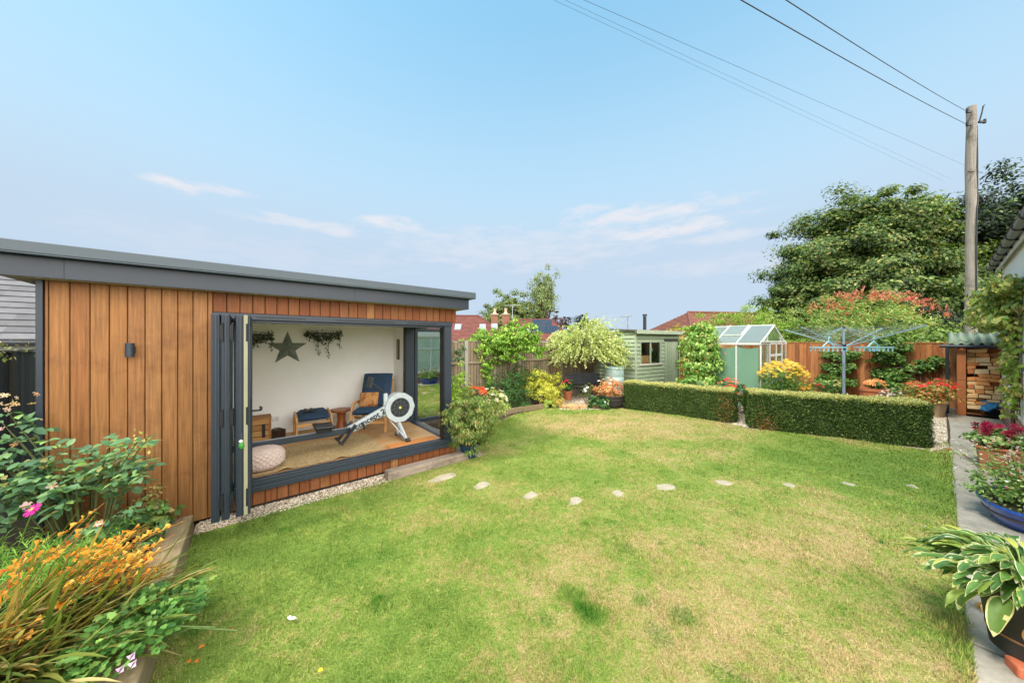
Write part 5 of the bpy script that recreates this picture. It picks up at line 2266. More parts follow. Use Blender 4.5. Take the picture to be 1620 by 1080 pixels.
def shrub(name, label, cat, loc, rad, nclump, nleaf, size, pal, tm=T_DIA, zc=None, group=None, stems=7, clump=.26, power=.4, flat=.7, droop=.3, low=-.75, flowers=None, up=.7, leafm=LEAF, wob=.22, jit=.2, parent=None, stem_r=.012):
    t = thing(name, label, cat, loc, 0, group)
    zc = rad[2] * .9 if zc is None else zc
    f = Fol()
    cc = crown(f, (0, 0, zc), rad, nclump, nleaf, size, pal, clump, power, flat, tm, droop, low, jit, up, wob)
    f.build('foliage', leafm, t)
    if stems:
        mb = MB(BARK)
        for i in rng.choice(len(cc), stems):
            q = Vector(cc[i])
            b = Vector((q.x * .12, q.y * .12, -.02))
            mb.tube([b, b.lerp(q, .5) + Vector((0, 0, .1 * q.length)), q], [stem_r, stem_r * .8, stem_r * .4], 5)
        mb.build('stems', STEM, t)
    if flowers:
        n, fs, pal2, ft, where = flowers
        d = rdir(n)
        d[:, 2] = np.abs(d[:, 2]) * where[0] + where[1]
        d = unit(d)
        P = np.array((0, 0, zc)) + d * np.array(rad) * rng.uniform(.9, 1.1, (n, 1))
        Nn = unit(d + np.array((0, -.3, .5)) + rdir(n) * .4)
        fx, fsz, fc = np.cross(Nn, rdir(n)), rng.uniform(.75, 1.25, n) * fs, pick(pal2, n, .12)
        blooms('flower', PETAL, t, [[(ft, P[i:i + 1], fx[i:i + 1], Nn[i:i + 1], fsz[i], fc[i])] for i in range(n)])
    return t


def pot(t, prof, m, name='pot', soil_r=None, soil_z=None, sx=1, sy=1):
    mb = MB()
    mb.lathe(prof, 40, sx=sx, sy=sy)
    o = mb.build(name, m, t, smooth=35)
    if soil_r:
        mb = MB((.05, .04, .03))
        mb.lathe([(soil_r, soil_z - .03), (soil_r, soil_z), (soil_r * .5, soil_z + .015)], 24, sx=sx, sy=sy)
        mb.build('compost', SOIL, t)
    return o


TERRA = mat('terracotta', S(188, 112, 76), .85, noise=(6, .15), stain=(5, S(206, 150, 118), .55, .8), bump=.15, bscale=40)

# --- raised bed on the left
rb = thing('raised_bed', 'raised bed edged with pale timber sleepers on the left', 'raised bed', L(0, 0, 0), RA)
SLEEP = mat('pale_sleeper', S(166, 146, 112, .66), .9, noise=(4, .3), st=(8, .7, 8), bump=.45, bscale=14, stain=(5, S(128, 112, 84), .52, .72))
mb = MB()
mb.box(-.66, -2.65, -.02, -.46, -.29, .215)
mb.build('sleeper', SLEEP, rb, .01, seg=2)
mb = MB()
mb.box(-.66, -4.4, -.02, -.46, -2.665, .21)
mb.build('sleeper', SLEEP, rb, .01, seg=2)
mb = MB((.05, .04, .03))
nx, ny = 22, 40
vs, fs = [], []
for j in range(ny + 1):
    for k in range(nx + 1):
        vs.append((-2.38 + 1.73 * k / nx, -4.3 + 4.2 * j / ny, .17 + random.uniform(-.02, .03)))
for j in range(ny):
    for k in range(nx):
        b = j * (nx + 1) + k
        fs.append((b, b + 1, b + nx + 2, b + nx + 1))
mb.add(vs, fs)
mb.build('soil', SOIL, rb)

# rose
ro = thing('rose_bush', 'lanky rose bush with blue-green leaves against the cedar wall', 'rose bush', L(-1.08, -.45, .18))
f = Fol()
mb = MB(S(98, 104, 62))
RPAL = [(S(96, 134, 92), 3), (S(120, 158, 104), 2), (S(78, 114, 84), 2.2), (S(150, 180, 104), .9), (S(150, 140, 80), .25)]
canes = []
for k in range(19):
    dx, dy = rng.uniform(-.72, .48), rng.uniform(-.3, .22)
    hz_ = rng.uniform(.62, 1.03)
    canes.append((dx, dy, hz_))
canes += [(-.66, -.05, 1.24), (-.62, -.1, 1.15), (-.68, 0, 1.02), (.62, -.10, 1.02), (.64, -.1, .80), (.56, -.12, 1.0), (.3, -.1, .98), (-.15, -.1, .95), (-.92, -.25, .55), (-1.0, -.2, .72), (.52, -.2, .42)]
for dx, dy, hz_ in canes:
    p = Vector((dx * .2, dy * .3, 0))
    q = Vector((dx, dy, hz_))
    m1 = p.lerp(q, .5) + Vector((-dx * .12, 0, .12 * hz_))
    mb.tube([p, m1, q], [.008, .006, .003], 5)
    for u in np.linspace(.50, 1.0, 8):
        w = Vector(p).lerp(q, u) + Vector((-dx * .12, 0, .12 * hz_)) * (1 - (2 * u - 1) ** 2)
        d0 = rdir(1)[0] * (1, 1, .35)
        d0 = d0 / np.linalg.norm(d0)
        sd_ = np.cross(d0, (0, 0, 1))
        sd_ = sd_ / (np.linalg.norm(sd_) + 1e-6)
        c = pick(RPAL, 5, .12)
        base = np.array(w)
        s_ = rng.uniform(.055, .09)
        Pp = [base + d0 * .05, base + d0 * .05, base + d0 * .10, base + d0 * .10, base + d0 * .115]
        Xx = [d0 * .35 + sd_, d0 * .35 - sd_, d0 * .5 + sd_, d0 * .5 - sd_, d0]
        f.inst(T_OVAL, Pp, np.array(Xx) + np.array((0, 0, -.15)) + rdir(5) * .2, np.array((0, -.25, 1)) + rdir(5) * .35, s_ * np.array((.8, .8, 1, 1, 1.15)), c)
f.build('foliage', LEAF, ro)
mb.build('canes', STEM, ro)
items = []
c0 = np.array((-.66, -.05, 1.28))
for k in range(34):
    items.append([(T_FL5, [c0 + rng.normal(0, 1, 3) * (.10, .06, .05)], rdir(1), rdir(1) + (0, -.6, .6), rng.uniform(.012, .026), pick([(S(236, 200, 180), 2), (S(214, 178, 128), 2), (S(196, 150, 120), 1)], 1))])
for c in ((-.62, -.1, 1.08), (-.50, -.1, .96), (-.75, -.3, .62), (-.1, -.3, .55), (.1, -.3, .70), (.4, -.25, .38)):
    items.append([(T_FL5, [c, c], rdir(2), rdir(2) * .4 + (0, -1, .5), [.03, .022], pick([(S(240, 196, 200), 2), (S(220, 170, 110), 1)], 2))])
blooms('flower', PETAL, ro, items)
f = Fol()
f.inst(T_DIA, np.array((.62, -.15, .98)) + rng.normal(0, .05, (26, 3)), rdir(26) + (0, 0, .8), rdir(26), .035, pick([(S(214, 206, 120), 1), (S(180, 190, 90), 1)], 26))
f.build('young_shoots', PETAL, ro)

# feathery cosmos
cs = thing('cosmos_plant', 'feathery light green cosmos with one magenta flower', 'cosmos', L(-1.2, -.95, .17))
f = Fol()
COS0 = L(-1.2, -.95, .17)
for k in range(150):
    b = rng.normal(0, .12, 3) * (1.6, 1, 0)
    d0 = np.array((rng.uniform(-.7, .85), rng.uniform(-.6, .4), rng.uniform(.5, 1.2)))
    ln = rng.uniform(.3, .6)
    for j in range(26):
        u = rng.uniform(.25, 1)
        p = b + d0 / np.linalg.norm(d0) * ln * u + np.array((0, 0, -.12 * u * u))
        f.strap(p, rdir(1)[0] + d0 * .7 + np.array((0, 0, .1)), rng.uniform(.06, .11), .0058, 1.0, pick([(S(140, 182, 76), 2), (S(112, 158, 62), 2), (S(168, 200, 100), 1)], 1)[0], seg=2)
f.build('foliage', LEAF, cs)
mb = MB(S(110, 140, 60))
mb.tube([(0, -.05, 0), (0, -.1, .35), tuple(at(52, 808, 2.11) - COS0)], .004, 5)
mb.build('stem', STEM, cs)
f = Fol()
fl8 = _flower(8, .35, .05, 1.15)
cf = np.array(at(52, 806, 2.1)) - np.array(COS0)
f.inst(fl8, [tuple(cf)], (1, 0, .1), (.2, -.75, .75), .046, S(196, 44, 148, .75))
f.inst(T_FL8, [tuple(cf + (.003, -.008, .009))], (1, 0, 0), (.2, -.75, .75), .014, S(240, 190, 60))
f.build('flower', PETAL, cs)

# crocosmia: sword leaves and arching orange sprays
cp = thing('crocosmia', 'sprawling clump of sword leaves with arching orange-yellow flower sprays', 'crocosmia', (-2.75, 1.78, .18))
f = Fol()
CPAL = [(S(112, 122, 54), 3), (S(130, 136, 64), 2.4), (S(150, 140, 84), 1.6), (S(82, 102, 44), 2), (S(176, 146, 84), 1.2), (S(190, 176, 120), .7)]
for k in range(360):
    b = np.array((rng.uniform(-.50, .30), rng.uniform(-.30, .35), 0))
    a = rng.uniform(-.5, 1.15)
    d0 = np.array((rng.uniform(.25, 1.0), rng.uniform(-.28, .30), rng.uniform(.35, 1.1)))
    f.strap(b, d0, rng.uniform(.42, .80), rng.uniform(.014, .030), rng.uniform(.3, 1.1), pick(CPAL, 1, .15)[0], seg=7, fold=.35)
for k in range(26):
    b = np.array((rng.uniform(-.2, .15), rng.uniform(-.34, .05), 0.02))
    f.strap(b, (rng.uniform(.4, 1), rng.uniform(-.6, .1), rng.uniform(.2, .6)), rng.uniform(.4, .6), rng.uniform(.02, .034), rng.uniform(.9, 1.6), pick(CPAL, 1, .15)[0], seg=8, fold=.3)
f.build('leaves', LEAF, cp)
mb = MB(S(150, 112, 58))
items = []
FP = [(S(250, 182, 76, .7), 3), (S(246, 166, 62, .7), 2), (S(252, 200, 104, .7), 2), (S(228, 124, 56, .7), .8)]
T_TRUMP = (np.array([(0, .02, 0), (0, -.02, 0), (.55, .12, .05), (.55, -.12, .05), (1, .42, .12), (1.02, .0, .22), (1, -.42, .12), (.55, 0, -.12), (.95, .25, -.3), (.95, -.25, -.3)], 'f'),
           [(0, 1, 3, 2), (2, 3, 5), (2, 5, 4), (3, 6, 5), (0, 2, 7), (1, 7, 3), (7, 2, 8), (7, 9, 3)])
sprays = []
for k in range(38):
    b = np.array((rng.uniform(-.4, .15), rng.uniform(-.2, .4), 0))
    px_ = rng.uniform(95, 292)
    e = np.array(at(px_, rng.uniform(838, 950) - .12 * (px_ - 95), rng.uniform(1.95, 2.4))) - np.array((-2.75, 1.78, .18))
    b[0] = min(b[0], e[0] - .35)
    sprays.append((b, e))
for (px, py, Y) in ((165, 795, 2.35), (150, 815, 2.3), (235, 835, 2.3), (262, 868, 2.25), (262, 890, 2.15), (40, 870, 1.9), (90, 840, 2.1), (60, 880, 2.0), (210, 850, 2.35), (180, 870, 2.2), (235, 890, 2.2), (120, 960, 1.75), (75, 1010, 1.65), (70, 985, 1.7)):
    e = np.array(at(px, py, Y)) - np.array((-2.75, 1.78, .18))
    sprays.append((np.array((rng.uniform(-.3, .05), rng.uniform(-.1, .2), 0)), e))
for b, e in sprays:
    m1 = b * .45 + e * .55 + np.array((-.08, 0, .10))
    path = [tuple((1 - t) ** 2 * b + 2 * t * (1 - t) * m1 + t * t * e) for t in np.linspace(0, 1, 7)]
    mb.tube(path, [.004] * 4 + [.003, .0025, .002], 5)
    d0 = unit((e - m1)[None])[0]
    nfl = rng.integers(8, 15)
    for j in range(nfl):
        u = j / nfl
        p = e - d0 * .26 * (1 - u)
        sd_ = np.cross(d0, (0, 0, 1.0)) * (1 if j % 2 else -1)
        if u < .68:
            items.append([(T_TRUMP, [p], d0 * .5 + sd_ * .55 + np.array((0, 0, .35)) + rdir(1) * .25, rdir(1) * .5 + (0, 0, 1), rng.uniform(.030, .050), pick(FP, 1, .08))])
        else:
            items.append([(T_NARROW, [p], d0 + sd_ * .4 + np.array((0, 0, .2)), (0, 0, 1), rng.uniform(.018, .028), pick([(S(226, 130, 50), 1), (S(190, 120, 60), 1)], 1))])
mb.build('stems', STEM, cp)
random.shuffle(items)
items.sort(key=lambda q: -q[0][4])
blooms('flower', PETAL, cp, items)

# mallow spilling over the sleeper
f = Fol()
ml = thing('mallow_plant', 'leafy mallow spilling over the sleeper with two mauve flowers', 'mallow', g(224, 1020, .2))
MP = [(S(92, 138, 66), 3), (S(118, 162, 82), 2), (S(146, 182, 96), 1.2), (S(70, 112, 58), 1.5)]
n = 1000
P, d = blob_pts(n, (.23, .32, .17), .5, -.2)
P = P + (0, 0, .10)
f.inst(T_LOBED, P, d * (1, 1, .2) + rdir(n) * .4, d * .5 + np.array((0, -.3, .9)) + rdir(n) * .35, rng.uniform(.022, .042, n), pick(MP, n, .15))
Q = np.array(g(308, 945, .10)) - np.array(g(224, 1020, .2))
P = np.array(Q) + rng.normal(0, 1, (34, 3)) * (.06, .06, .05)
f.inst(T_LOBED, P, rdir(34), np.array((0, -.2, 1)) + rdir(34) * .4, rng.uniform(.026, .045, 34), pick([(S(170, 196, 96), 2), (S(146, 180, 84), 2)], 34))
f.build('foliage', LEAF, ml)
mb = MB(S(96, 120, 60))
for k in range(12):
    e = rng.normal(0, 1, 3) * (.22, .22, .06) + (0, 0, .2)
    mb.tube([(0, 0, -.02), tuple(e * .5 + np.array((0, 0, .06))), tuple(e)], .004, 5)
mb.tube([(0, 0, .05), tuple(np.array(Q) * .6 + np.array((0, 0, .1))), tuple(Q)], .005, 5)
mb.build('stems', STEM, ml)
items = []
for (px, py) in ((197, 1050), (214, 1030), (216, 1042)):
    q = np.array(at(px, py, 1.56)) - np.array(g(224, 1020, .2))
    items.append([(T_TRUMP, [q, q], [(.3, -.5, -.5), (-.3, -.6, -.3)], [(0, -1, .3), (.3, -1, .3)], [.03, .026], pick([(S(214, 172, 214), 1), (S(226, 196, 226), 1)], 2))])
blooms('flower', PETAL, ml, items)

# small plants at the sleeper end
shrub('heuchera', 'small crinkled green and buff plant beside the end of the sleeper', 'bedding plant', L(-.72, -.42, .17), (.17, .15, .15), 30, 14, .045,
      [(S(110, 146, 72), 2), (S(150, 164, 90), 1), (S(178, 150, 104), 1), (S(96, 128, 84), 1)], T_LOBED, stems=4, clump=.3, stem_r=.004)
shrub('sedum', 'buff seed heads rising behind the end of the sleeper', 'bedding plant', L(-.80, -.24, .17), (.15, .10, .17), 24, 14, .035,
      [(S(190, 166, 112), 2), (S(152, 128, 84), 1), (S(146, 152, 82), 1.3)], T_DIA, zc=.27, stems=6, clump=.3, stem_r=.004)
shrub('foxglove_leaves', 'dark low foliage at the foot of the cedar wall under the rose', 'bedding plant', L(-1.0, -.55, .17), (.42, .26, .16), 40, 12, .07,
      [(S(84, 122, 70), 2), (S(104, 138, 84), 1), (S(70, 96, 60), 1)], T_LOBED, stems=4, clump=.3, stem_r=.004)

# --- potted maple beside the room
mp = thing('potted_maple', 'small cut-leaf maple in a dark blue pot by the corner of the garden room', 'potted tree', g(743, 722))
pot(mp, [(.10, 0), (.125, .01), (.155, .10), (.165, .19), (.175, .20), (.178, .225), (.165, .225), (.15, .19)], mat('navy_glaze', S(30, 66, 96), .3, noise=(6, .2), stain=(9, S(196, 176, 150), .60, .66), spec=.5, bump=.1), soil_r=.155, soil_z=.2)
f = Fol()
MPAL = [(S(112, 140, 66), 3), (S(138, 156, 82), 2), (S(96, 122, 62), 2), (S(176, 150, 104), .8), (S(150, 110, 76), .5), (S(168, 176, 98), 1.2)]
cc = crown(f, (.0, .05, .66), (.50, .46, .50), 190, 56, .062, MPAL, clump=.26, power=.4, flat=.45, tm=T_NARROW, droop=1.1, low=-.95, up=.5)
f.build('foliage', LEAF, mp)
mb = MB(S(96, 84, 66))
trunk_mb(mb, (0, 0, .18), [tuple(cc[i]) for i in rng.choice(len(cc), 14)], .02, S(96, 84, 66), fork=.3)
mb.build('trunk', STEM, mp)

# --- border against the grey fence
ed = thing('timber_edging', 'low curved timber edging in front of the flower border', 'edging', g(825, 650))
mb = MB()
o0 = g(825, 650)
pts = [g(784, 659) - o0, g(800, 655) - o0, g(826, 650.5) - o0, g(850, 647) - o0, g(864, 645) - o0]
for a, b in zip(pts[:-1], pts[1:]):
    mb.bar(a + Vector((0, 0, .06)), b + Vector((0, 0, .06)), .06, .15)
mb.build('boards', SLEEP, ed, .006)

YG = [(S(196, 190, 66), 3), (S(216, 206, 84), 3), (S(160, 172, 58), 2), (S(120, 148, 52), 1.2), (S(226, 214, 120), 1)]
shrub('golden_shrub', 'rounded golden yellow shrub in the border before the grey fence', 'shrub', g(855, 640), (.74, .62, .56), 170, 60, .045, YG, zc=.55, clump=.22, stems=8)
DKG = [(S(62, 100, 50), 3), (S(84, 122, 60), 2), (S(50, 84, 46), 2), (S(110, 146, 70), .7)]
shrub('dark_shrub', 'dark green bushy shrub between the orange lilies and golden shrub', 'shrub', at(803, 635, 9.3) * Vector((1, 1, 0)) if False else (at(803, 640, 9.2).x, 9.2, 0), (.6, .46, .66), 130, 50, .06, DKG, T_NARROW, zc=.58, clump=.26, stems=6, droop=.1)
shrub('fennel_clump', 'loose upright green perennials behind the dark shrub', 'perennial', (at(830, 600, 9.9).x, 9.9, 0), (.6, .4, .66), 100, 34, .07, DKG + [(S(150, 120, 76), 1)], T_NARROW, zc=.65, clump=.3, stems=8, droop=-.5,
      flowers=(14, .03, [(S(214, 96, 84), 1), (S(230, 150, 130), 1)], T_FL5, (1, .1)))
shrub('lime_fern', 'bright lime green leafy plant just beyond the room corner', 'perennial', (at(722, 600, 8.3).x, 8.15, 0), (.34, .34, .68), 70, 26, .09, [(S(160, 192, 70), 3), (S(186, 208, 92), 2), (S(120, 160, 60), 1.5)], T_NARROW, zc=.72, clump=.3, stems=6, droop=.5)
li = shrub('orange_lilies', 'clump of orange-red flowers beside the lime green plant', 'flowers', (at(752, 610, 8.5).x, 8.5, 0), (.36, .3, .36), 50, 22, .06, DKG, T_NARROW, zc=.42, clump=.3, stems=6, droop=-.3,
           flowers=(85, .055, [(S(226, 92, 44), 3), (S(236, 120, 64), 2), (S(206, 70, 40), 1)], T_FL6, (.9, .45)))
shrub('hydrangea', 'creamy plumed plant showing above the potted maple', 'shrub', (at(778, 640, 7.6).x, 7.6, 0), (.42, .36, .40), 60, 26, .06, [(S(150, 170, 84), 2), (S(178, 186, 104), 2), (S(206, 200, 130), 1)], T_DIA, zc=.46, clump=.28, stems=6,
      flowers=(26, .05, [(S(240, 234, 206), 1), (S(232, 222, 180), 1)], T_FL8, (.9, .3)))
shrub('bronze_heuchera', 'low bronze-leaved plant behind the timber edging', 'bedding plant', g(812, 642), (.26, .2, .17), 36, 16, .06, [(S(150, 110, 60), 2), (S(176, 132, 70), 1), (S(120, 90, 56), 1)], T_LOBED, stems=0)
shrub('purple_heuchera', 'low dark purple-leaved plant in front of the golden shrub', 'bedding plant', g(842, 641), (.26, .2, .15), 36, 16, .055, [(S(78, 62, 76), 2), (S(104, 84, 96), 1), (S(60, 48, 60), 1)], T_LOBED, stems=0)
for (px, py, w, h, pal, lab) in ((800, 649, .24, .13, [(S(96, 140, 74), 1), (S(116, 160, 84), 1)], 'low green leaves along the left end of the timber edging'),
                                 (868, 645, .2, .16, [(S(150, 176, 76), 1), (S(180, 190, 90), 1)], 'light green trailing leaves at the right end of the timber edging'),
                                 (883, 644, .18, .15, [(S(206, 170, 90), 1), (S(186, 180, 90), 1)], 'small yellow-buff clump beside the rough stones'),
                                 (830, 646, .2, .11, [(S(110, 150, 80), 1), (S(86, 130, 70), 1)], 'low green leaves at the middle of the timber edging')):
    shrub('ground_plant', lab, 'bedding plant', g(px, py), (w, w * .7, h), 26, 14, .06, pal, T_LOBED, stems=0, group='low plants along the border edge')
shrub('bronze_perennial', 'thin reddish seed heads against the fence left of the bench', 'perennial', (at(884, 600, 11.2).x, 11.0, 0), (.35, .25, .7), 50, 14, .05, [(S(170, 120, 70), 2), (S(150, 140, 80), 1), (S(120, 110, 60), 1)], T_NARROW, zc=.75, clump=.3, stems=10, droop=-.3)
shrub('white_flower_plant', 'slender plant with a few white flowers before the bench', 'flowers', g(932, 643), (.26, .2, .30), 26, 10, .045, [(S(120, 152, 70), 2), (S(90, 124, 60), 1)], T_NARROW, zc=.42, clump=.3, stems=8,
      flowers=(9, .045, [(S(246, 244, 238), 1)], T_FL5, (.9, .1)))
shrub('green_mound', 'dark leafy plant with small white flowers beside the barrel planter', 'flowers', g(948, 646), (.30, .24, .20), 40, 18, .075, DKG, T_LOBED, zc=.2, stems=0, flowers=(7, .04, [(S(246, 246, 240), 1)], T_FL5, (.7, -.1)))
for i, (px, py, w, h, lab) in enumerate(((906, 646, .20, .15, 'rough sandstone lump edging the bed before the bench, the larger left one'), (922, 645, .16, .11, 'rough sandstone lump edging the bed before the bench, the small one in the middle'), (937, 644, .22, .10, 'flat rough sandstone edging the bed before the bench, nearest the barrel planter'), (894, 645, .13, .10, 'grey-brown stone edging the bed beside the golden shrub'))):
    c = g(px, py)
    mb = MB()
    n = 9
    vs, fs = [], []
    for z, rr in ((-.02, 1), (h * .6, 1.02), (h, .7)):
        for k in range(n):
            a = 2 * math.pi * k / n
            q = rr * random.uniform(.8, 1.1)
            vs.append((w * q * math.cos(a), w * .6 * q * math.sin(a), z * random.uniform(.85, 1.1)))
    for j in range(2):
        for k in range(n):
            k2 = (k + 1) % n
            fs.append((j * n + k, j * n + k2, (j + 1) * n + k2, (j + 1) * n + k))
    fs.append(tuple(2 * n + k for k in range(n)))
    mb.add(vs, fs)
    o = mb.build('edging_stone', mat('sandstone', S(198, 158, 112), .9, noise=(7, .3), bump=.8, bscale=20), None, .012)
    o.location = c
    tag(o, lab, 'stone', 'rough stones edging the bench corner')
gp = shrub('potted_geranium', 'red geranium in a small terracotta pot left of the bench', 'potted plant', g(898, 633), (.22, .2, .2), 26, 16, .07, DKG, T_LOBED, zc=.48, stems=4, flowers=(9, .06, [(S(214, 60, 80), 1)], T_FL5, (.8, .4)))
pot(gp, [(.10, 0), (.11, .01), (.15, .27), (.165, .28), (.165, .33), (.15, .33), (.13, .28)], TERRA, soil_r=.14, soil_z=.29)
bp_ = shrub('barrel_planter', 'half barrel planter overflowing with orange and cream coleus by the hedge', 'planter', (at(966, 640, 9.75).x, 9.75, 0), (.50, .42, .32), 90, 34, .05,
            [(S(214, 140, 96), 3), (S(226, 170, 120), 2), (S(196, 110, 80), 1.5), (S(226, 206, 140), 1), (S(150, 160, 76), 1)], T_DIA, zc=.55, stems=0, flowers=(18, .05, [(S(244, 226, 216), 1), (S(236, 190, 170), 1)], T_FL5, (.4, .75)))
mb = MB()
mb.lathe([(.32, 0), (.37, .06), (.40, .17), (.41, .28), (.40, .36), (.37, .36), (.35, .3)], 24)
mb.build('barrel', mat('dark_barrel', S(66, 58, 54), .7, noise=(6, .3), st=(8, 8, 1), bump=.3), bp_, smooth=30)
mb = MB()
for z, r_ in ((.07, .378), (.20, .408), (.30, .412)):
    mb.lathe([(r_, z), (r_ + .006, z + .002), (r_ + .006, z + .033), (r_, z + .035)], 28)
mb.build('hoop', DARK, bp_, smooth=30)

# wisteria over the fence
wi_ = thing('wisteria', 'bright green wisteria heaped over the top of the grey fence', 'climber', (at(800, 560, 9.75).x, 9.75, 0))
f = Fol()
WPAL = [(S(112, 156, 50), 3), (S(140, 180, 62), 2.4), (S(84, 126, 44), 2), (S(176, 200, 84), 1.6), (S(206, 206, 110), .5)]
for c, r_, n in (((-.55, -.1, 1.95), (.85, .5, .42), 105), ((.35, 0, 2.15), (.75, .5, .48), 110), ((.75, .15, 1.85), (.55, .4, .48), 60), ((-.65, -.25, 1.3), (.28, .22, .7), 40), ((-.45, -.15, .8), (.22, .2, .4), 16), ((-1.05, -.2, 1.7), (.35, .3, .28), 26), ((.0, -.2, 1.55), (.6, .25, .3), 36), ((.25, .1, 2.55), (.3, .2, .22), 14)):
    crown(f, c, r_, n, 42, .066, WPAL, clump=.24, power=.45, flat=.6, tm=T_NARROW if False else T_DIA, droop=.9, low=-.8)
f.build('foliage', LEAF, wi_)
mb = MB(S(130, 110, 88))
mb.tube([(-.3, .0, 0), (-.42, .05, .6), (-.6, .0, 1.2), (-.4, .0, 1.8)], [.04, .035, .03, .02], 7)
mb.tube([(.9, .0, .0), (.2, .1, .7), (-.4, .1, 1.2), (-.5, 0, 1.7)], [.02, .02, .016, .012], 6)
mb.tube([(-.4, 0, 1.6), (.3, 0, 1.9), (.8, .1, 1.9)], [.025, .02, .01], 6)
for k in range(9):
    x = rng.uniform(-.9, 1.1)
    mb.tube([(x, 0, 2.1), (x + rng.uniform(-.1, .3), -.1, 2.5), (x + rng.uniform(-.1, .5), -.15, 2.66)], .004, 4)
mb.build('stems', STEM, wi_)
shrub('grey_ivy', 'small grey-green ivy patch on the fence between room corner and wisteria', 'climber', (at(727, 560, 8.6).x, 8.45, 1.45), (.22, .16, .26), 26, 16, .06, [(S(110, 130, 96), 2), (S(84, 110, 76), 1)], T_DIA, zc=.18, stems=3)

# pale variegated shrub
ps = thing('variegated_shrub', 'wide pale cream-green weeping shrub leaning over the black bench', 'shrub', (at(930, 560, 11.3).x, 11.35, 0))
f = Fol()
PPAL = [(S(206, 206, 150), 3), (S(186, 194, 120), 3), (S(160, 176, 92), 2), (S(226, 222, 180), 2), (S(124, 148, 70), 1.6)]
tipsP = []
for k in range(640):
    d0 = rdir(1)[0]
    d0[2] = abs(d0[2]) * 1.15 - .38
    d0 = d0 / np.linalg.norm(d0)
    e = np.array((.0, -.1, 1.80)) + d0 * np.array((1.16, .9, 1.02)) * rng.uniform(.5, 1.08) + np.array((-.06, 0, 0))
    e[2] -= .12 * abs(e[0])
    out = unit((d0 * (1, 1, .25) + np.array((.15, -.1, -.25)) + rdir(1)[0] * .25)[None])[0]
    m = rng.integers(22, 36)
    q = rng.uniform(0, 1, m)
    P = e + out * (q * .42)[:, None] + np.array((0, 0, -.14)) * (q ** 2)[:, None] + rng.normal(0, .022, (m, 3))
    f.inst(T_DIA, P, out + rdir(m) * .55, rdir(m) + (0, -.3, .8), rng.uniform(.05, .088, m), pick(PPAL, m, .16))
    if k % 8 == 0:
        tipsP.append(tuple(e))
for k in range(24):                                        # long whips in the wind
    a = rng.uniform(-.2, 1.2)
    p = np.array((a, -.1, 2.45 + .22 * math.cos(a)))
    m = 16
    q = np.linspace(0, 1, m)
    dd = np.array((rng.uniform(.3, .8), rng.uniform(-.2, .2), rng.uniform(.05, .5)))
    P = p + dd * (q * .75)[:, None]
    f.inst(T_NARROW, P, dd + rdir(m) * .5, rdir(m) + (0, 0, 1), .06, pick(PPAL, m))
f.build('foliage', LEAF, ps)
mb = MB(S(120, 100, 80))
for b, i0 in (((-.15, .5, 0), 0), ((.3, .55, 0), 1), ((.55, .6, 0), 2), ((.75, .62, 0), 3)):
    trunk_mb(mb, b, [tipsP[j] for j in range(i0, len(tipsP), 4)][:12], .04, S(120, 100, 80), fork=.55)
mb.build('trunk', STEM, ps)

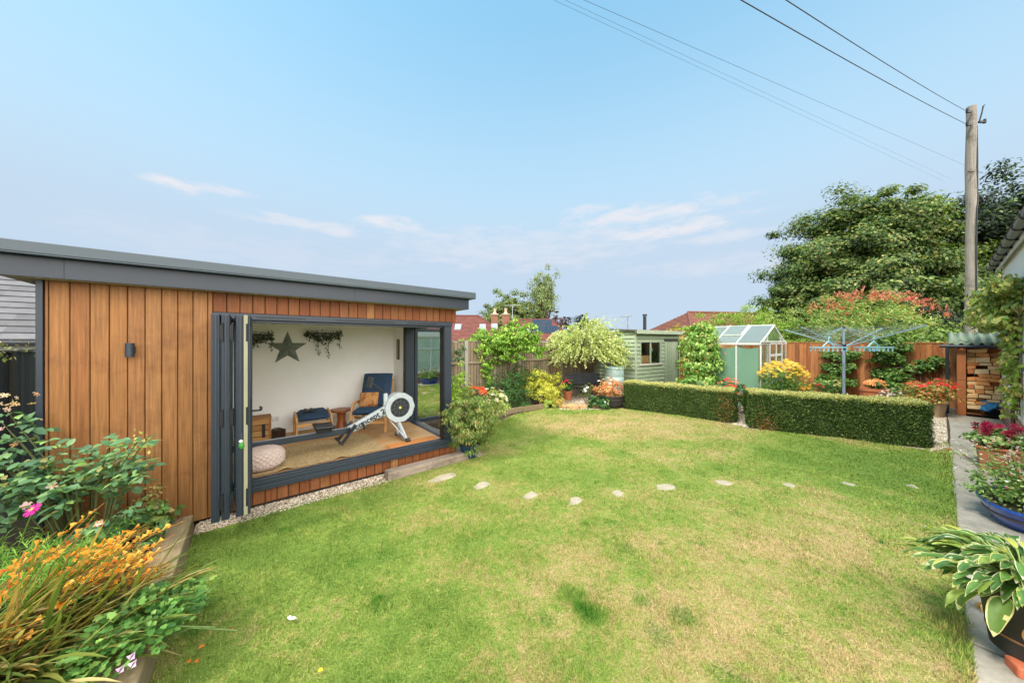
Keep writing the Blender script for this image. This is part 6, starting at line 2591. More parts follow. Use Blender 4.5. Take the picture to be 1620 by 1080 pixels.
# --- box hedges
def hedge(name, label, A, B, depth, hgt, n, dead=None):
    A, B = Vector(A), Vector(B)
    d = B - A
    ln = d.length
    t = thing(name, label, 'hedge', A, math.atan2(d.y, d.x))
    f = Fol()
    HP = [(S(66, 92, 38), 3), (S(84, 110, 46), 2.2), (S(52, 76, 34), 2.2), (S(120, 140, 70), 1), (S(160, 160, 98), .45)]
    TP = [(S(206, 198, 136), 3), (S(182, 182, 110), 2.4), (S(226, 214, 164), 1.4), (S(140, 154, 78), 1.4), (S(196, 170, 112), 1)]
    rr = .07
    surf = []

    def wob_(u, w):
        return .026 * np.sin(u * 5.1 + w * 3) + .018 * np.sin(u * 13 + w * 9)
    # front, back
    for side, cnt in ((0, n), (1, n // 4)):
        u, w = rng.uniform(0, ln, cnt), rng.uniform(0, 1, cnt) ** .95 * hgt
        y = (0 if side == 0 else depth) + (1 if side == 0 else -1) * (.9 * np.maximum(0, w - (hgt - rr)) ** 2 / rr) + wob_(u, w) * (1 if side == 0 else -1)
        nn = np.array((0, -1 if side == 0 else 1, .1))
        f.inst(T_DIA, np.stack([u, y + rng.normal(0, .016, cnt), w], 1), rdir(cnt), nn + rdir(cnt) * .75, rng.uniform(.018, .034, cnt), pick(HP, cnt, .25))
        if side == 0 and dead is not None:
            k = 380
            q = np.stack([rng.normal(dead[0], dead[2], k), rng.normal(-.012, .012, k), np.abs(rng.normal(dead[1], dead[3], k))], 1)
            f.inst(T_DIA, q, rdir(k), nn + rdir(k) * .8, rng.uniform(.018, .034, k), pick([(S(170, 118, 66, .7), 2), (S(150, 104, 62, .7), 1), (S(186, 146, 92, .7), 1)], k, .2))
    cnt = n // 4
    for xx, sg in ((0, -1), (ln, 1)):
        y, w = rng.uniform(0, depth, cnt), rng.uniform(0, 1, cnt) * hgt
        f.inst(T_DIA, np.stack([xx + rng.normal(0, .016, cnt) + wob_(y, w), y, w], 1), rdir(cnt), np.array((sg, 0, .1)) + rdir(cnt) * .75, rng.uniform(.018, .034, cnt), pick(HP, cnt, .25))
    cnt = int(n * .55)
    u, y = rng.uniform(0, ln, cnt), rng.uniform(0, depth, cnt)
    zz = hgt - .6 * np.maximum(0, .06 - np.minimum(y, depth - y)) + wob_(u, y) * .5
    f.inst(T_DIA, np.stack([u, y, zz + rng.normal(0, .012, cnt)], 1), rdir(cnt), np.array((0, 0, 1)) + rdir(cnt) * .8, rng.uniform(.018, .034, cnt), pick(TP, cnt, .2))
    k = int(n * .06)                                     # stray shoots soften the clipped edges
    u = rng.uniform(0, ln, k)
    f.inst(T_DIA, np.stack([u, rng.uniform(-.02, .03, k), np.full(k, hgt) + rng.normal(-.02, .025, k)], 1), rdir(k) + (0, -.4, .6), rdir(k), .03, pick(TP[:4] + HP[3:4], k, .2))
    f.build('foliage', LEAF, t)
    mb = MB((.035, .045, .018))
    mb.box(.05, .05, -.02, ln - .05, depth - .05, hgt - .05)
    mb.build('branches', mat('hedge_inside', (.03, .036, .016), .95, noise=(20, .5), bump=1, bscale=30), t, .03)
    return t


hA, hB = g(987, 645), g(1160, 669)
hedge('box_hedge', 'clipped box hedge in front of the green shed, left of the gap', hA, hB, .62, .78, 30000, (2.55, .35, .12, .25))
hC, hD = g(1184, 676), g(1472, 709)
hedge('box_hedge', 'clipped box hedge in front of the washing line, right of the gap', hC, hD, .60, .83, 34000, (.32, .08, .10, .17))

# --- vegetable corner
bw = thing('bean_wigwam', 'tall column of runner beans climbing a wigwam of canes', 'bean plants', (6.02, 10.1, 0))
f = Fol()
BPAL = [(S(134, 170, 76), 3), (S(162, 190, 98), 2.4), (S(104, 144, 58), 2.2), (S(192, 206, 130), 1), (S(206, 170, 110), .25)]
for z, r_, n in ((.35, .64, 50), (.8, .66, 60), (1.25, .64, 60), (1.7, .60, 60), (2.1, .54, 55), (2.4, .42, 40)):
    crown(f, (0, 0, z), (r_, r_, .3), n, 24, .10, BPAL, clump=.32, power=.35, flat=.8, tm=T_DIA, droop=.9, low=-1)
f.build('foliage', LEAF, bw)
blooms('flower', PETAL, bw, [[(T_FL5, rdir(1) * (.66, .66, 1.0) + (0, 0, 1.5), rdir(1), rdir(1) + (0, -1, 0), .03, S(222, 110, 80))] for k in range(40)])
mb = MB(S(176, 146, 98))
for k in range(6):
    a = k * math.pi / 3
    mb.tube([(.55 * math.cos(a), .55 * math.sin(a), 0), (-.05 * math.cos(a), -.05 * math.sin(a), 2.55)], .011, 5)
mb.build('canes', STEM, bw)


def cardoon(label, loc, n, h, spread):
    t = thing('cardoon', label, 'cardoon', loc, 0, 'silvery cardoons behind the left hedge')
    f = Fol()
    for k in range(n):
        a = rng.uniform(0, 2 * np.pi)
        d0 = np.array((math.cos(a) * rng.uniform(.35, 1) * spread, math.sin(a) * rng.uniform(.35, 1) * spread, rng.uniform(.7, 1.4)))
        ln = h * rng.uniform(.75, 1.15)
        c = pick([(S(150, 172, 140), 2), (S(176, 192, 166), 2), (S(128, 158, 104), 1.4)], 1, .1)[0]
        f.strap((0, 0, .05), d0, ln, .03, 1.2, c, seg=7)
        u0 = unit(d0[None])[0]
        sd_ = np.cross(u0, (0, 0, 1))
        for j in range(11):
            u = .25 + .07 * j
            p = u0 * ln * u + np.array((0, 0, .05 - .42 * ln * u * u * .9))
            for q in (-1, 1):
                f.inst(T_NARROW, [p], u0 * .7 + sd_ * q + np.array((0, 0, .1)), (0, 0, 1), .20 * h * (1 - abs(u - .55)), c)
    f.build('leaves', LEAF, t)
    return t


cardoon('silvery jagged-leaved cardoon at the foot of the bean column', (at(1115, 600, 9.4).x, 9.4, .1), 16, 1.05, .9)
cardoon('silvery jagged-leaved cardoon in front of the greenhouse netting', (at(1168, 600, 9.05).x, 9.05, .0), 14, 1.05, .9)
cardoon('silvery jagged-leaved cardoon by the corner of the greenhouse', (at(1190, 600, 8.75).x, 8.75, -.05), 11, .85, .9)
shrub('squash_plant', 'low broad green leaves between shed and bean column behind the hedge', 'vegetables', (at(1085, 600, 9.7).x, 9.7, 0), (.5, .35, .4), 40, 18, .12, [(S(120, 156, 76), 2), (S(150, 178, 100), 1), (S(90, 128, 60), 1), (S(206, 210, 180), .3)], T_OVAL, zc=.45, stems=0)
dh = shrub('red_dahlias', 'orange-red flowers in the gap between the two hedges', 'flowers', (at(1160, 640, 8.55).x, 8.60, 0), (.42, .3, .46), 54, 20, .06, DKG, T_OVAL, zc=.50, stems=8,
           flowers=(58, .052, [(S(222, 74, 50), 3), (S(232, 110, 66), 2), (S(204, 54, 50), 1.5)], T_FL8, (.8, .2)))
rd = shrub('yellow_daisies', 'dense clump of bright yellow daisies before the greenhouse', 'flowers', (7.32, 8.55, 0), (.54, .46, .62), 190, 40, .06, [(S(98, 136, 58), 3), (S(122, 158, 70), 2), (S(78, 114, 48), 2)], T_NARROW, zc=.78, stems=0, droop=-.1)
f = Fol()
n = 420
u = rng.uniform(0, 2 * np.pi, n)
r_ = rng.uniform(0, 1, n) ** .5
P = np.stack([.58 * r_ * np.cos(u), .5 * r_ * np.sin(u), 1.44 - .34 * r_ ** 2.2 + rng.normal(0, .05, n)], 1)
fc = pick([(S(246, 204, 76, .7), 3), (S(250, 220, 118, .7), 2), (S(236, 184, 62, .7), 1)], n, .08)
blooms('flower', PETAL, rd, [[(T_FL8, P[i:i + 1], rdir(1), np.array((-.2, -.35, 1)) + rdir(1) * .35, rng.uniform(.028, .044), fc[i])] for i in range(n)])
for (px, Y, w, pal, lab) in ((1273, 8.2, .15, [(S(244, 176, 60), 1)], 'small orange flowers just above the hedge beside the yellow daisies'), (1290, 8.3, .16, [(S(206, 50, 56), 1)], 'small crimson flowers just above the hedge left of the pole'), (1322, 8.9, .2, [(S(206, 190, 120), 1)], 'wispy green plants behind the hedge at the washing line pole')):
    shrub('hedge_flowers', lab, 'flowers', (at(px, 600, Y).x, Y, 0), (w, w, .2), 22, 14, .045, DKG[:2], T_NARROW, zc=.72, stems=4, flowers=(16, .035, pal, T_FL5, (.8, .3)))

# espalier fruit trees on the stained fence
FO = (13.16 - .593 * 9.0, 9.30 + .805 * 9.0)


def fpos(px, z, off=-.22):
    # point in front of the stained fence on the sight line of column px
    k = (px - 810) / 500.0
    t = (FO[0] + .805 * off - k * (FO[1] + .593 * off)) / (k * -.805 - .593)
    return Vector((FO[0] + .593 * t + .805 * off, FO[1] - .805 * t + .593 * off, z))


EPAL = [(S(92, 126, 56), 3), (S(116, 148, 70), 2), (S(72, 104, 48), 2), (S(150, 172, 92), .8)]
for (px, tiers, lab) in ((1330, [(.55, 1296, 1352), (1.0, 1300, 1350), (1.45, 1305, 1360)], 'espaliered fruit tree on the stained fence, behind the washing line pole'),
                         (1405, [(.45, 1375, 1440), (.9, 1385, 1420), (1.35, 1380, 1430), (1.75, 1385, 1440)], 'espaliered fruit tree on the stained fence, nearest the log store')):
    b0 = fpos(px, 0)
    t = thing('espalier_tree', lab, 'fruit tree', b0, 0, 'espaliered fruit trees on the stained fence')
    mb = MB(S(120, 104, 88))
    f = Fol()
    mb.tube([(0, 0, 0), (.02, 0, .8), (0, 0, tiers[-1][0] + .2)], [.035, .03, .015], 7)
    for z, xa, xb in tiers:
        for xe in (xa, xb):
            e = fpos(xe, z + .08) - b0
            mb.tube([(0, 0, z - .08), tuple(Vector((0, 0, z)).lerp(e, .5)), tuple(e)], [.02, .016, .006], 6)
            m = 26
            for j in range(m):
                q = Vector((0, 0, z)).lerp(e, rng.uniform(.0, 1.0))
                crown(f, tuple(q + Vector((rng.normal(0, .02), rng.normal(0, .04), rng.uniform(-.04, .12)))), (.11, .10, .12), 3, 12, .075, EPAL, clump=.6, droop=.5, low=-1)
    f.inst(T_FL8, [tuple(Vector((rng.uniform(-.4, .4), 0, rng.uniform(.5, 1.5)))) for _ in range(1)], (1, 0, 0), (0, -1, .2), .03, S(214, 190, 110))
    if px == 1405:
        e = fpos(1490, 1.42) - b0
        m0 = fpos(1450, 1.18) - b0
        mb.tube([(0, 0, 1.15), tuple(m0), tuple(e)], [.02, .014, .006], 6)
        for j in range(40):
            uu = rng.uniform(.25, 1)
            q = Vector((0, 0, 1.15)).lerp(m0, min(1, uu * 2)) if uu < .5 else m0.lerp(e, uu * 2 - 1)
            crown(f, tuple(q + Vector((rng.normal(0, .02), rng.normal(0, .03), rng.uniform(-.1, .12)))), (.12, .10, .12), 3, 10, .085, EPAL, clump=.6, droop=.5, low=-1)
    f.build('foliage', LEAF, t)
    mb.build('trunk', STEM, t)
shrub('fence_climber', 'rounded green climber hanging over the stained fence', 'climber', fpos(1408, 1.35, -.18), (.62, .28, .48), 60, 26, .09, EPAL, T_OVAL, zc=.42, stems=4, clump=.25)
shrub('low_bush', 'green bush at the foot of the stained fence beside the terracotta pot', 'shrub', fpos(1425, 0, -.7), (.55, .4, .5), 60, 24, .09, EPAL, T_OVAL, zc=.5, stems=5)
shrub('low_bush', 'green bush at the foot of the stained fence behind the washing line pole', 'shrub', fpos(1312, 0, -.6), (.6, .4, .5), 60, 24, .08, EPAL, T_DIA, zc=.5, stems=5)
shrub('pale_alpine', 'low pale pink and white flowers beside the terracotta pot', 'flowers', (at(1412, 620, 9.0).x, 9.0, 0), (.3, .25, .3), 30, 12, .05, EPAL, T_DIA, zc=.35, stems=3, flowers=(50, .03, [(S(240, 226, 226), 2), (S(226, 190, 196), 1)], T_FL5, (.9, .2)))

tp = shrub('terracotta_planter', 'round terracotta pot of apricot begonias seen over the hedge', 'planter', (at(1384, 620, 9.5).x, 9.5, 0), (.2, .18, .14), 22, 16, .07, EPAL[:2], T_OVAL, zc=.70, stems=0, flowers=(24, .085, [(S(240, 170, 112), 2), (S(236, 150, 92), 1)], T_FL8, (.8, .3)))
pot(tp, [(.22, 0), (.24, .02), (.28, .5), (.31, .52), (.31, .60), (.28, .60), (.26, .54)], TERRA, soil_r=.27, soil_z=.56)
gz = shrub('patio_planter', 'buff pot of red geraniums and variegated coleus at the end of the hedge', 'planter', (at(1474, 650, 8.5).x, 8.5, 0), (.56, .46, .32), 110, 30, .055,
           [(S(196, 170, 96), 2.4), (S(214, 160, 104), 2), (S(150, 160, 78), 2), (S(196, 104, 76), 1.2), (S(110, 140, 66), 1.4)], T_DIA, zc=.66, stems=4, flowers=(40, .055, [(S(222, 40, 50), 3), (S(234, 80, 84), 1)], T_FL8, (.5, .5)))
pot(gz, [(.18, 0), (.20, .01), (.26, .36), (.28, .37), (.28, .42), (.26, .42), (.24, .38)], mat('buff_pot', S(190, 160, 128), .85, noise=(6, .15)), soil_r=.25, soil_z=.4)

# --- pots along the house
sal = thing('blue_planter', 'wide glazed blue bowl of wispy red and white salvia on the paving', 'planter', (5.58, 3.44, .014), HA)
BLUE = mat('cobalt_glaze', S(34, 84, 186), .15, noise=(5, .12), spec=.6, coat=.5)
pot(sal, [(.30, 0), (.33, .01), (.42, .11), (.48, .21), (.505, .22), (.505, .24), (.47, .24), (.44, .18)], BLUE, soil_r=.45, soil_z=.21, sy=.60)
mb = MB()
mb.lathe([(.431, .118), (.437, .12), (.449, .142), (.447, .145)], 40, sy=.60)
mb.build('band', mat('brown_band', S(92, 74, 66), .5, noise=(8, .2)), sal, smooth=40)
f = Fol()
mb = MB(S(120, 128, 70))
SP = [(S(126, 156, 82), 3), (S(154, 178, 104), 2), (S(100, 132, 66), 2), (S(180, 190, 120), .8)]
items = []
crown(f, (0, 0, .36), (.46, .34, .20), 110, 20, .04, SP, clump=.24, droop=.2)
for k in range(105):
    a = rng.uniform(0, 2 * np.pi)
    b = np.array((.34 * math.cos(a) * rng.uniform(0, 1), .20 * math.sin(a) * rng.uniform(0, 1), .22))
    e = b + np.array((math.cos(a) * rng.uniform(.05, .5), math.sin(a) * rng.uniform(.05, .42), rng.uniform(.26, .68)))
    m1 = (b + e) / 2 + np.array((0, 0, .1))
    mb.tube([tuple(b), tuple(m1), tuple(e)], [.003, .0025, .0015], 4)
    q = rng.uniform(.2, .85, 9)[:, None]
    P = (1 - q) ** 2 * b + 2 * q * (1 - q) * m1 + q * q * e
    f.inst(T_DIA, P, rdir(9) * (1, 1, .4), rdir(9) + (0, 0, 1), rng.uniform(.025, .05, 9), pick(SP, 9))
    for j in range(rng.integers(1, 4)):
        p = e - (e - m1) * .16 * j + rng.normal(0, .012, 3)
        dd = rdir(1)[0] * (1, 1, .3)
        items.append([(T_TRUMP, [p], dd, (0, 0, 1), rng.uniform(.024, .036), pick([(S(248, 242, 238), 3), (S(240, 210, 208), 1)], 1))])
        if rng.uniform() < .32:
            items[-1].append((T_TRUMP, [p + dd * .012 - np.array((0, 0, .012))], dd + np.array((0, 0, -.5)), (0, 0, 1), .028, pick([(S(214, 64, 76), 1), (S(224, 110, 116), 1)], 1)))
f.build('foliage', LEAF, sal)
mb.build('stems', STEM, sal)
blooms('flower', PETAL, sal, items)

dp_ = thing('dahlia_planter', 'terracotta trough of dark crimson dahlias against the house', 'planter', (7.62, 4.95, .014), HA)
mb = MB()
mb.add([(-.30, -.17, 0), (.30, -.17, 0), (.30, .17, 0), (-.30, .17, 0), (-.34, -.2, .34), (.34, -.2, .34), (.34, .2, .34), (-.34, .2, .34)], [(0, 3, 2, 1), (0, 1, 5, 4), (1, 2, 6, 5), (2, 3, 7, 6), (3, 0, 4, 7), (4, 5, 6, 7)])
for (a, b, c, d) in ((-.36, .36, -.22, -.19), (-.36, .36, .19, .22), (-.36, -.33, -.19, .19), (.33, .36, -.19, .19)):
    mb.box(a, c, .335, b, d, .375)
mb.build('trough', TERRA, dp_, .008)
f = Fol()
crown(f, (0, 0, .46), (.36, .28, .13), 60, 18, .065, [(S(130, 156, 84), 2), (S(166, 184, 112), 2), (S(96, 126, 62), 2), (S(206, 206, 150), .8)], clump=.3, tm=T_OVAL)
f.build('foliage', LEAF, dp_)
items = []
for k in range(17):
    c = np.array((rng.uniform(-.32, .30), rng.uniform(-.2, .2), rng.uniform(.56, .68)))
    nn = unit((np.array((-.4, .1, .75)) + rdir(1)[0] * .3)[None])[0]
    col = pick([(S(150, 24, 60), 2), (S(176, 36, 76), 1), (S(120, 20, 46), 1)], 1, .08)[0]
    items.append([(T_FL8, [c + nn * q], rdir(1), nn, s_, col * (1 + .1 * q / .036)) for s_, q in ((.062, 0), (.05, .014), (.036, .026), (.02, .036))])
blooms('flower', PETAL, dp_, items)

hs_ = thing('potted_hosta', 'big variegated hosta in a tall black pot at the edge of the paving', 'potted plant', (3.19, 1.96, .014))
mb = MB()
mb.lathe([(.125, .055), (.13, .06), (.175, .42), (.19, .43), (.19, .47), (.18, .47), (.165, .44)], 32)
mb.build('pot', mat('black_pot', S(58, 56, 56), .55, noise=(9, .2), spec=.4), hs_, smooth=35)
mb = MB()
mb.lathe([(.1435, .16), (.1465, .161), (.148, .172), (.146, .174)], 32)
mb.build('band', mat('copper_band', S(170, 120, 80), .4), hs_, smooth=40)
mb = MB()
mb.lathe([(.16, .40), (.16, .43), (.08, .44)], 20)
mb.build('compost', SOIL, hs_)


def hosta_leaf(f, p, d, ln, w, droop, c_in, c_edge):
    """broad leaf with a cream margin: the margin is its own strip of faces"""
    p = np.array(p, float)
    d = np.array(d, float) / np.linalg.norm(d)
    side = np.cross(d, (0, 0, 1.0))
    side /= np.linalg.norm(side) + 1e-9
    seg = 9
    V = []
    q = p.copy()
    ph = rng.uniform(0, 6)
    for i in range(seg + 1):
        t = i / seg
        ww = w * .5 * (math.sin(math.pi * (t ** .72)) ** .8 if 0 < t < 1 else .03)
        up = np.cross(side, d)
        for k in (-1, -.84, -.4, 0, .4, .84, 1):
            V.append(q + side * ww * k + up * (abs(k) ** 1.4 * ww * .42 + .005 * math.sin(ph + i * 1.3 + k * 2) * abs(k)))
        d = d + np.array((0, 0, -droop / seg))
        d /= np.linalg.norm(d)
        q = q + d * ln / seg
    fs, cs = [], []
    for i in range(seg):
        for k in range(6):
            b = i * 7 + k
            fs.append((b, b + 1, b + 8, b + 7))
            e = k in (0, 5) or (i >= seg - 1) or rng.uniform() < .05
            cs.append(np.array(c_edge if e else c_in) * rng.uniform(.93, 1.07))
    f.raw(V, fs, np.array(cs))


f = Fol()
mb = MB(S(150, 170, 96))
for k in range(300):
    a = rng.uniform(0, 2 * np.pi)
    el_ = rng.uniform(.1, 1.25)
    rr = rng.uniform(.10, .36) * (1.15 - .38 * el_)
    p = np.array((math.cos(a) * rr * 1.05, math.sin(a) * rr * .95, .42 + .12 * el_ + rng.uniform(0, .12)))
    d0 = np.array((math.cos(a), math.sin(a), .25 + .35 * el_))
    cin = pick([(S(98, 138, 68, .7), 3), (S(78, 118, 60, .7), 2), (S(140, 166, 80, .7), 1.3), (S(190, 192, 90, .7), .9)], 1, .1)[0]
    ced = pick([(S(226, 226, 190, .56), 2), (S(212, 214, 150, .56), 2), (S(190, 196, 104, .56), 1.4)], 1, .06)[0]
    hosta_leaf(f, p, d0, rng.uniform(.14, .21), rng.uniform(.034, .062), rng.uniform(.9, 1.9), cin, ced)
    mb.tube([(math.cos(a) * .06, math.sin(a) * .06, .42), tuple(p * .6 + np.array((0, 0, .2))), tuple(p)], .005, 4)
for a, z in ((3.4, .36), (3.9, .34), (3.0, .40)):
    hosta_leaf(f, (math.cos(a) * .2, math.sin(a) * .2, z + .08), (math.cos(a), math.sin(a), -.3), .26, .09, 1.6, S(110, 140, 70), S(230, 220, 160))
f.build('leaves', LEAF, hs_)
mb.build('stalks', STEM, hs_)
f = Fol()
for p, s_ in (((-.165, -.12, .33), .11), ((-.12, -.17, .28), .09)):
    hosta_leaf(f, p, (-.15, -.2, -1), s_ * 1.3, s_ * .8, .1, S(196, 150, 92), S(180, 130, 76))
f.build('dead_leaf', LEAF, hs_)
bk_ = MB()
bk_.box(-.12, -.05, 0, .11, .055, .062)
o = bk_.build('brick', mat('loose_brick', S(206, 112, 78), .9, noise=(12, .25), bump=.5), None, .006)
o.location = (3.115, 1.845, .0125)
o.rotation_euler = (0, 0, R(-32))
tag(o, 'orange-red brick propping up the black hosta pot', 'brick')
f = Fol()
for k in range(9):
    f.strap((0, 0, .02), rdir(1)[0] + np.array((0, 0, .6)), .08, .04, 3.2, pick([(S(206, 164, 104), 1), (S(176, 130, 76), 1)], 1)[0], seg=4, fold=.8)
o = f.build('dry_leaf', LEAF)
o.location = (*w2(g(1563, 968)), .02)
tag(o, 'curled dry brown leaf on the paving beside the hosta pot', 'leaf')
f = Fol()
f.inst(T_OVAL, [(0, 0, 0)] * 2, [(1, .2, .1), (-.5, 1, .1)], (0, 0, 1), [.05, .04], S(246, 244, 240))
o = f.build('white_petal', PETAL)
o.location = (*w2(g(457, 987)), .035)
tag(o, 'single white petal lying on the lawn', 'petal')
for i, (px, py, c, lab) in enumerate(((299, 1050, S(236, 124, 50), 'orange fallen petal on the lawn beside the mallow, left of its pair'), (309, 1051, S(236, 124, 50), 'orange fallen petal on the lawn beside the mallow, right of its pair'), (313, 1032, S(230, 130, 60), 'orange fallen petal on the lawn just behind the pair'), (366, 1000, S(220, 120, 70), 'lone orange fallen petal farther out on the lawn'), (503, 1067, S(226, 206, 60), 'yellow fallen leaf in a tuft of grass'))):
    f = Fol()
    f.inst(T_OVAL, [(0, 0, 0)], (1, rng.uniform(-1, 1), .2), (0, -.3, 1), .034, c)
    o = f.build('fallen_petal', PETAL)
    o.location = (*w2(g(px, py)), .03)
    tag(o, lab, 'petal', 'petals fallen on the lawn')
mb = MB()
mb.box(-.09, -.05, .01, .09, .05, .03)
st0 = g(1163, 652)
mb = MB(S(226, 222, 212))
mb.lathe([(.10, 0), (.12, .02), (.13, .17), (.14, .18), (.14, .2), (.11, .2), (.09, .1)], 16)
o = mb.build('white_pot', PAINT, None, smooth=40)
o.location = (st0.x, st0.y, -.01)
tag(o, 'small white pot on the gravel in the gap between the hedges', 'pot')

# vine on the house wall
vn = thing('house_vine', 'vine with yellowing leaves climbing the white house corner', 'climber', HL(13.4, -.6, 0), 0)
f = Fol()
o0 = np.array(HL(13.4, -.6, 0))
VPAL = [(S(150, 156, 84), 3), (S(128, 146, 72), 2.4), (S(176, 170, 96), 1.6), (S(98, 122, 56), 1.6), (S(196, 178, 116), 1), (S(150, 190, 70), .7)]
for k in range(130):
    t_, z = rng.uniform(11.2, 14.9), rng.uniform(2.4, 3.15)
    m_ = -.86 + rng.uniform(0, .2) + (.12 if t_ > 13.5 else 0) * rng.uniform(0, 1)
    crown(f, np.array(HL(t_, m_, z)) - o0, (.2, .2, .17), 4, 15, .10, VPAL, clump=.6, droop=1.2, low=-1, up=.3)
for k in range(22):
    z = rng.uniform(2.45, 3.05)
    crown(f, np.array(HL(rng.uniform(14.3, 15.0), -.88 + rng.uniform(.1, .4), z)) - o0, (.2, .2, .16), 3, 9, .10, VPAL + [(S(150, 190, 70), 2)], clump=.6, droop=1.2, low=-1, up=.3)
strands = []
for k in range(8):
    t_ = rng.uniform(11.0, 12.7)
    zb = rng.uniform(.55, 1.7)
    strands.append((t_, zb))
    z = 2.4
    while z > zb:
        crown(f, np.array(HL(t_ + rng.normal(0, .07), -.85 + rng.uniform(0, .08), z)) - o0, (.09, .07, .09), 2, 6, .10, VPAL, clump=.7, droop=1.0, low=-1, up=.2)
        z -= .14
f.build('foliage', LEAF, vn)
mb = MB(S(112, 92, 72))
for t_, zb in strands:
    mb.tube([tuple(np.array(HL(t_, -.89, zb)) - o0), tuple(np.array(HL(t_ + .05, -.88, 1.9)) - o0), tuple(np.array(HL(t_ - .1, -.84, 2.7)) - o0)], .008, 5)
mb.tube([tuple(np.array(HL(12.2, -.88, 0)) - o0), tuple(np.array(HL(12.3, -.87, 1.3)) - o0), tuple(np.array(HL(12.8, -.82, 2.8)) - o0)], [.03, .025, .012], 6)
mb.build('stems', STEM, vn)

# --- trees and shrubs beyond the fences
def tree(name, label, loc, trunk_h, c, rad, nclump, nleaf, size, pal, clump=.17, tr=.25, group=None, flat=.6, droop=.3, tm=T_DIA, low=-.6, power=.35, fork=.45, wob=.22, extra=None, up=.7):
    t = thing(name, label, 'tree', loc, 0, group)
    f = Fol()
    cc = crown(f, c, rad, nclump, nleaf, size, pal, clump, power, flat, tm, droop, low, .2, up, wob)
    for e in extra or ():
        cc = np.concatenate([cc, crown(f, e[0], e[1], e[2], nleaf, size, pal, clump * rad[0] / e[1][0] if False else clump, power, flat, tm, droop, low, .2, up, wob)])
    f.build('crown', LEAF, t)
    mb = MB(BARK)
    k = min(34, len(cc))
    trunk_mb(mb, (0, 0, -.1), [tuple(cc[i]) for i in rng.choice(len(cc), k, replace=False)], tr, BARK, n=8, fork=fork)
    mb.build('trunk', STEM, t)
    return t


SYC = [(S(86, 116, 56, .62), 3), (S(116, 137, 68, .66), 2.6), (S(150, 160, 90, .72), 1.7), (S(68, 96, 48, .6), 2.4), (S(174, 160, 96, .66), .4)]
cx0 = at(1375, 540, 26).x
tree('sycamore', 'large spreading broadleaf tree behind the red-tipped shrub', (cx0, 26.5, 0), 5, (0, 0, 7.3), (6.6, 5.2, 6.6), 380, 260, .225, SYC, clump=.18, tr=.5,
     extra=(((-4.6, -.5, 5.0), (3.4, 3.0, 3.2), 70), ((4.6, .5, 7.0), (3.6, 3.5, 4.6), 90), ((-7.0, .5, 3.8), (2.0, 2.0, 2.0), 30), ((.8, -.5, 11.6), (3.6, 3.2, 2.4), 60), ((-1, -3, 4), (5.5, 2.5, 3.4), 90), ((0, .5, 6.6), (5.2, 3.8, 5.2), 150)))
DT = [(S(40, 58, 34, .55), 3), (S(52, 72, 42, .55), 2), (S(32, 48, 30, .55), 2.4), (S(70, 90, 52, .55), .6)]
tree('yew', 'dark evergreen tree between the broadleaf tree and the utility pole', (at(1490, 540, 25).x, 27.5, 0), 3, (0, 0, 5.6), (5.0, 4.2, 6.4), 230, 120, .24, DT, clump=.22, tr=.4, low=-.9, droop=.6)
tree('yew', 'dark evergreen tree to the right of the utility pole above the gutter', (at(1640, 540, 24).x, 25, 0), 3, (0, 0, 6.6), (8.0, 4.4, 8.0), 460, 170, .26, DT + [(S(96, 118, 60), 1.2)], clump=.2, tr=.4, low=-.9, droop=.6)
tree('ivy_bank', 'dark evergreen mass at the foot of the utility pole', (at(1510, 540, 19).x, 19, 0), 1, (0, 0, 2.0), (5.0, 2.0, 2.7), 140, 90, .17, DT, clump=.24, tr=.15, low=-.9)
PHO = [(S(112, 142, 66, .95), 3), (S(92, 122, 56, .95), 2), (S(160, 170, 98, .95), 2.2), (S(190, 150, 100), .4), (S(206, 120, 96), .2)]
ph = shrub('photinia', 'big red-tipped photinia shrub rising above the stained fence', 'shrub', (at(1366, 540, 13.3).x, 13.4, 0), (2.75, 1.6, 1.65), 300, 76, .13, PHO, T_NARROW, zc=2.30, clump=.18, stems=14, stem_r=.03, low=-.9, droop=.1)
items = []
for k in range(84):
    a = rng.uniform(-1.3, 1.3)
    p = np.array((2.75 * math.sin(a) * rng.uniform(.5, 1.05), rng.uniform(-1.4, .2), 0))
    p[2] = 2.32 + 1.65 * math.sqrt(max(0, 1 - (p[0] / 2.9) ** 2 - (p[1] / 2.2) ** 2)) * rng.uniform(.82, 1.12)
    m = 10
    items.append([(T_NARROW, np.repeat(p[None], m, 0) + rng.normal(0, .05, (m, 3)), rdir(m) * (1, 1, .6) + (0, 0, .7), rdir(m), rng.uniform(.11, .2, m), pick([(S(216, 104, 92, .66), 2), (S(222, 140, 116, .66), 2), (S(200, 80, 80, .66), 1), (S(206, 166, 120, .66), 2)], m, .12))])
blooms('red_shoot', LEAF, ph, items)
LG_ = [(S(150, 176, 74), 3), (S(122, 152, 62), 2), (S(176, 192, 92), 1.6), (S(98, 128, 54), 1.6)]
shrub('laurel_hedge', 'light green bushy hedge behind the greenhouse roof', 'hedge', (at(1190, 540, 15.5).x, 15.8, 0), (2.7, 1.2, 1.62), 300, 80, .13, LG_, T_NARROW, zc=2.0, clump=.18, stems=8, stem_r=.03, low=-.9, droop=-.5)
shrub('green_hedge', 'green bushes between greenhouse roof and red-tipped shrub', 'hedge', (at(1275, 540, 14.6).x, 15.0, 0), (1.6, 1.0, 1.2), 160, 70, .13, LG_ + DKG[:1], T_NARROW, zc=1.95, clump=.2, stems=6, stem_r=.03, low=-.9, droop=-.3)
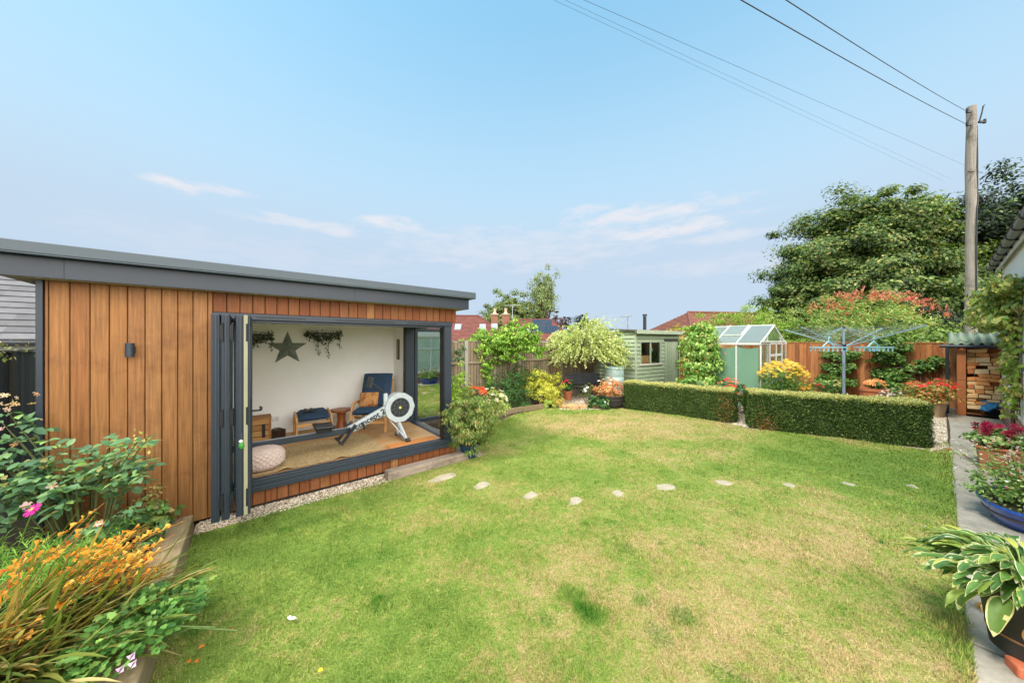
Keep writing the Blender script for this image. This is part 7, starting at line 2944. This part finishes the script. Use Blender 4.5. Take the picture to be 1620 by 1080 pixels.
shrub('bramble_bank', 'leafy green bank over the fence beside the log store roof', 'shrub', (at(1520, 540, 11.3).x, 11.6, 0), (2.3, .9, .62), 120, 40, .11, [(S(120, 146, 70), 3), (S(94, 122, 56), 2), (S(150, 166, 86), 1)], T_DIA, zc=1.95, clump=.2, stems=6, stem_r=.02, low=-.9)
shrub('ochre_shrub', 'yellow-tipped bush peeping between shed and bean column', 'shrub', (at(1092, 540, 13.6).x, 13.8, 0), (.9, .7, 1.0), 70, 40, .11, [(S(190, 160, 84), 2), (S(160, 160, 80), 2), (S(120, 140, 66), 2), (S(206, 140, 90), .8)], T_DIA, zc=1.85, clump=.22, stems=5, stem_r=.02)
RT = [(S(104, 122, 64), 3), (S(126, 140, 78), 2), (S(84, 102, 54), 2), (S(150, 148, 84), .8)]
tree('round_tree', 'rounded green tree behind the chimneys', (at(806, 540, 58).x, 58, 0), 4, (0, 0, 5.6), (5.2, 4.6, 5.2), 300, 110, .34, RT, clump=.2, tr=.5, extra=(((5.4, 0, 4.0), (2.6, 2.6, 2.6), 50), ((-3.6, 0, 3.4), (2.4, 2.4, 2.2), 40)))
tree('birch', 'tall airy birch standing above the solar panel roof', (at(860, 540, 60).x, 60, 0), 6, (0, 0, 9.8), (2.7, 2.5, 5.8), 150, 60, .30, [(S(124, 140, 84), 3), (S(150, 160, 104), 2), (S(100, 116, 66), 2)], clump=.26, tr=.35, droop=1.0, power=.6, flat=1.1, fork=.35, wob=.3)
tree('copper_beech', 'small purple-leaved tree just left of the pale variegated shrub', (at(884, 540, 50).x, 50, 0), 3, (0, 0, 4.6), (1.5, 1.5, 2.0), 40, 40, .26, [(S(96, 64, 76), 2), (S(76, 50, 60), 2), (S(120, 84, 86), 1)], clump=.3, tr=.2)
tree('conifer', 'dark garden tree showing just above the pale variegated shrub', (at(915, 540, 48).x, 48, 0), 2, (0, 0, 3.2), (2.6, 2.0, 2.6), 60, 60, .26, DT, clump=.3, tr=.2)
shrub('distant_hedge', 'low hedge line far behind the pale shrub and shed', 'hedge', (at(975, 540, 46).x, 46, 0), (9.0, 1.6, 1.5), 150, 60, .26, RT, T_DIA, zc=1.9, clump=.14, stems=3, stem_r=.05)
shrub('distant_hedge', 'low hedge line far behind the wisteria', 'hedge', (at(780, 540, 33).x, 32.2, 0), (7.0, 1.0, .5), 100, 50, .2, RT, T_DIA, zc=1.6, clump=.1, stems=3, stem_r=.05)
shrub('fence_ivy', 'pale ivy and moss along the top of the dark fence', 'climber', L(-2.55, 1.2, 1.78), (.25, 1.2, .14), 40, 16, .05, [(S(150, 150, 92), 2), (S(190, 180, 130), 1), (S(110, 120, 70), 1)], T_DIA, zc=.12, stems=0)
